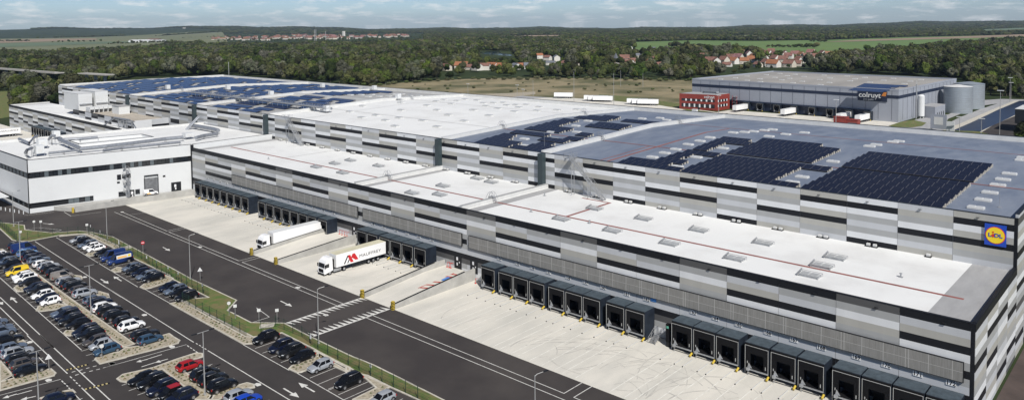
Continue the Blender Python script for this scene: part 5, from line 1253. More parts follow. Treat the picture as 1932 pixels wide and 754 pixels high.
    # wheel arches, door lines, roof rails
    for s in (-1, 1):
        for wx_ in (w1, w2):
            n2 = 14; ang_ = [math.pi*j/(n2-1) for j in range(n2)]; y_ = s*(hw+.004)
            pts = [(wx_-L/2+(wr+.075)*math.cos(a), y_, wr+.0+(wr+.075)*math.sin(a)) for a in ang_]+[(wx_-L/2-(wr+.075), y_, .2), (wx_-L/2+(wr+.075), y_, .2)]
            B.add(pts, [tuple(range(len(pts))) if s < 0 else tuple(range(len(pts)))[::-1]], 1)
        if k in ('suv', 'estate', 'mpv'): B.bar((rx0+.2, s*w_*.93, Hh+.02), (rx1-.15, s*w_*.93, Hh+.02), .04, .04, 2)
        for xd in (wb+.45, (rf+rr)/2-.05, rr-.25): B.box(xd-L/2-.008, xd-L/2+.008, s*(hw-.01), s*(hw+.003), .35, belt-.1, 1)
    body = B.mesh('body', [TRIMB, TRIMB, RIM]); body.polygons.foreach_set('use_smooth', [True]*len(body.polygons))
    glass = g.mesh('windows', CARG)
    ty = MB(); ty.tube([(0, -.10, 0), (0, .10, 0)], wr, 18); tym = ty.mesh('tyre', TYRE)
    ri = MB(); 
    for s in (-1, 1):
        ri.tube([(0, s*.10, 0), (0, s*.112, 0)], wr*.62, 14)
    rim = ri.mesh('rim', RIM)
    hl = MB(); hl.add([(.0, 0, 0), (.28, .16, .02), (.30, .17, .15), (.05, .0, .13)], [(3,2,1,0)]) 
    hlm = []
    for s in (-1, 1):
        b = MB(); x0 = -L/2; zt = hood-.16
        b.add([(x0+.045, s*hw*.52, zt-.16), (x0+.16, s*hw*.90, zt-.13), (x0+.26, s*hw*.955, zt+.0), (x0+.10, s*hw*.60, zt-.01), (x0+.15, s*hw*.52, zt-.16), (x0+.3, s*hw*.80, zt-.13)], [(0,1,2,3) if s > 0 else (3,2,1,0), (0,3,4), (1,5,2)])
        hlm.append(b.mesh('headlight', HEADL))
    tlm = []
    for s in (-1, 1):
        b = MB(); x0 = L/2; zt = belt-.08; hh = .32 if k in ('suv','mpv','panel','van','hatch','small') else .16
        b.box(x0-.16, x0-.045+.02, s*hw*.90-.09, s*hw*.90+.085*1, zt-hh*.75, zt-.0); tlm.append(b.mesh('tail_light', TAILR))
    pf = MB(); pf.box(-L/2-.012, -L/2+.1, -.26, .26, .40, .51); pr_ = MB(); pr_.box(L/2-.1, L/2+.012, -.26, .26, .48, .59)
    mi = []
    for s in (-1, 1): mi.append(MB().box(wb-L/2+.25, wb-L/2+.38, s*(hw-.02), s*(hw+.16), belt-.02, belt+.13).mesh('mirror', TRIMB))
    gr = MB(); gr.box(-L/2-.005, -L/2+.12, -hw*.42, hw*.42, .30, .38); gr.box(-L/2-.008, -L/2+.12, -hw*.38, hw*.38, .55, .66)
    CARM[k] = dict(L=L, hw=hw, w=(w1-L/2, w2-L/2), wr=wr, body=body, glass=glass, tyre=tym, rim=rim, hl=hlm, tl=tlm, pf=pf.mesh('number_plate', PLATE), pr=pr_.mesh('number_plate', PLATE), mir=mi, grille=gr.mesh('grille', TRIMB))
    return CARM[k]
PAINTS = {'black': (0.004,0.0045,0.006), 'dark grey': (0.014,0.015,0.017), 'navy blue': (0.005,0.008,0.022), 'silver': (0.40,0.42,0.44), 'white': (0.76,0.76,0.75), 'blue': (0.012,0.030,0.12), 'bright blue': (0.01,0.05,0.38),
          'silver-blue': (0.13,0.165,0.22), 'red': (0.30,0.012,0.015), 'yellow': (0.72,0.50,0.03), 'beige-grey': (0.30,0.27,0.24), 'steel blue': (0.04,0.085,0.14), 'brown-grey': (0.09,0.08,0.075), 'light blue': (0.10,0.22,0.42)}
for k, c in PAINTS.items(): mat('paint_'+k.replace(' ', '_').replace('-', '_'), c, .3, metal=.35 if 'silver' in k or 'grey' in k or 'steel' in k else .0, coat=.08, spec=.3)
NM = {'hatch': 'hatchback', 'small': 'small car', 'suv': 'SUV', 'estate': 'estate car', 'saloon': 'saloon car', 'mpv': 'people carrier', 'panel': 'panel van', 'van': 'large van'}
def car(kind, paint, x, y, rz, label, group=None, roofc=None):
    C_ = car_meshes(kind); t = thing('parked_van' if kind in ('van', 'panel') else 'parked_car', label, 'van' if kind in ('van', 'panel') else 'car', (x, y, .05), rz, group)
    b = link('body', C_['body'], t); b.material_slots[0].link = 'OBJECT'; b.material_slots[0].material = MATS['paint_'+paint.replace(' ', '_').replace('-', '_')]
    link('windows', C_['glass'], t)
    for wx_ in C_['w']:
        for s in (-1, 1):
            w_ = link('wheel', C_['tyre'], t, (wx_, s*(C_['hw']-.085), C_['wr'])); link('rim', C_['rim'], w_)
    for m_ in C_['hl']: link('headlight', m_, t)
    for m_ in C_['tl']: link('tail_light', m_, t)
    link('number_plate', C_['pf'], t); link('number_plate', C_['pr'], t); [link('mirror', q_, t) for q_ in C_['mir']]; link('grille', C_['grille'], t)
    return t
# row data: tile, px, py, kind, paint ; heading -1 = nose toward the camera side (-y), +1 = nose away
ROWS = {
 'R1': (-1, 'the row by the green fence', [(0,700,240,'hatch','silver'),(0,745,250,'hatch','black'),(0,755,285,'estate','silver-blue'),(0,830,295,'hatch','white'),(0,870,315,'hatch','white'),(0,940,350,'hatch','black'),(0,940,385,'suv','navy blue'),(0,1020,385,'van','blue'),(0,1090,420,'van','blue'),
   (4,205,490,'hatch','silver-blue'),(4,280,505,'estate','black'),(4,310,530,'hatch','navy blue'),(4,345,560,'estate','silver-blue'),(4,415,580,'suv','black'),(5,545,190,'hatch','navy blue'),(5,605,215,'estate','silver-blue'),(5,650,240,'hatch','black'),(5,690,280,'mpv','black'),
   (7,490,190,'suv','black'),(7,620,270,'mpv','navy blue'),(7,685,320,'suv','dark grey'),(7,780,370,'hatch','black'),(7,965,440,'hatch','silver'),(8,295,570,'mpv','black'),(8,600,720,'hatch','silver')]),
 'R2n': (1, 'the upper long row', [(0,135,300,'suv','black'),(0,225,325,'van','blue'),(0,265,355,'mpv','light blue'),(0,270,375,'suv','navy blue'),(0,305,395,'estate','navy blue'),(0,340,420,'estate','silver-blue'),(0,390,450,'hatch','white'),(0,420,480,'suv','silver'),(0,455,500,'suv','dark grey'),(0,490,535,'suv','black'),(0,575,560,'panel','beige-grey'),
   (0,560,615,'estate','silver'),(0,640,625,'mpv','dark grey'),(0,690,645,'mpv','black'),(0,720,680,'hatch','brown-grey'),(0,775,710,'suv','silver'),(1,830,300,'hatch','silver-blue'),(1,865,335,'suv','navy blue'),(1,920,370,'suv','white'),(1,985,390,'suv','dark grey'),(1,1030,440,'suv','black'),(5,180,495,'suv','black'),(5,250,525,'suv','white'),(5,345,605,'estate','dark grey'),(5,390,650,'hatch','steel blue')]),
 'R2s': (-1, 'the lower long row', [(0,20,370,'hatch','white'),(0,40,400,'suv','black'),(0,60,430,'estate','silver-blue'),(0,70,460,'suv','black'),(0,120,500,'hatch','navy blue'),(0,155,525,'panel','yellow'),(0,185,560,'hatch','white'),(0,195,590,'suv','white'),(0,235,620,'hatch','dark grey'),(1,310,190,'hatch','navy blue'),(1,345,215,'suv','dark grey'),(1,355,260,'hatch','white'),(1,430,285,'hatch','navy blue'),(1,460,310,'small','white'),
   (1,540,415,'saloon','silver-blue'),(1,590,435,'mpv','navy blue'),(1,640,480,'suv','black'),(1,685,515,'hatch','black'),(3,760,135,'mpv','navy blue'),(3,835,155,'suv','black'),(3,860,215,'hatch','brown-grey'),(3,895,255,'small','silver'),(3,980,290,'hatch','steel blue')]),
 'R4': (1, 'the left edge row', [(1,-40,500,'hatch','silver-blue'),(1,20,545,'hatch','silver-blue'),(1,40,575,'suv','silver-blue'),(1,70,650,'saloon','black'),(3,70,290,'hatch','silver-blue'),(3,120,330,'estate','silver'),(3,150,380,'estate','dark grey'),(3,210,420,'hatch','brown-grey'),(3,250,480,'saloon','black'),(3,520,730,'hatch','navy blue')]),
 'Sw': (-1, 'the bottom block, left row', [(6,345,545,'saloon','black'),(6,395,590,'suv','black'),(6,510,635,'suv','navy blue'),(6,580,680,'small','red'),(6,660,725,'suv','navy blue')]),
 'Sn': (1, 'the bottom block, right row', [(6,750,435,'hatch','red'),(6,870,520,'mpv','dark grey'),(6,955,560,'suv','dark grey'),(6,1055,610,'suv','black'),(6,1130,720,'hatch','silver'),(7,340,735,'hatch','bright blue')])}
SPECIAL = {('R1',7): 'plain blue large van beside the lettered van', ('R1',8): 'blue large van with white and yellow writing on its side', ('R2n',1): 'blue large van at the far left of the long double row', ('R2s',5): 'bright yellow panel van between white and navy hatchbacks', ('R2s',13): 'tiny rounded white car beside a planted bed', ('Sn',0): 'bright red hatchback under the lamp post', ('Sn',5): 'bright blue hatchback cut by the bottom edge', ('Sw',3): 'dark small car with a bright red roof', ('R2n',22): 'white SUV with dark roof between black SUVs', ('R1',22): 'silver hatchback alone beside an empty bay', ('R2n',10): 'beige-grey panel van in the long double row'}
bl = MB()
for rk, (hd, where, lst) in ROWS.items():
    pos = []
    for i, (t_, a, b_, kind, paint) in enumerate(lst):
        p = tp_(t_, a, b_, .75); pos.append([p[0], p[1]])
    ymean = np.polyfit([p[0] for p in pos], [p[1] for p in pos], 1)
    # keep neighbours 2.45 m apart at least
    for i in range(1, len(pos)):
        if pos[i][0]-pos[i-1][0] < 2.35: pos[i][0] = pos[i-1][0]+2.35
    for i, (t_, a, b_, kind, paint) in enumerate(lst):
        x = pos[i][0]; y = np.polyval(ymean, x)+rng.uniform(-.15, .15)
        if rk == 'R4' and i == 9: y = tp_(t_, a, b_, .75)[1]
        slope = math.atan(ymean[0]); rz = (math.pi/2 if hd < 0 else -math.pi/2)+slope*.5+rng.uniform(-.015, .015)
        lab = SPECIAL.get((rk, i)) or '%s %s, %s from the far end of %s' % (paint, NM[kind], ordw(i), where)
        t = car(kind, paint, x, y, rz, lab, 'cars parked in '+where)
        if (rk, i) == ('Sw', 3):
            t.children[0].material_slots[0].material = MATS['paint_black']
            hw = SPEC['small'][1]/2*.76; MB().box(-.35, 1.18, -hw, hw, 1.50, 1.545).build('roof_panel', MATS['paint_red'], t)
        if (rk, i) == ('R1', 8):
            cy_ = mat('van_orange', (0.75, 0.42, 0.10), .4); hwv = SPEC['van'][1]/2
            s = -1
            o = MB().add([(-1.0, s*(hwv*.90+.035), 1.20), (2.2, s*(hwv*.90+.035), 1.20), (2.2, s*(hwv*.77+.035), 2.05), (-1.0, s*(hwv*.77+.035), 2.05)], [(0,1,2,3)]).build('side_banner', WHITE, t)
            MB().add([(-.8, s*(hwv*.87+.05), 1.38), (1.2, s*(hwv*.87+.05), 1.38), (1.2, s*(hwv*.81+.05), 1.78), (-.8, s*(hwv*.81+.05), 1.78)], [(0,1,2,3)]).build('banner_picture', cy_, o)
            n_ = 14; MB().add([(1.75+.32*math.cos(q*6.283/n_), s*(hwv*.84+.055), 1.62+.32*math.sin(q*6.283/n_)) for q in range(n_)], [tuple(range(n_))]).build('banner_disc', LY, o)
        if (rk, i) == ('R2n', 22): MB().box(-.5, 1.45, -.62, .62, 1.675, 1.70).build('roof_panel', MATS['paint_white'], t)
        # bay lines on both sides
        y0, y1 = (y-2.75, y+2.75)
        for s in (-1.3, 1.3):
            if not any(abs(x+s-q) < .9 and rk == r_ for q, r_ in getattr(bl, 'seen', [])): bl.line((x+s, y0), (x+s, y1), .11, .044); bl.seen = getattr(bl, 'seen', [])+[(x+s, rk)]
for x in (-99.8+2.72, -99.8+5.44, -90.2, -87.4): bl.line((x, 62.3), (x, 67.9), .11, .044)
for x in (-113.6, -115.9): bl.line((x, 49.8), (x, 55.2), .11, .044)
struct(bl.build('parking_bay_lines', PAINTW))
# white van on the terrace beside the office
wv, _ = at_wall(282, 366, OA, OB); wp = OA+ou*(wv)+np.array([ou[1], -ou[0]])*2.3
t = car('panel', 'white', wp[0]+ou[1]*-.4, wp[1]+ou[0]*.4, math.atan2(-ou[1], -ou[0]), 'white panel van with orange graphics parked on the terrace by the office'); t.location.z = 1.22
MB().add([(-.1, .945, .5), (1.2, .945, .5), (1.2, .945, .8), (.5, .945, 1.0)], [(3,2,1,0)]).build('side_graphic', mat('van_orange', (0.75, 0.42, 0.10), .4), t)

# ------------------------------------------------------------------ neighbouring warehouse with red office
GM = mat('steel_blue_cladding', (0.30, 0.32, 0.36), 0.5, vary=.06, scale=.1); GMD = mat('navy_band', (0.012, 0.02, 0.045), .5)
cA, cB, cC, cD = [np.array(q) for q in ((-243.5, 441.5), (-116.8, 431.0), (-111.5, 533.0), (-233, 543))]
NW = thing('neighbour_warehouse', 'large grey flat-roofed warehouse with navy band behind the main complex', 'warehouse', (cB[0], cB[1], 0))
R_ = lambda p: (p[0]-cB[0], p[1]-cB[1])
fp = [R_(p) for p in (cA, cB, cC, cD)]
MB().prism(fp, 0, 16.6).build('wall', GM, NW)
ins = [(p[0]*.985+sum(q[0] for q in fp)/4*.015, p[1]*.985+sum(q[1] for q in fp)/4*.015) for p in fp]
MB().prism(ins, 16.6, 16.7).build('roof', mat('neighbour_roof', (0.30, 0.285, 0.26), .85, vary=.2, scale=.05, stretch=(1, .3, 1)), NW)
def edge_frame(p, q, z=0):
    d = (np.array(q)-np.array(p)); L = np.hypot(*d); return Matrix.Translation((p[0], p[1], z)) @ Matrix.Rotation(math.atan2(d[1], d[0]), 4, 'Z'), L
pb = MB(); pb2 = MB(); band = MB(); jn = MB()
for i in range(4):
    M_, L = edge_frame(fp[i], fp[(i+1) % 4]); pb.X = band.X = jn.X = M_
    pb.box(0, L, -.1, .4, 16.6, 17.5)
    if i < 2:
        band.box(0, L, -.16, -.02, 12.6, 14.2)
        for x in np.arange(6.5, L, 6.9): jn.box(x, x+.12, -.14, 0, 1.0, 16.5)
pb.X = band.X = jn.X = None
pb.build('parapet', GM, NW); band.build('navy_band', GMD, NW); jn.build('panel_joint', mat('joint_grey', (0.16, 0.17, 0.2), .6), NW)
M_, L = edge_frame(fp[0], fp[1])
b = MB(); b.X = M_; b.box(L*.20, L*.885, -1.2, .0, 4.9, 5.6); b.box(L*.20, L*.885, -.05, -.01, 0, 4.9); b.build('dock_canopy', GMD, NW)
# logo board
sgL = at_wall(1619.0, 180, cA, cB)[0]; sgR = at_wall(1674, 180, cA, cB)[0]; sz1 = at_wall(1647, 171.5, cA, cB)[1]; sz0 = at_wall(1647, 191, cA, cB)[1]
e = (cB-cA)/np.hypot(*(cB-cA)); ns = np.array([e[1], -e[0]]); aw = math.atan2(e[1], e[0])
sc_ = cA+e*(sgL+sgR)/2+ns*.25
t = thing('logo_board', 'navy board with white lettering and orange corner on the grey neighbouring warehouse', 'sign', (sc_[0], sc_[1], (sz0+sz1)/2), aw)
w_, h_ = (sgR-sgL)/2, (sz1-sz0)/2
MB().box(-w_, w_, -.1, .1, -h_, h_).build('sign_board', GMD, t)
text('lettering', 'colruyt', h_*1.45, WHITE, t, (-w_*.18, -.13, h_*.12), '-y', .01, .05)
text('lettering', 'prix qualité', h_*.42, WHITE, t, (-w_*.25, -.13, -h_*.68), '-y', .01, .02)
MB().add([(w_*.62, -.14, h_*.1), (w_*.92, -.14, h_*.1), (w_*.98, -.14, h_*.85), (w_*.78, -.14, h_*.85)], [(0,1,2,3)]).build('orange_mark', mat('logo_orange', (0.55, 0.2, 0.04), .5), t)
# docks and trailers at the neighbour
for i, (px, tr) in enumerate(((1412,1),(1438,0),(1470,0),(1502,1),(1536,0),(1570,0),(1606,1),(1641,1))):
    L0, _ = at_wall(px, 200, cA, cB); p = cA+e*L0+ns*2.9
    t = dup(PODP[0], (p[0]-e[0]*2, p[1]-e[1]*2, .03), aw, 'dark dock shelter of the neighbouring warehouse, %s from the left' % ordw(i)); t['group'] = 'dock shelters of the neighbouring warehouse'
    if tr:
        q = p+ns*13.2; tt = parked_trailer(q[0], q[1], aw, 'white trailer docked at the neighbouring warehouse, %s from the left' % ordw([1412,1502,1606,1641].index(px)), None, 'trailers docked next door')
skc = 0
for i in range(7):
    for j in range(5):
        u, v = (i+.7)/7.6, (j+.7)/5.6
        if u > .62 and v < .35: continue
        p = (np.array(fp[0])*(1-u)+np.array(fp[1])*u)*(1-v)+(np.array(fp[3])*(1-u)+np.array(fp[2])*u)*v
        t = dup(SKP['flat'], (p[0]+cB[0]+rng.uniform(-3, 3), p[1]+cB[1]+rng.uniform(-3, 3), 16.72), 0, 'small skylight on the roof of the grey neighbouring warehouse'); t['group'] = 'skylights on the neighbouring warehouse'
for i in range(6):
    a = at(1600+i*5, 166-i*2.1+3, 17.3); c = at(1668+i*9-(20 if i > 2 else 0), 169.5-i*3.0+2, 17.3)
    t = thing('solar_panel_row', 'blue solar row on the neighbouring roof, %s from the front' % ordw(i), 'solar panels', (a[0], a[1], 16.8), math.atan2(c[1]-a[1], c[0]-a[0])*.0+aw, 'solar rows on the neighbouring roof')
    L_ = min(34, np.hypot(*(c-a)[:2])); g = MB(); g.add([(0,0,.1),(L_,0,.1),(L_,4.5,.6),(0,4.5,.6),(0,0,0),(L_,0,0),(L_,4.5,0),(0,4.5,0)], [(0,1,2,3),(7,6,5,4),(4,5,1,0),(5,6,2,1),(6,7,3,2),(7,4,0,3)]); g.build('solar_panels', PVB, t)
# red office
ra, rb, rc = [np.array(at(*q)[:2]) for q in ((1281.9,205.2),(1352.7,209.4),(1376.5,205.5))]; rd = ra+rc-rb
RO = thing('red_office', 'two-storey red office building with white lettering beside the grey warehouse', 'building', (rb[0], rb[1], 0))
REDB = mat('red_cladding', (0.22, 0.035, 0.025), .6, vary=.1, scale=.3); fr = [tuple(p-rb) for p in (ra, rb, rc, rd)]
Hr = 9.6
MB().prism(fr, 0, Hr).build('wall', REDB, RO); MB().prism([(p[0]*.97-.3, p[1]*.97+.3) for p in fr], Hr, Hr+.05).build('roof', ROOFG, RO)
for i, (p, q) in enumerate(((fr[0], fr[1]), (fr[1], fr[2]))):
    M_, L = edge_frame(p, q); fr_ = MB(); fr_.X = M_; gl = MB(); gl.X = M_; pw = MB(); pw.X = M_
    for z0_, z1_ in ((5.3, 6.6), (1.6 if i == 0 else 2.2, 3.6)):
        fr_.box(L*.06, L*.94 if i == 0 else L*.8, -.05, .02, z0_-.1, z1_+.1)
        x = L*.07; k = 0
        while x < L*(.93 if i == 0 else .78): (pw if (k*5+i+int(z0_)) % 3 == 0 else gl).box(x, x+.95, -.09, -.051, z0_, z1_); x += 1.1; k += 1
    fr_.build('window_frame', DARKM, RO); gl.build('window_panes', GLASS, RO); pw.build('white_blinds', SIGNW, RO)
M_, L = edge_frame(fr[0], fr[1]); b = MB(); b.X = M_; b.box(L*.5, L*.55, -.08, -.05, 0, 2.4); b.build('door', DARKM, RO)
eo_ = (rb-ra)/np.hypot(*(rb-ra)); nr = np.array([eo_[1], -eo_[0]]); lp = eo_*(-L*.20)+nr*.15
o = text('lettering', 'colruyt', 2.3, WHITE, RO, (lp[0], lp[1], 8.2), math.atan2(eo_[1], eo_[0]), .02, .03); 
o = text('lettering', 'prix qualité', .75, WHITE, RO, (lp[0], lp[1], 6.95), math.atan2(eo_[1], eo_[0]), .02, .01)
t = thing('rooftop_pipework', 'silver pipework unit on the roof of the red office', 'air unit', (rb[0]-8, rb[1]+6, Hr+.05))
s = MB(); 
for k in range(4): s.tube([(-5, k*.9, .3), (-4.5, k*.9, 1.3), (4.5, k*.9, 1.3), (5, k*.9, .3)], .3, 8)
s.build('pipe', SILV, t); MB().box(-4, 4, .2, 2.4, 0, .9).build('frame', GALV, t)
t = thing('red_fire_stairs', 'red steel stair tower at the side of the red office', 'staircase', (rc[0]+1.5, rc[1]+.5, 0)); s = MB()
for a in (0, 3):
    for c in (0, 3): s.bar((a, c, 0), (a, c, 8.5), .15)
s.build('frame', mat('red_steel', (.35, .03, .03), .5), t); s = MB()
for k in range(4): s.box(0, 3, 0, 3, 1.9*(k+1), 1.9*(k+1)+.1); s.bar((0, 0, 1.9*k), (3, 0, 1.9*(k+1)), .8, .1)
s.build('flight', GALV, t)
# silo, tanks, plant building
p = at(1725.4, 222)+np.array([3.2, 0, 0]); t = thing('white_silo', 'slim white vertical silo at the corner of the grey neighbouring warehouse', 'silo', (p[0], p[1], 0))
MB().tube([(0,0,1.2),(0,0,12.2)], 1.75, 20).tube([(0,0,12.2),(0,0,12.8),(0,0,13.0)], 1.75, 20, r2=.6).build('tank', WHITE, t, smooth=False)
s = MB()
for a in range(4): s.bar((1.3*math.cos(a*1.57), 1.3*math.sin(a*1.57), 0), (1.3*math.cos(a*1.57), 1.3*math.sin(a*1.57), 1.4), .3)
s.build('leg', WHITE, t)
GT = mat('corrugated_steel', (0.36, 0.40, 0.43), .45, metal=.4, vary=.2, scale=.8, stretch=(.3, .3, 6))
for i, (px, py, r_, h_, lab) in enumerate(((1788.0, 212.5, 7.4, 15.2, 'nearer round corrugated steel tank with pale rim beside the grey warehouse'), (1811.0, 204, 7.8, 15.0, 'farther round corrugated steel tank behind the nearer one'))):
    p = at(px, py)+np.array([4.2, 0, 0]); t = thing('water_tank', lab, 'tank', (p[0], p[1]+r_*.6, 0)); n_ = 40
    MB().tube([(0,0,0),(0,0,h_)], r_, n_).build('shell', GT, t); s = MB()
    for z in np.arange(1.2, h_, 1.25): s.tube([(0,0,z),(0,0,z+.06)], r_+.05, n_)
    s.build('hoop', mat('hoop_grey', (0.25, 0.27, 0.3), .5), t); MB().tube([(0,0,h_),(0,0,h_+.5),(0,0,h_+1.0)], r_+.15, n_, r2=r_*.2).build('roof', COPE if i == 0 else GT, t)
pa, pb_, pc = [np.array(at(*q)[:2]) for q in ((1737,221.5),(1764,224.2),(1783,218.2))]; pd = pa+pc-pb_
t = thing('pump_house', 'low grey plant building with doors in front of the round tanks', 'building', (pb_[0], pb_[1], 0)); ff = [tuple(q-pb_) for q in (pa, pb_, pc, pd)]
MB().prism(ff, 0, 6.3).build('wall', GM, t); MB().prism([(q[0]*1.01, q[1]*1.01) for q in ff], 6.3, 6.5).build('roof', ROOFG, t)
M_, L = edge_frame(ff[1], ff[2]); b = MB(); b.X = M_
for k in range(4): b.box(L*(.2+.2*k), L*(.2+.2*k)+1.2, -.05, 0, 0.02, 3)
b.build('door', DARKM, t)
t = thing('exhaust_stack', 'thin steel stack with antenna beside the white silo', 'stack', (cB[0]+3, cB[1]+22, 0)); MB().tube([(0,0,0),(0,0,19)], .35, 8).build('pipe', GALV, t); MB().tube([(0,0,19),(0,0,21)], .1, 6).build('tip', WHITE, t)
for i in range(3):
    p = at(1741+i*3, 205); o = MB().tube([(0,0,6.4),(0,0,15.5)], .25, 6).box(-.9,.9,-.5,.5,12,12.4).box(-.8,.8,-.5,.5,9,9.4).build('vent_pipe', GALV, None, (p[0], p[1], 0)); tag(o, 'thin grey vent pipe against the side of the grey warehouse, %s from the left' % ordw(i), 'pipe', 'vent pipes next door')
# grounds next door
def gz(name, px, z, m): return gsheet(name, pp(*px), z, m)
gz('concrete_yard', [(1310,206),(1352,212),(1376,208),(1705,231),(1728,240),(1700,258),(1600,262),(1390,228),(1372,214),(1320,222),(1290,214)], .05, CONC)
gz('service_road', [(925,186),(985,181),(1080,187),(1180,196),(1285,207),(1400,222),(1640,252),(1740,250),(1790,232),(1810,222),(1850,206),(1900,190),(1932,188),(1932,196),(1885,206),(1820,240),(1795,260),(1600,275),(1300,240),(1000,212)], .07, ROOFG)
gz('trailer_park', [(960,187),(1060,184),(1150,190),(1245,199),(1290,207),(1280,212),(1180,206),(1060,198),(1000,196)], .10, CONC)
gz('service_road', [(1840,190),(1890,187),(1932,188),(1932,192),(1880,196),(1850,200),(1790,224),(1776,238),(1740,247),(1700,250),(1660,246),(1735,224),(1790,216)], .09, ROOFG)
gz('lawn', [(1676,238),(1700,230),(1725,227),(1748,232),(1740,238),(1720,241),(1690,240)], .12, GRASS); gz('lawn', [(1750,262),(1760,248),(1800,244),(1840,248),(1880,252),(1900,262),(1860,268)], .12, GRASS)
gz('lawn', [(1292,206),(1330,210),(1352,214),(1330,216),(1295,211)], .14, GRASS); gz('lawn', [(1130,178),(1200,184),(1285,196),(1290,203),(1230,199),(1130,192)], .08, GRASS)
gz('basin_liner', [(1797,247),(1832,232),(1885,207),(1923,191),(1950,190),(1950,200),(1900,225),(1850,248)], .16, mat('black_liner', (0.012, 0.016, 0.032), .35, spec=.5))
gz('gravel_path', [(1780,246),(1797,247),(1832,231.5),(1885,206.5),(1923,190.5),(1914,190),(1870,208),(1815,232)], .13, KERB)
gz('car_park', [(1852,250),(1875,236),(1932,212),(2010,190),(2060,200),(2020,270),(1900,262)], .13, ASPH)
gz('gravel_path', [(1848,250),(1852,250),(1875,236),(1932,212),(1932,209),(1870,234)], .15, KERB)
p = at(1914, 249)[:2]; t = thing('black_office', 'black cubic building with glazed ground floor at the right edge', 'building', (p[0], p[1], 0))
MB().box(0, 30, 0, 22, 4.2, 11).build('upper_wall', mat('anthracite_panel', (0.012, 0.014, 0.018), .5), t); MB().box(1, 29, .8, 21, 0, 4.2).build('glazing', GLASSL, t); MB().box(-.1, 30.1, -.1, 22.1, 11, 11.15).build('coping', COPE, t)
s = MB()
for k in range(6): s.box(.8+k*3, 1.0+k*3, .7, .8, 0, 4.2)
s.build('mullion', TRIM, t)
# fence at the foot of the far side, trailers parked
for i, (px, py, lab) in enumerate(((1056,186.0,'white trailer parked alone on the far concrete strip'), (1113,191.5,'white trailer, left one of the trio on the far strip'), (1121,192.0,'white trailer, middle one of the trio on the far strip'), (1130,192.8,'white trailer, right one of the trio on the far strip'), (1195,198.2,'white trailer, left one of the far group near the red office'), (1205,199.0,'white trailer, middle one of the far group near the red office'), (1215,199.6,'white trailer, right one of the far group near the red office'))):
    p = at(px, py); parked_trailer(p[0]-5, p[1], math.radians(-62), lab)
Lfence = [at(*q) for q in ((925,190),(1200,208),(1400,231),(1540,247),(1600,252))]
fence(Lfence, 'long pale fence between the warehouse and the far trailer park', 2.2, 6.0)
t = thing('gate_lodge', 'small dark red gatehouse in front of the neighbouring docks', 'building', tuple(at(1598, 240)), 0)
MB().box(-6, 0, -2, 3, 0, 5.0).box(0.02, 5.5, -1.6, 3, 0, 4.0).build('wall', REDB, t); MB().box(1, 5, -1.68, -1.6, .8, 2.6).build('window', GLASSL, t); MB().box(-6.2, .1, -2.2, 3.2, 5.0, 5.15).box(.12, 5.7, -1.8, 3.2, 4.0, 4.15).build('roof', REDB, t)
t = thing('information_board', 'grey and white information board on two posts by the far lawn', 'sign', tuple(at(1770.5, 247)), aw)
MB().box(-3.6, 3.6, -.15, .15, 1.0, 8.0).build('board', GM, t); MB().box(-2.0, 2.0, -.2, -.16, 3.0, 6.8).build('white_panel', COPE, t); MB().box(-3.6, -3.3, -.1, .1, 0, 1).box(3.3, 3.6, -.1, .1, 0, 1).build('post', GALV, t)
t = thing('sign_totem', 'blank white totem sign on the far lawn', 'sign', tuple(at(1793, 254)), aw); MB().box(-1.7, 1.7, -.2, .2, .8, 6.2).build('board', WHITE, t); MB().box(-.2, .2, -.1, .1, 0, .8).build('post', GALV, t)
for i, (px, py, h_, lab) in enumerate(((1885.5,263,22,'tall double-headed floodlight mast at the right edge'), (1810,257,9,'short double-headed lamp behind the roof edge at right'), (1851,261,9,'single short lamp by the far car park'), (1577,240,14,'mast beside the dark red gatehouse'), (1356,215,11,'lamp mast in front of the red office'), (1907,190,12,'distant lamp mast beside the wooded hill'), (1905,193,16,'distant taller mast beside the wooded hill'), (1158,203,22,'very tall pole behind the trailer trio'), (1083,198,22,'very tall pole left of the trailer trio'), (1171,164,14,'pole in the dry meadow, right'), (1213,165,12,'pole in the dry meadow near the hedge'), (1006,205,18,'tall pole at the left end of the far strip'), (976,197,13,'lamp with white head behind the back roof edge'), (987,200,11,'second lamp behind the back roof edge'), (883,187,11,'lamp behind the back edge of the white roof'))):
    p = at(px, py); t = thing('lamp_mast', lab, 'mast', (p[0], p[1], 0)); MB().tube([(0,0,0),(0,0,h_)], .16, 6, r2=.09).build('pole', LAMPG, t)
    if 'pole' not in lab: MB().box(-1.3, 1.3, -.3, .3, h_-.15, h_+.15).build('lamp_head', WHITE, t)
# small vans behind the roof edge
for i, px in enumerate((1433, 1462, 1474)):
    p = at(px, 227+i*.8); car('panel', 'white', p[0], p[1], aw, 'small white van behind the roof edge near the neighbour docks, %s from the left' % ordw(i), 'white vans behind the roof edge')
p = at(1311, 214); t = thing('electric_box', 'white utility cabinet on the lawn of the red office', 'cabinet', tuple(p)); MB().box(-1.5, 1.5, -1, 1, 0, 2.4).build('casing', WHITE, t); MB().box(-1.6, 1.6, -1.1, 1.1, 2.4, 2.5).build('lid', COPE, t)

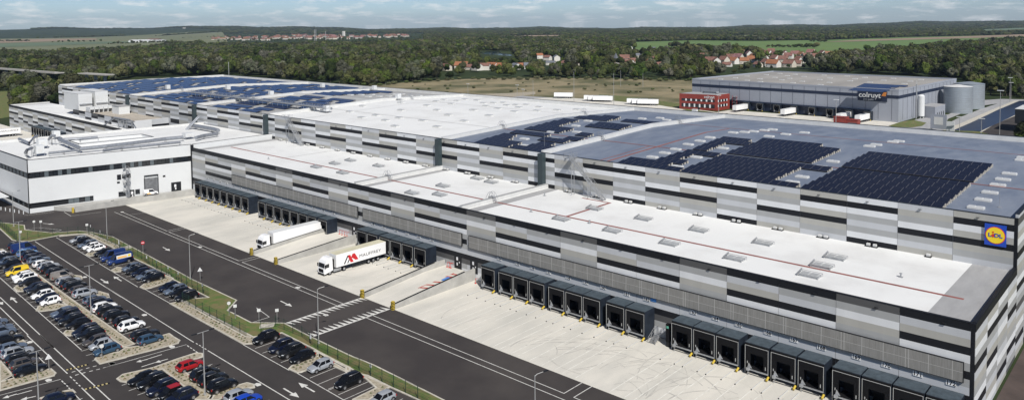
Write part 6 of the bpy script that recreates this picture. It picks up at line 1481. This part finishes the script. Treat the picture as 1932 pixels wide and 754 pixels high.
# ------------------------------------------------------------------ viaduct at the left
VIA = mat('viaduct_concrete', (0.36, 0.345, 0.31), .9)
t = thing('viaduct', 'pale concrete motorway viaduct among the trees at the far left', 'bridge', (0, 0, 0))
a, c = at(-70, 124, 15.5), at(112, 138, 15.5); s = MB(); s.bar(tuple(a), tuple(c), 8, .9); 
s.build('deck', VIA, t); s = MB(); nv = np.array([(c-a)[1], -(c-a)[0]])/np.hypot(*(c-a)[:2])*5; s.bar((a[0]+nv[0]*.75, a[1]+nv[1]*.75, 16.3), (c[0]+nv[0]*.75, c[1]+nv[1]*.75, 16.3), .3, .8); s.build('parapet', VIA, t)
s = MB()
for k in range(7): q = a+(c-a)*(k+.5)/7; s.bar((q[0], q[1], 0), (q[0], q[1], 15.2), 2.0)
s.build('pier', CONCW, t)
t = thing('viaduct', 'short visible stretch of pale viaduct behind the striped west hall', 'bridge', (0, 0, 0)); a, c = at(155, 138.5, 15), at(207, 141.5, 15); MB().bar(tuple(a), tuple(c), 8, .9).build('deck', VIA, t)
s = MB()
for k in range(3): q = a+(c-a)*(k+.5)/3; s.bar((q[0], q[1], 0), (q[0], q[1], 14.7), 2)
s.build('pier', CONCW, t)

# ------------------------------------------------------------------ houses
HM = {}
def house_mesh(w, d, h, rh, big=False):
    k = (w, d, h, rh)
    if k in HM: return HM[k]
    b = MB(); b.box(-w/2, w/2, -d/2, d/2, 0, h); b.add([(-w/2, -d/2, h), (-w/2, d/2, h), (-w/2, 0, h+rh)], [(0,2,1)]); b.add([(w/2, -d/2, h), (w/2, d/2, h), (w/2, 0, h+rh)], [(0,1,2)])
    r = MB(); o_ = .5
    for s in (-1, 1):
        q = [(-w/2-o_, s*(d/2+o_), h-o_*rh/(d/2)), (w/2+o_, s*(d/2+o_), h-o_*rh/(d/2)), (w/2+o_, 0, h+rh+.05), (-w/2-o_, 0, h+rh+.05)]
        q2 = [(x, y, z+.25) for x, y, z in q]; r.add(q+q2, [(4,5,6,7) if s < 0 else (7,6,5,4), (0,3,2,1), (0,1,5,4), (1,2,6,5), (3,0,4,7)])
    wn = [(x, -d/2-.03, z_, 0) for x in np.arange(-w/2+1.8, w/2-1.2, 3.2) for z_ in ([1.0, 3.9] if h > 4.8 else [1.0])]+[(w/2+.03, -1.6, 1.1, 1), (w/2+.03, 1.2, 1.1, 1)]
    ch = MB(); ch.box(w*.2, w*.2+.7, -.4, .4, h+rh-.9, h+rh+1.0)
    HM[k] = (b.mesh('wall', RWALL), r.mesh('roof', RTILE), wn, ch.mesh('chimney', RTILE)); return HM[k]
RW2 = mat('render_white', (0.60, 0.58, 0.53), .85); RT2 = mat('roof_tile_orange', (0.28, 0.115, 0.055), .85, vary=.2, scale=.4); RT3 = mat('roof_tile_brown', (0.20, 0.10, 0.075), .85, vary=.3, scale=.4); RSL = mat('roof_slate', (0.13, 0.14, 0.16), .7)
HOUSES = []; WINM = MB().box(-.55, .55, -.03, .03, 0, 1.25).mesh('window', GLASS)
def house(px, py, w, d, h, rh, ang_, lab, wallm=None, roofm=None, grp=None):
    ang_ += (len(HOUSES)*37) % 50-25; p = at(px, py); a, r, wn, ch = house_mesh(w, d, h, rh); z = float(tz(p[0], p[1]))
    t = thing('house', lab, 'house', (p[0], p[1], z), math.radians(ang_), grp); t.scale = (.86, .86, .92)
    o = link('wall', a, t); o.material_slots[0].link = 'OBJECT'; o.material_slots[0].material = wallm or RWALL
    ro = link('roof', r, t); ro.material_slots[0].link = 'OBJECT'; ro.material_slots[0].material = roofm or RTILE
    link('chimney', ch, ro)
    for wx_, wy_, wz_, sd in wn: link('window', WINM, t, (wx_, wy_, wz_), sd*math.pi/2); HOUSES.append((p[0], p[1], max(w, d)*.6)); return t
hs = [(840,133,22,10,5.5,3,10,RWALL,RT3),(871,131,18,12,5.5,4.5,15,RWALL,RT2),(886,132,10,9,4,3,10,RWALL,RT3),(900,133,14,10,6,3,5,RW2,RTILE),(915,132.5,14,10,6,3,5,RW2,RT3),(928,131,14,10,6,3,5,RW2,RT2),(945,131,15,10,5,3.5,20,RW2,RT2),(973,131,11,9,6,2,5,RW2,RSL),(983,129,10,8,4,3,10,RWALL,RT2),(996,130,11,9,5,3,40,RW2,RSL),
 (1018,111,11,9,6,3,60,RW2,RT2),(1033,114,13,9,5,3,20,RW2,RT3),(1050,116,13,10,7,3,120,RW2,RSL),(1039,123,13,9,4,2,20,RW2,RSL),(1066,124,10,9,4,3,0,RWALL,RT3),(1092,124,12,9,4,3,0,RWALL,RT3),(1109,125,12,9,4,3,0,RW2,RT3),
 (1178,119,16,12,7,5,25,RW2,RT3),(1171,124,13,10,6,4,115,RWALL,RTILE),(1186,125,14,11,5,4,25,RW2,RT3),(1193,122,12,10,5,4,60,RWALL,RT3),(1153,126,12,9,3.5,3,0,RWALL,RT2),(1134,126,8,7,3.5,2,0,RW2,RT2),
 (1188,93,12,8,4,2.5,10,RW2,RSL),(1231,95,14,9,4,2.5,20,RW2,RSL),(1204,110,11,9,5,3,60,RW2,RSL),(1227,127,19,12,6,4.5,-25,RW2,RT2),(1235,120,13,10,6,4,65,RW2,RT3),(1243,131,8,8,6,3,60,RW2,RT3),(1257,115,12,9,4,3,10,RW2,RSL),(1283,111,9,7,4,3,0,RWALL,RT3),(1273,97,12,7,3,2,0,RW2,RSL),
 (1327,114,14,11,6,5,15,RW2,RT3),(1350,108,14,11,6,5,-70,RW2,RTILE),(1340,121,15,10,5,5,20,RWALL,RT3),(1352,122,11,10,6,4,110,RW2,RT3),(1366,121,14,11,6,5,-30,RWALL,RT3),(1378,114,13,10,5,4.5,15,RWALL,RT3),(1393,115,14,11,6,5,10,RWALL,RTILE),(1385,121,14,11,5,4.5,-40,RW2,RT2),(1405,121,13,11,5,4,15,RWALL,RT2),(1398,105,13,11,5,5,10,RWALL,RTILE),(1413,107,14,11,5,5,-30,RW2,RTILE),(1420,114,14,11,5,5,-60,RW2,RT2),(1372,126,12,9,3,3,5,RW2,RT3),
 (1407,100.5,13,10,5,4.5,10,RWALL,RT3),(1434,103,13,11,5,5,10,RWALL,RT3),(1448,106,14,11,5,5,-30,RW2,RT3),(1462,108,14,11,5,5,-30,RW2,RTILE),(1455,101,13,10,5,4,30,RWALL,RT3),(1481,107,14,11,5,5,-30,RW2,RT3),(1488,111,14,11,5,4.5,-10,RW2,RTILE),(1500,107,14,11,5,4.5,20,RWALL,RTILE),(1512,109,14,11,5,4.5,-30,RWALL,RTILE),(1521,112,14,11,5,4.5,30,RWALL,RT3),(1530,104,14,11,5,5,-20,RW2,RTILE),(1540,112,13,11,5,4,30,RWALL,RT3),(1552,106,14,11,5,4.5,-30,RW2,RTILE),(1564,108,14,11,5,4.5,20,RWALL,RTILE),
 (1419,118,14,11,5,4.5,10,RWALL,RT2),(1442,117,14,11,5,4.5,-30,RW2,RTILE),(1462,116,14,11,5,4.5,-10,RW2,RT3),(1478,118,14,11,5,4.5,-10,RWALL,RT3),(1459,127,17,12,5,5,-15,RW2,RT2),(1445,124,12,10,5,4,-30,RW2,RTILE),(1489,127,15,11,5,4.5,10,RWALL,RT3),(1503,125,13,10,4,4,-10,RWALL,RT3),(1508,119,14,11,5,4.5,-40,RW2,RTILE),(1528,118,13,10,5,4.5,10,RWALL,RT3),(1430,127,10,9,4,3,0,RWALL,RT3)]
RN = {id(RT2): 'orange', id(RT3): 'brown', id(RTILE): 'red', id(RSL): 'grey'}
order = sorted(range(len(hs)), key=lambda i: hs[i][0]); rank = {i: k for k, i in enumerate(order)}
for i, (px, py, w, d, h, rh, a, wm_, rm) in enumerate(hs):
    house(px, py, w, d, h, rh, a, '%s house with %s roof, %s from left in the village' % ('white' if wm_ is RW2 else 'cream', RN[id(rm)], ordw(rank[i])), wm_, rm, 'houses of the village behind the meadow')
p = at(1162, 124); t = thing('chapel', 'small white chapel with a pointed grey spire in the village', 'church', (p[0], p[1], 0)); MB().box(-2.2, 2.2, -2.2, 2.2, 0, 9).build('tower', RW2, t); b = MB(); b.add([(-2.4,-2.4,9),(2.4,-2.4,9),(2.4,2.4,9),(-2.4,2.4,9),(0,0,16.5)], [(0,1,4),(1,2,4),(2,3,4),(3,0,4),(0,3,2,1)]); b.build('spire', RSL, t); MB().box(2.2, 16, -4, 4, 0, 6).build('nave', RW2, t)
# distant town on the ridge
tnm = None
for k in range(150):
    px = rng.uniform(400, 640) if k % 2 else rng.uniform(560, 770)
    if rng.random() < .35: px = rng.uniform(445, 745)
    py = rng.uniform(65.5, 73.5) if px > 520 else rng.uniform(69, 75.5)
    if px > 690: py = rng.uniform(65.5, 70)
    p = at(px, py+1.5); sc = 1.15
    b0 = k < 3
    if k < 3:
        w, d, h = [(17, 11, 6), (13, 10, 6), (24, 12, 6)][k]; o_ = MB(); o_.box(-w/2, w/2, -d/2, d/2, -1, h, 0); o_.add([(-w/2-.5, -d/2-.5, h), (w/2+.5, -d/2-.5, h), (w/2+.5, 0, h+4), (-w/2-.5, 0, h+4), (-w/2-.5, d/2+.5, h), (w/2+.5, d/2+.5, h)], [(0,1,2,3),(3,2,5,4),(0,3,4),(1,5,2)], 1)
        tnm = (tnm or [])+[o_.mesh('town_house', [[RWALL, RWALL, mat('render_grey', (0.4, 0.38, 0.34), .9)][k], [RT3, RT3, RTILE][k]])]
    o = link('town_house', tnm[k % 3], None, (p[0], p[1], float(tz(p[0], p[1]))), rng.uniform(0, 3.14)); HOUSES.append((p[0], p[1], 9))
    tag(o, 'tiny pale house with reddish roof in the distant town on the horizon', 'house', 'houses of the distant town')
p = at(648.5, 69); o = MB().box(-5.5, 5.5, -5.5, 5.5, 0, 26).build('church_tower', RW2, None, (p[0], p[1], 0)); tag(o, 'pale church tower rising over the distant town', 'tower')
p = at(348, 62.5); o = MB().tube([(0,0,0),(0,0,34)], 7, 10).tube([(0,0,34),(0,0,48)], 16, 10).build('water_tower', RW2, None, (p[0], p[1], 0)); tag(o, 'tiny white water tower on the plain near the horizon at left', 'tower')
for i, (px, py, w, h_, m_, lab) in enumerate(((266,79.3,75,10,WHITE,'long white farm shed in the far left fields'), (281,79.0,40,9,COPE,'grey farm shed right of the white one in the far fields'), (297,77.5,60,6,WHITE,'low white farm building at the edge of the far wood'), (291,75.5,45,7,RT3,'brown farm roof behind the sheds'))):
    p = at(px, py+.8); t = thing('farm_shed', lab, 'farm building', (p[0], p[1], 0), math.radians(40)); MB().box(-w/2, w/2, -18, 18, 0, h_*.6).build('wall', m_, t)
    b = MB(); b.add([(-w/2,-19,h_*.6),(w/2,-19,h_*.6),(w/2,0,h_),(-w/2,0,h_),(-w/2,19,h_*.6),(w/2,19,h_*.6)], [(0,1,2,3),(3,2,5,4),(0,3,4),(1,5,2)]); b.build('roof', m_, t)
for i, (px, py, h_) in enumerate(((594,81,42),(596.5,81,42),(614.5,79,36),(667,132+14,11),(801,143,15),(535,146,9),(432,145,16),(273,146-8,18),(35,171-6,9),(60,171-6,6))):
    p = at(px, py); o = MB().tube([(0,0,0),(0,0,h_)], .35 if py > 100 else 1.0, 6).box(-1.2,1.2,-.1,.1,h_-1.2,h_-1.0).build('pylon', LAMPG, None, (p[0], p[1], 0)); tag(o, 'slender grey pole rising from the woodland, %s from the left' % ordw(sorted((594,596.5,614.5,667,801,535,432,273,35,60)).index(px)), 'pole', 'poles in the woodland')

# ------------------------------------------------------------------ trees
def crown_mesh(seed, r=5.0, hh=1.0, n=520, leaf=.85, lobes=9, nm='crown'):
    g = np.random.default_rng(seed); C_ = []; 
    for k in range(lobes):
        th = g.uniform(0, 6.28); ph = g.uniform(-.5, 1.0); d = r*g.uniform(.25, .62)
        C_.append((d*math.cos(th)*math.cos(ph), d*math.sin(th)*math.cos(ph), r*hh*(.9+.55*math.sin(ph)*g.uniform(.6, 1.1)), r*g.uniform(.30, .50)))
    C_.append((0, 0, r*hh*1.0, r*.5))
    vs, fs = [], []
    for i in range(n):
        c = C_[g.integers(len(C_))]; v = g.normal(size=3); v[2] = v[2]*.8+.25; v /= np.linalg.norm(v); q = np.array(c[:3])+v*c[3]*g.uniform(.72, 1.08)
        nn = v+g.normal(size=3)*.24; nn /= np.linalg.norm(nn); a = np.cross(nn, g.normal(size=3)); a /= np.linalg.norm(a); b_ = np.cross(nn, a); s = leaf*g.uniform(.6, 1.25)
        j = len(vs); vs += [tuple(q-a*s*.6), tuple(q-b_*s*.45+nn*.1), tuple(q+a*s*.6), tuple(q+b_*s*.45-nn*.08)]; fs.append((j, j+1, j+2, j+3))
    # solid inner lumps so that light does not leak through
    for c in C_:
        j = len(vs); rr = c[3]*.80; m1, m2 = 7, 5
        for a in range(m2+1):
            ph = -math.pi/2+math.pi*a/m2
            for k in range(m1): vs.append((c[0]+rr*math.cos(ph)*math.cos(k*6.283/m1)*g.uniform(.85, 1.15), c[1]+rr*math.cos(ph)*math.sin(k*6.283/m1)*g.uniform(.85, 1.15), c[2]+rr*math.sin(ph)))
        for a in range(m2):
            for k in range(m1): fs.append((j+a*m1+k, j+a*m1+(k+1) % m1, j+(a+1)*m1+(k+1) % m1, j+(a+1)*m1+k))
    me = bpy.data.meshes.new(nm); me.from_pydata(vs, [], fs); me.update(); return me
CROWNS = [crown_mesh(s, 5.0, hh_, n=620) for s, hh_ in ((1, .95), (2, 1.15), (3, .85), (4, 1.3), (5, 1.0))]
LEAF2 = mat('foliage_silver', (0.115, 0.12, 0.075), .85, scale=.3, col2=(0.05, 0.056, 0.034), rand=.25, spec=.2)
LEAF3 = mat('foliage_light', (0.10, 0.12, 0.022), .85, scale=.3, col2=(0.05, 0.065, 0.014), rand=.25, spec=.2)
CM2 = CROWNS[1].copy(); CM3 = CROWNS[0].copy()
for m_ in CROWNS: m_.materials.append(LEAF)
CM2.materials.append(LEAF2); CM3.materials.append(LEAF3); VAR = CROWNS+[CM2, CM3]
FAR = [crown_mesh(20+s, 7.5, .8, n=200, leaf=1.8, lobes=7) for s in range(3)]
for m_ in FAR: m_.materials.append(LEAF)
BU = crown_mesh(40, 2.2, .55, n=220, leaf=.45, lobes=6); BU.materials.append(BUSH)
tk = MB(); tk.tube([(0,0,-.3),(.1,0,2.2),(0,.1,4.6)], .32, 7, r2=.14)
for a in range(4): tk.tube([(.05,.05,2.4+.4*a),(1.5*math.cos(a*1.7),1.5*math.sin(a*1.7),4.6+.3*a)], .11, 5, r2=.05)
TKM = tk.mesh('trunk', TRUNK)
OPEN = [[tuple(p) for p in pp(*PL[k])] for k in ('dry', 'green', 'brown', 'left1', 'left2')]
OPEN += [[tuple(p) for p in pp(*q)] for q in (
   [(1120,178),(1310,158),(1310,152),(1432,135),(1300,228),(1100,205)],
   [(1180,330),(1280,260),(1296,150),(1470,135),(1700,142),(1815,152),(1850,178),(1932,186),(2000,188),(2080,260),(1940,268),(1900,330)],
   [(-60,172),(26,172),(28,215),(120,175),(-60,250)], [(1330,69),(1420,66),(1432,70),(1425,73.5),(1350,74)], [(1530,60.5),(1600,59.5),(1605,61.8),(1535,62.7)], [(1850,56),(1932,53),(2040,49),(2040,58),(1932,60),(1860,62)],
   [(380,88),(800,82),(800,63),(380,66)], [(1000,112),(1070,109),(1080,134),(1000,134)], [(1180,92),(1245,92),(1250,108),(1180,108)],
   [(902,96),(968,97),(985,128),(895,124)], [(902,105),(968,108.5),(968,103),(935,98),(902,98)], [(-60,79),(60,76),(60,63),(-60,64)], [(420,63),(290,67.5),(60,73),(60,66),(290,62)],
   [(150,170),(250,146),(430,141),(640,158),(860,172),(1100,190),(1500,235),(2000,290),(400,300)])]
OPA = [np.array(o) for o in OPEN]
def inpoly(X, Y, P):
    c = np.zeros(len(X), bool); j = len(P)-1
    for i in range(len(P)):
        xi, yi = P[i]; xj, yj = P[j]; cond = ((yi > Y) != (yj > Y)) & (X < (xj-xi)*(Y-yi)/((yj-yi) or 1e-9)+xi); c ^= cond; j = i
    return c
def blocked(X, Y, pad=0):
    c = (X > -560) & (X < 60) & (Y < 252)
    for P in OPA: c |= inpoly(X, Y, P)
    for hx, hy, r_ in HOUSES: c |= (X-hx)**2+(Y-hy)**2 < (r_+3)**2
    # keep the line of sight to each village house free for a few metres
    return c
az0, az1 = pxaz(-260), pxaz(2190)
def sample(r0, r1, spacing):
    area = .5*(az1-az0)*(r1*r1-r0*r0); n = int(area/(spacing*spacing)*1.15)
    r = np.sqrt(rng.uniform(r0*r0, r1*r1, n)); a = rng.uniform(az0, az1, n); X = r*np.sin(a); Y = r*np.cos(a)
    k = ~blocked(X, Y); return X[k], Y[k]
X1, Y1 = sample(330, 1250, 8.6); X2, Y2 = sample(1250, 2600, 12.5); X3, Y3 = sample(2600, 5200, 19); X4, Y4 = sample(5200, 9000, 33)
# thin out around the village so that the houses show (sight lines)
def sight(X, Y):
    k = np.zeros(len(X), bool)
    for hx, hy, r_ in HOUSES:
        d = math.hypot(hx, hy)
        if d > 2500: continue
        ux, uy = hx/d, hy/d; al = X*ux+Y*uy; la = np.abs(-X*uy+Y*ux); k |= (al < d) & (al > d*(1-11/54)+10) & (la < r_) & (rng.random(len(X)) < .82)
    return k
k = ~sight(X1, Y1); X1, Y1 = X1[k], Y1[k]
Z1 = tz(X1, Y1)
# the nearest clearly separate trees are things, the wood behind them is one mass
mask_near = np.zeros(len(X1), bool)
M3 = np.array([CR, CU, CF])
PXY = (M3 @ np.stack([X1, Y1, Z1-H])); PXp = 966+F*PXY[0]/PXY[2]; PYp = PY-F*PXY[1]/PXY[2]
vis = (PXp > -20) & (PXp < 1960) & (PXY[2] > 0)
# visible from the camera: base not hidden behind the building complex
cand = np.where(vis)[0]; cand = cand[np.argsort(np.hypot(X1[cand], Y1[cand]))]
def hid(i):   # hidden behind the big roof
    x, y = PXp[i], PYp[i]; edge = np.interp(x, [0, 20, 130, 430, 860, 1300, 1932], [190, 185, 158, 143, 174, 205, 262]); return y-12*F/np.hypot(X1[i], Y1[i]) > edge
near = [i for i in cand if not hid(i)][:240]; mask_near[near] = True
WOOD = [(0, 300, 'left of the hall'), (300, 640, 'behind the back roof'), (640, 1000, 'behind the dry meadow'), (1000, 1310, 'behind the meadow path'), (1310, 1700, 'behind the grey warehouse'), (1700, 2100, 'by the steel tanks')]
cnt = {}
for i in sorted(near, key=lambda i: PXp[i]):
    w_ = next((q[2] for q in WOOD if PXp[i] < q[1]), WOOD[-1][2]); cnt[w_] = cnt.get(w_, 0)+1
    v = int(rng.choice(7, p=[.2, .17, .15, .1, .16, .12, .10])); s = rng.uniform(.75, 1.25)
    t = thing('tree', '%s tree %s, %s from left' % (['dark green', 'dark green', 'spreading green', 'tall green', 'round green', 'silvery grey-green', 'light yellow-green'][v], w_, ordw(cnt[w_]-1)), 'tree', (X1[i], Y1[i], Z1[i]), rng.uniform(0, 6.28), 'trees at the edge of the wood '+w_)
    s *= 1.15; t.scale = (s, s, s*rng.uniform(.85, 1.15)); link('trunk', TKM, t); link('crown', VAR[v], t)
vt = 0; VTP = []
for _ in range(600):
    px, py = (rng.uniform(1325, 1570), rng.uniform(101, 131)) if rng.random() < .7 else (rng.uniform(1010, 1290), rng.uniform(108, 134))
    p = at(px, py)
    if any((p[0]-hx)**2+(p[1]-hy)**2 < (r_+2.5)**2 for hx, hy, r_ in HOUSES) or any((p[0]-a)**2+(p[1]-b_)**2 < 90 for a, b_ in VTP): continue
    VTP.append((p[0], p[1])); vt += 1
    if vt >= 95: break
VTP.sort(key=lambda q: q[0]/q[1])
for i, (x, y) in enumerate(VTP):
    v = int(rng.choice(7)); sc_v = rng.uniform(.45, .8)
    t = thing('tree', '%s garden tree among the village houses, %s from left' % (['dark', 'dark', 'spreading', 'tall', 'round', 'silvery', 'light green'][v], ordw(i)), 'tree', (x, y, 0), rng.uniform(0, 6.28), 'garden trees of the village')
    t.scale = (sc_v, sc_v, sc_v*1.1); link('trunk', TKM, t); link('crown', VAR[v], t)
def scatter(name, X, Y, meshes, probs, s0, s1, zoff=0.0, zs=1.0):
    """one uncountable mass: points instanced with a few crown shapes"""
    n_ = len(X); Z = tz(X, Y)+zoff
    me = bpy.data.meshes.new(name); me.vertices.add(n_); co = np.stack([X, Y, Z], 1).astype(np.float32); me.vertices.foreach_set('co', co.ravel())
    a = me.attributes.new('sc', 'FLOAT_VECTOR', 'POINT'); s = rng.uniform(s0, s1, n_)*(1+.18*np.sin(X*.021)*np.cos(Y*.017)); sv = np.stack([s, s, s*zs*rng.uniform(.75, 1.3, n_)], 1).astype(np.float32); a.data.foreach_set('vector', sv.ravel())
    r_ = me.attributes.new('ro', 'FLOAT_VECTOR', 'POINT'); rv = np.zeros((n_, 3), np.float32); rv[:, 2] = rng.uniform(0, 6.28, n_); r_.data.foreach_set('vector', rv.ravel())
    ix = me.attributes.new('ix', 'INT', 'POINT'); clump = (np.sin(X*.013+2)*np.cos(Y*.011)+rng.normal(0, .5, n_)) 
    idx = rng.choice(len(meshes), n_, p=probs)
    if len(meshes) >= 7: idx = np.where((idx >= 5) & (clump < -.35), rng.integers(0, 5, n_), idx)
    ix.data.foreach_set('value', idx.astype(np.int32))
    o = link(name, me); o['kind'] = 'stuff'
    ng = bpy.data.node_groups.new(name, 'GeometryNodeTree'); ng.interface.new_socket('Geometry', in_out='INPUT', socket_type='NodeSocketGeometry'); ng.interface.new_socket('Geometry', in_out='OUTPUT', socket_type='NodeSocketGeometry')
    gi = ng.nodes.new('NodeGroupInput'); go = ng.nodes.new('NodeGroupOutput'); iop = ng.nodes.new('GeometryNodeInstanceOnPoints'); g2 = ng.nodes.new('GeometryNodeGeometryToInstance')
    for m_ in meshes[::-1]:
        so_ = bpy.data.objects.get('_src_'+m_.name) or bpy.data.objects.new('_src_'+m_.name, m_)
        oi = ng.nodes.new('GeometryNodeObjectInfo'); oi.inputs['Object'].default_value = so_; oi.inputs['As Instance'].default_value = True; ng.links.new(oi.outputs['Geometry'], g2.inputs[0])
    def attr(nm, ty):
        n2 = ng.nodes.new('GeometryNodeInputNamedAttribute'); n2.data_type = ty; n2.inputs['Name'].default_value = nm; return n2.outputs['Attribute']
    iop.inputs['Pick Instance'].default_value = True
    ng.links.new(gi.outputs[0], iop.inputs['Points']); ng.links.new(g2.outputs[0], iop.inputs['Instance']); ng.links.new(attr('ix', 'INT'), iop.inputs['Instance Index'])
    ng.links.new(attr('ro', 'FLOAT_VECTOR'), iop.inputs['Rotation']); ng.links.new(attr('sc', 'FLOAT_VECTOR'), iop.inputs['Scale'])
    ng.links.new(iop.outputs[0], go.inputs[0]); md = o.modifiers.new('scatter', 'NODES'); md.node_group = ng; return o
k = ~mask_near
scatter('wood', X1[k], Y1[k], VAR, [.17, .14, .14, .1, .15, .18, .12], .75, 1.75)
scatter('distant_wood', X2, Y2, FAR+[CM2, CM3], [.25, .25, .22, .17, .11], .8, 1.5, zs=.8)
scatter('horizon_wood', X3, Y3, FAR, [.34, .33, .33], .9, 1.7, zs=.55); scatter('ridge_wood', X4, Y4, FAR, [.34, .33, .33], 1.5, 2.8, zs=.35)
# bushes: hedge line and meadow scrub as separate things near, each its own
BPX = []
for px in np.arange(655, 1320, 15.5): BPX.append((px+rng.uniform(-5, 5), np.interp(px, [655, 860, 1130, 1310], [165, 150.5, 149.5, 154])+rng.uniform(-1, 1.5), rng.uniform(.9, 1.7)))
for _ in range(45): 
    px = rng.uniform(700, 1290); BPX.append((px, np.interp(px, [655, 860, 1130, 1310], [166, 152, 151, 155])+rng.uniform(2, 24), rng.uniform(.35, .8)))
BPX.sort()
for i, (px, py, s) in enumerate(BPX):
    p = at(px, py); 
    if inpoly(np.array([p[0]]), np.array([p[1]]), OPA[-1])[0] and p[1] < 250: continue
    t = thing('bush', '%s bush in the dry meadow behind the warehouse, %s from the left' % ('small' if s < .8 else 'tall', ordw(i)), 'bush', (p[0], p[1], 0), rng.uniform(0, 6), 'bushes in the dry meadow'); t.scale = (s*1.2, s*1.2, s); link('foliage', BU, t)
# hedges between distant fields
hp = []
for a, c, n_ in (((1530,79.5),(1560,80.5),5),((1265,89),(1330,92),26),((1450,90),(1540,91.5),16),((0,79),(55,78.5),14),((100,80.5),(190,79),10),((205,84),(330,80),24),((255,78),(262,77.5),4),((345,73),(420,72),20),((1665,73),(1672,73),3)):
    for k_ in range(n_): hp.append(at(a[0]+(c[0]-a[0])*(k_+rng.uniform(-.3,.3))/max(1, n_-1), a[1]+(c[1]-a[1])*k_/max(1, n_-1)))
hp = np.array(hp); hd = np.hypot(hp[:, 0], hp[:, 1])
tx = rng.uniform(400, 800, 420); ty = rng.uniform(64, 79, 420); TP = np.array([at(a, c) for a, c in zip(tx, ty)])
kk = np.ones(len(TP), bool)
for hx, hy, r_ in HOUSES: kk &= (TP[:, 0]-hx)**2+(TP[:, 1]-hy)**2 > 13**2
scatter('town_trees', TP[kk, 0], TP[kk, 1], FAR, [.34, .33, .33], .35, .85)
scatter('field_hedges', hp[:, 0], hp[:, 1], FAR, [.34, .33, .33], .5, 1.0)
# distant settlements on the plain
# ------------------------------------------------------------------ haze
hz_ = MB().box(-11600, 11600, -11600, 11600, -60, 200).build('haze', None if False else mat('haze_dummy', (1, 1, 1)))
hm = bpy.data.materials.new('haze'); hm.use_nodes = True; tt = hm.node_tree; tt.nodes.clear()
oo = tt.nodes.new('ShaderNodeOutputMaterial'); vv = tt.nodes.new('ShaderNodeVolumePrincipled'); vv.inputs['Color'].default_value = (0.62, 0.78, 1.0, 1); vv.inputs['Density'].default_value = 0.00004; vv.inputs['Anisotropy'].default_value = 0.2
tt.links.new(vv.outputs[0], oo.inputs['Volume']); hz_.data.materials.clear(); hz_.data.materials.append(hm); hz_['kind'] = 'stuff'
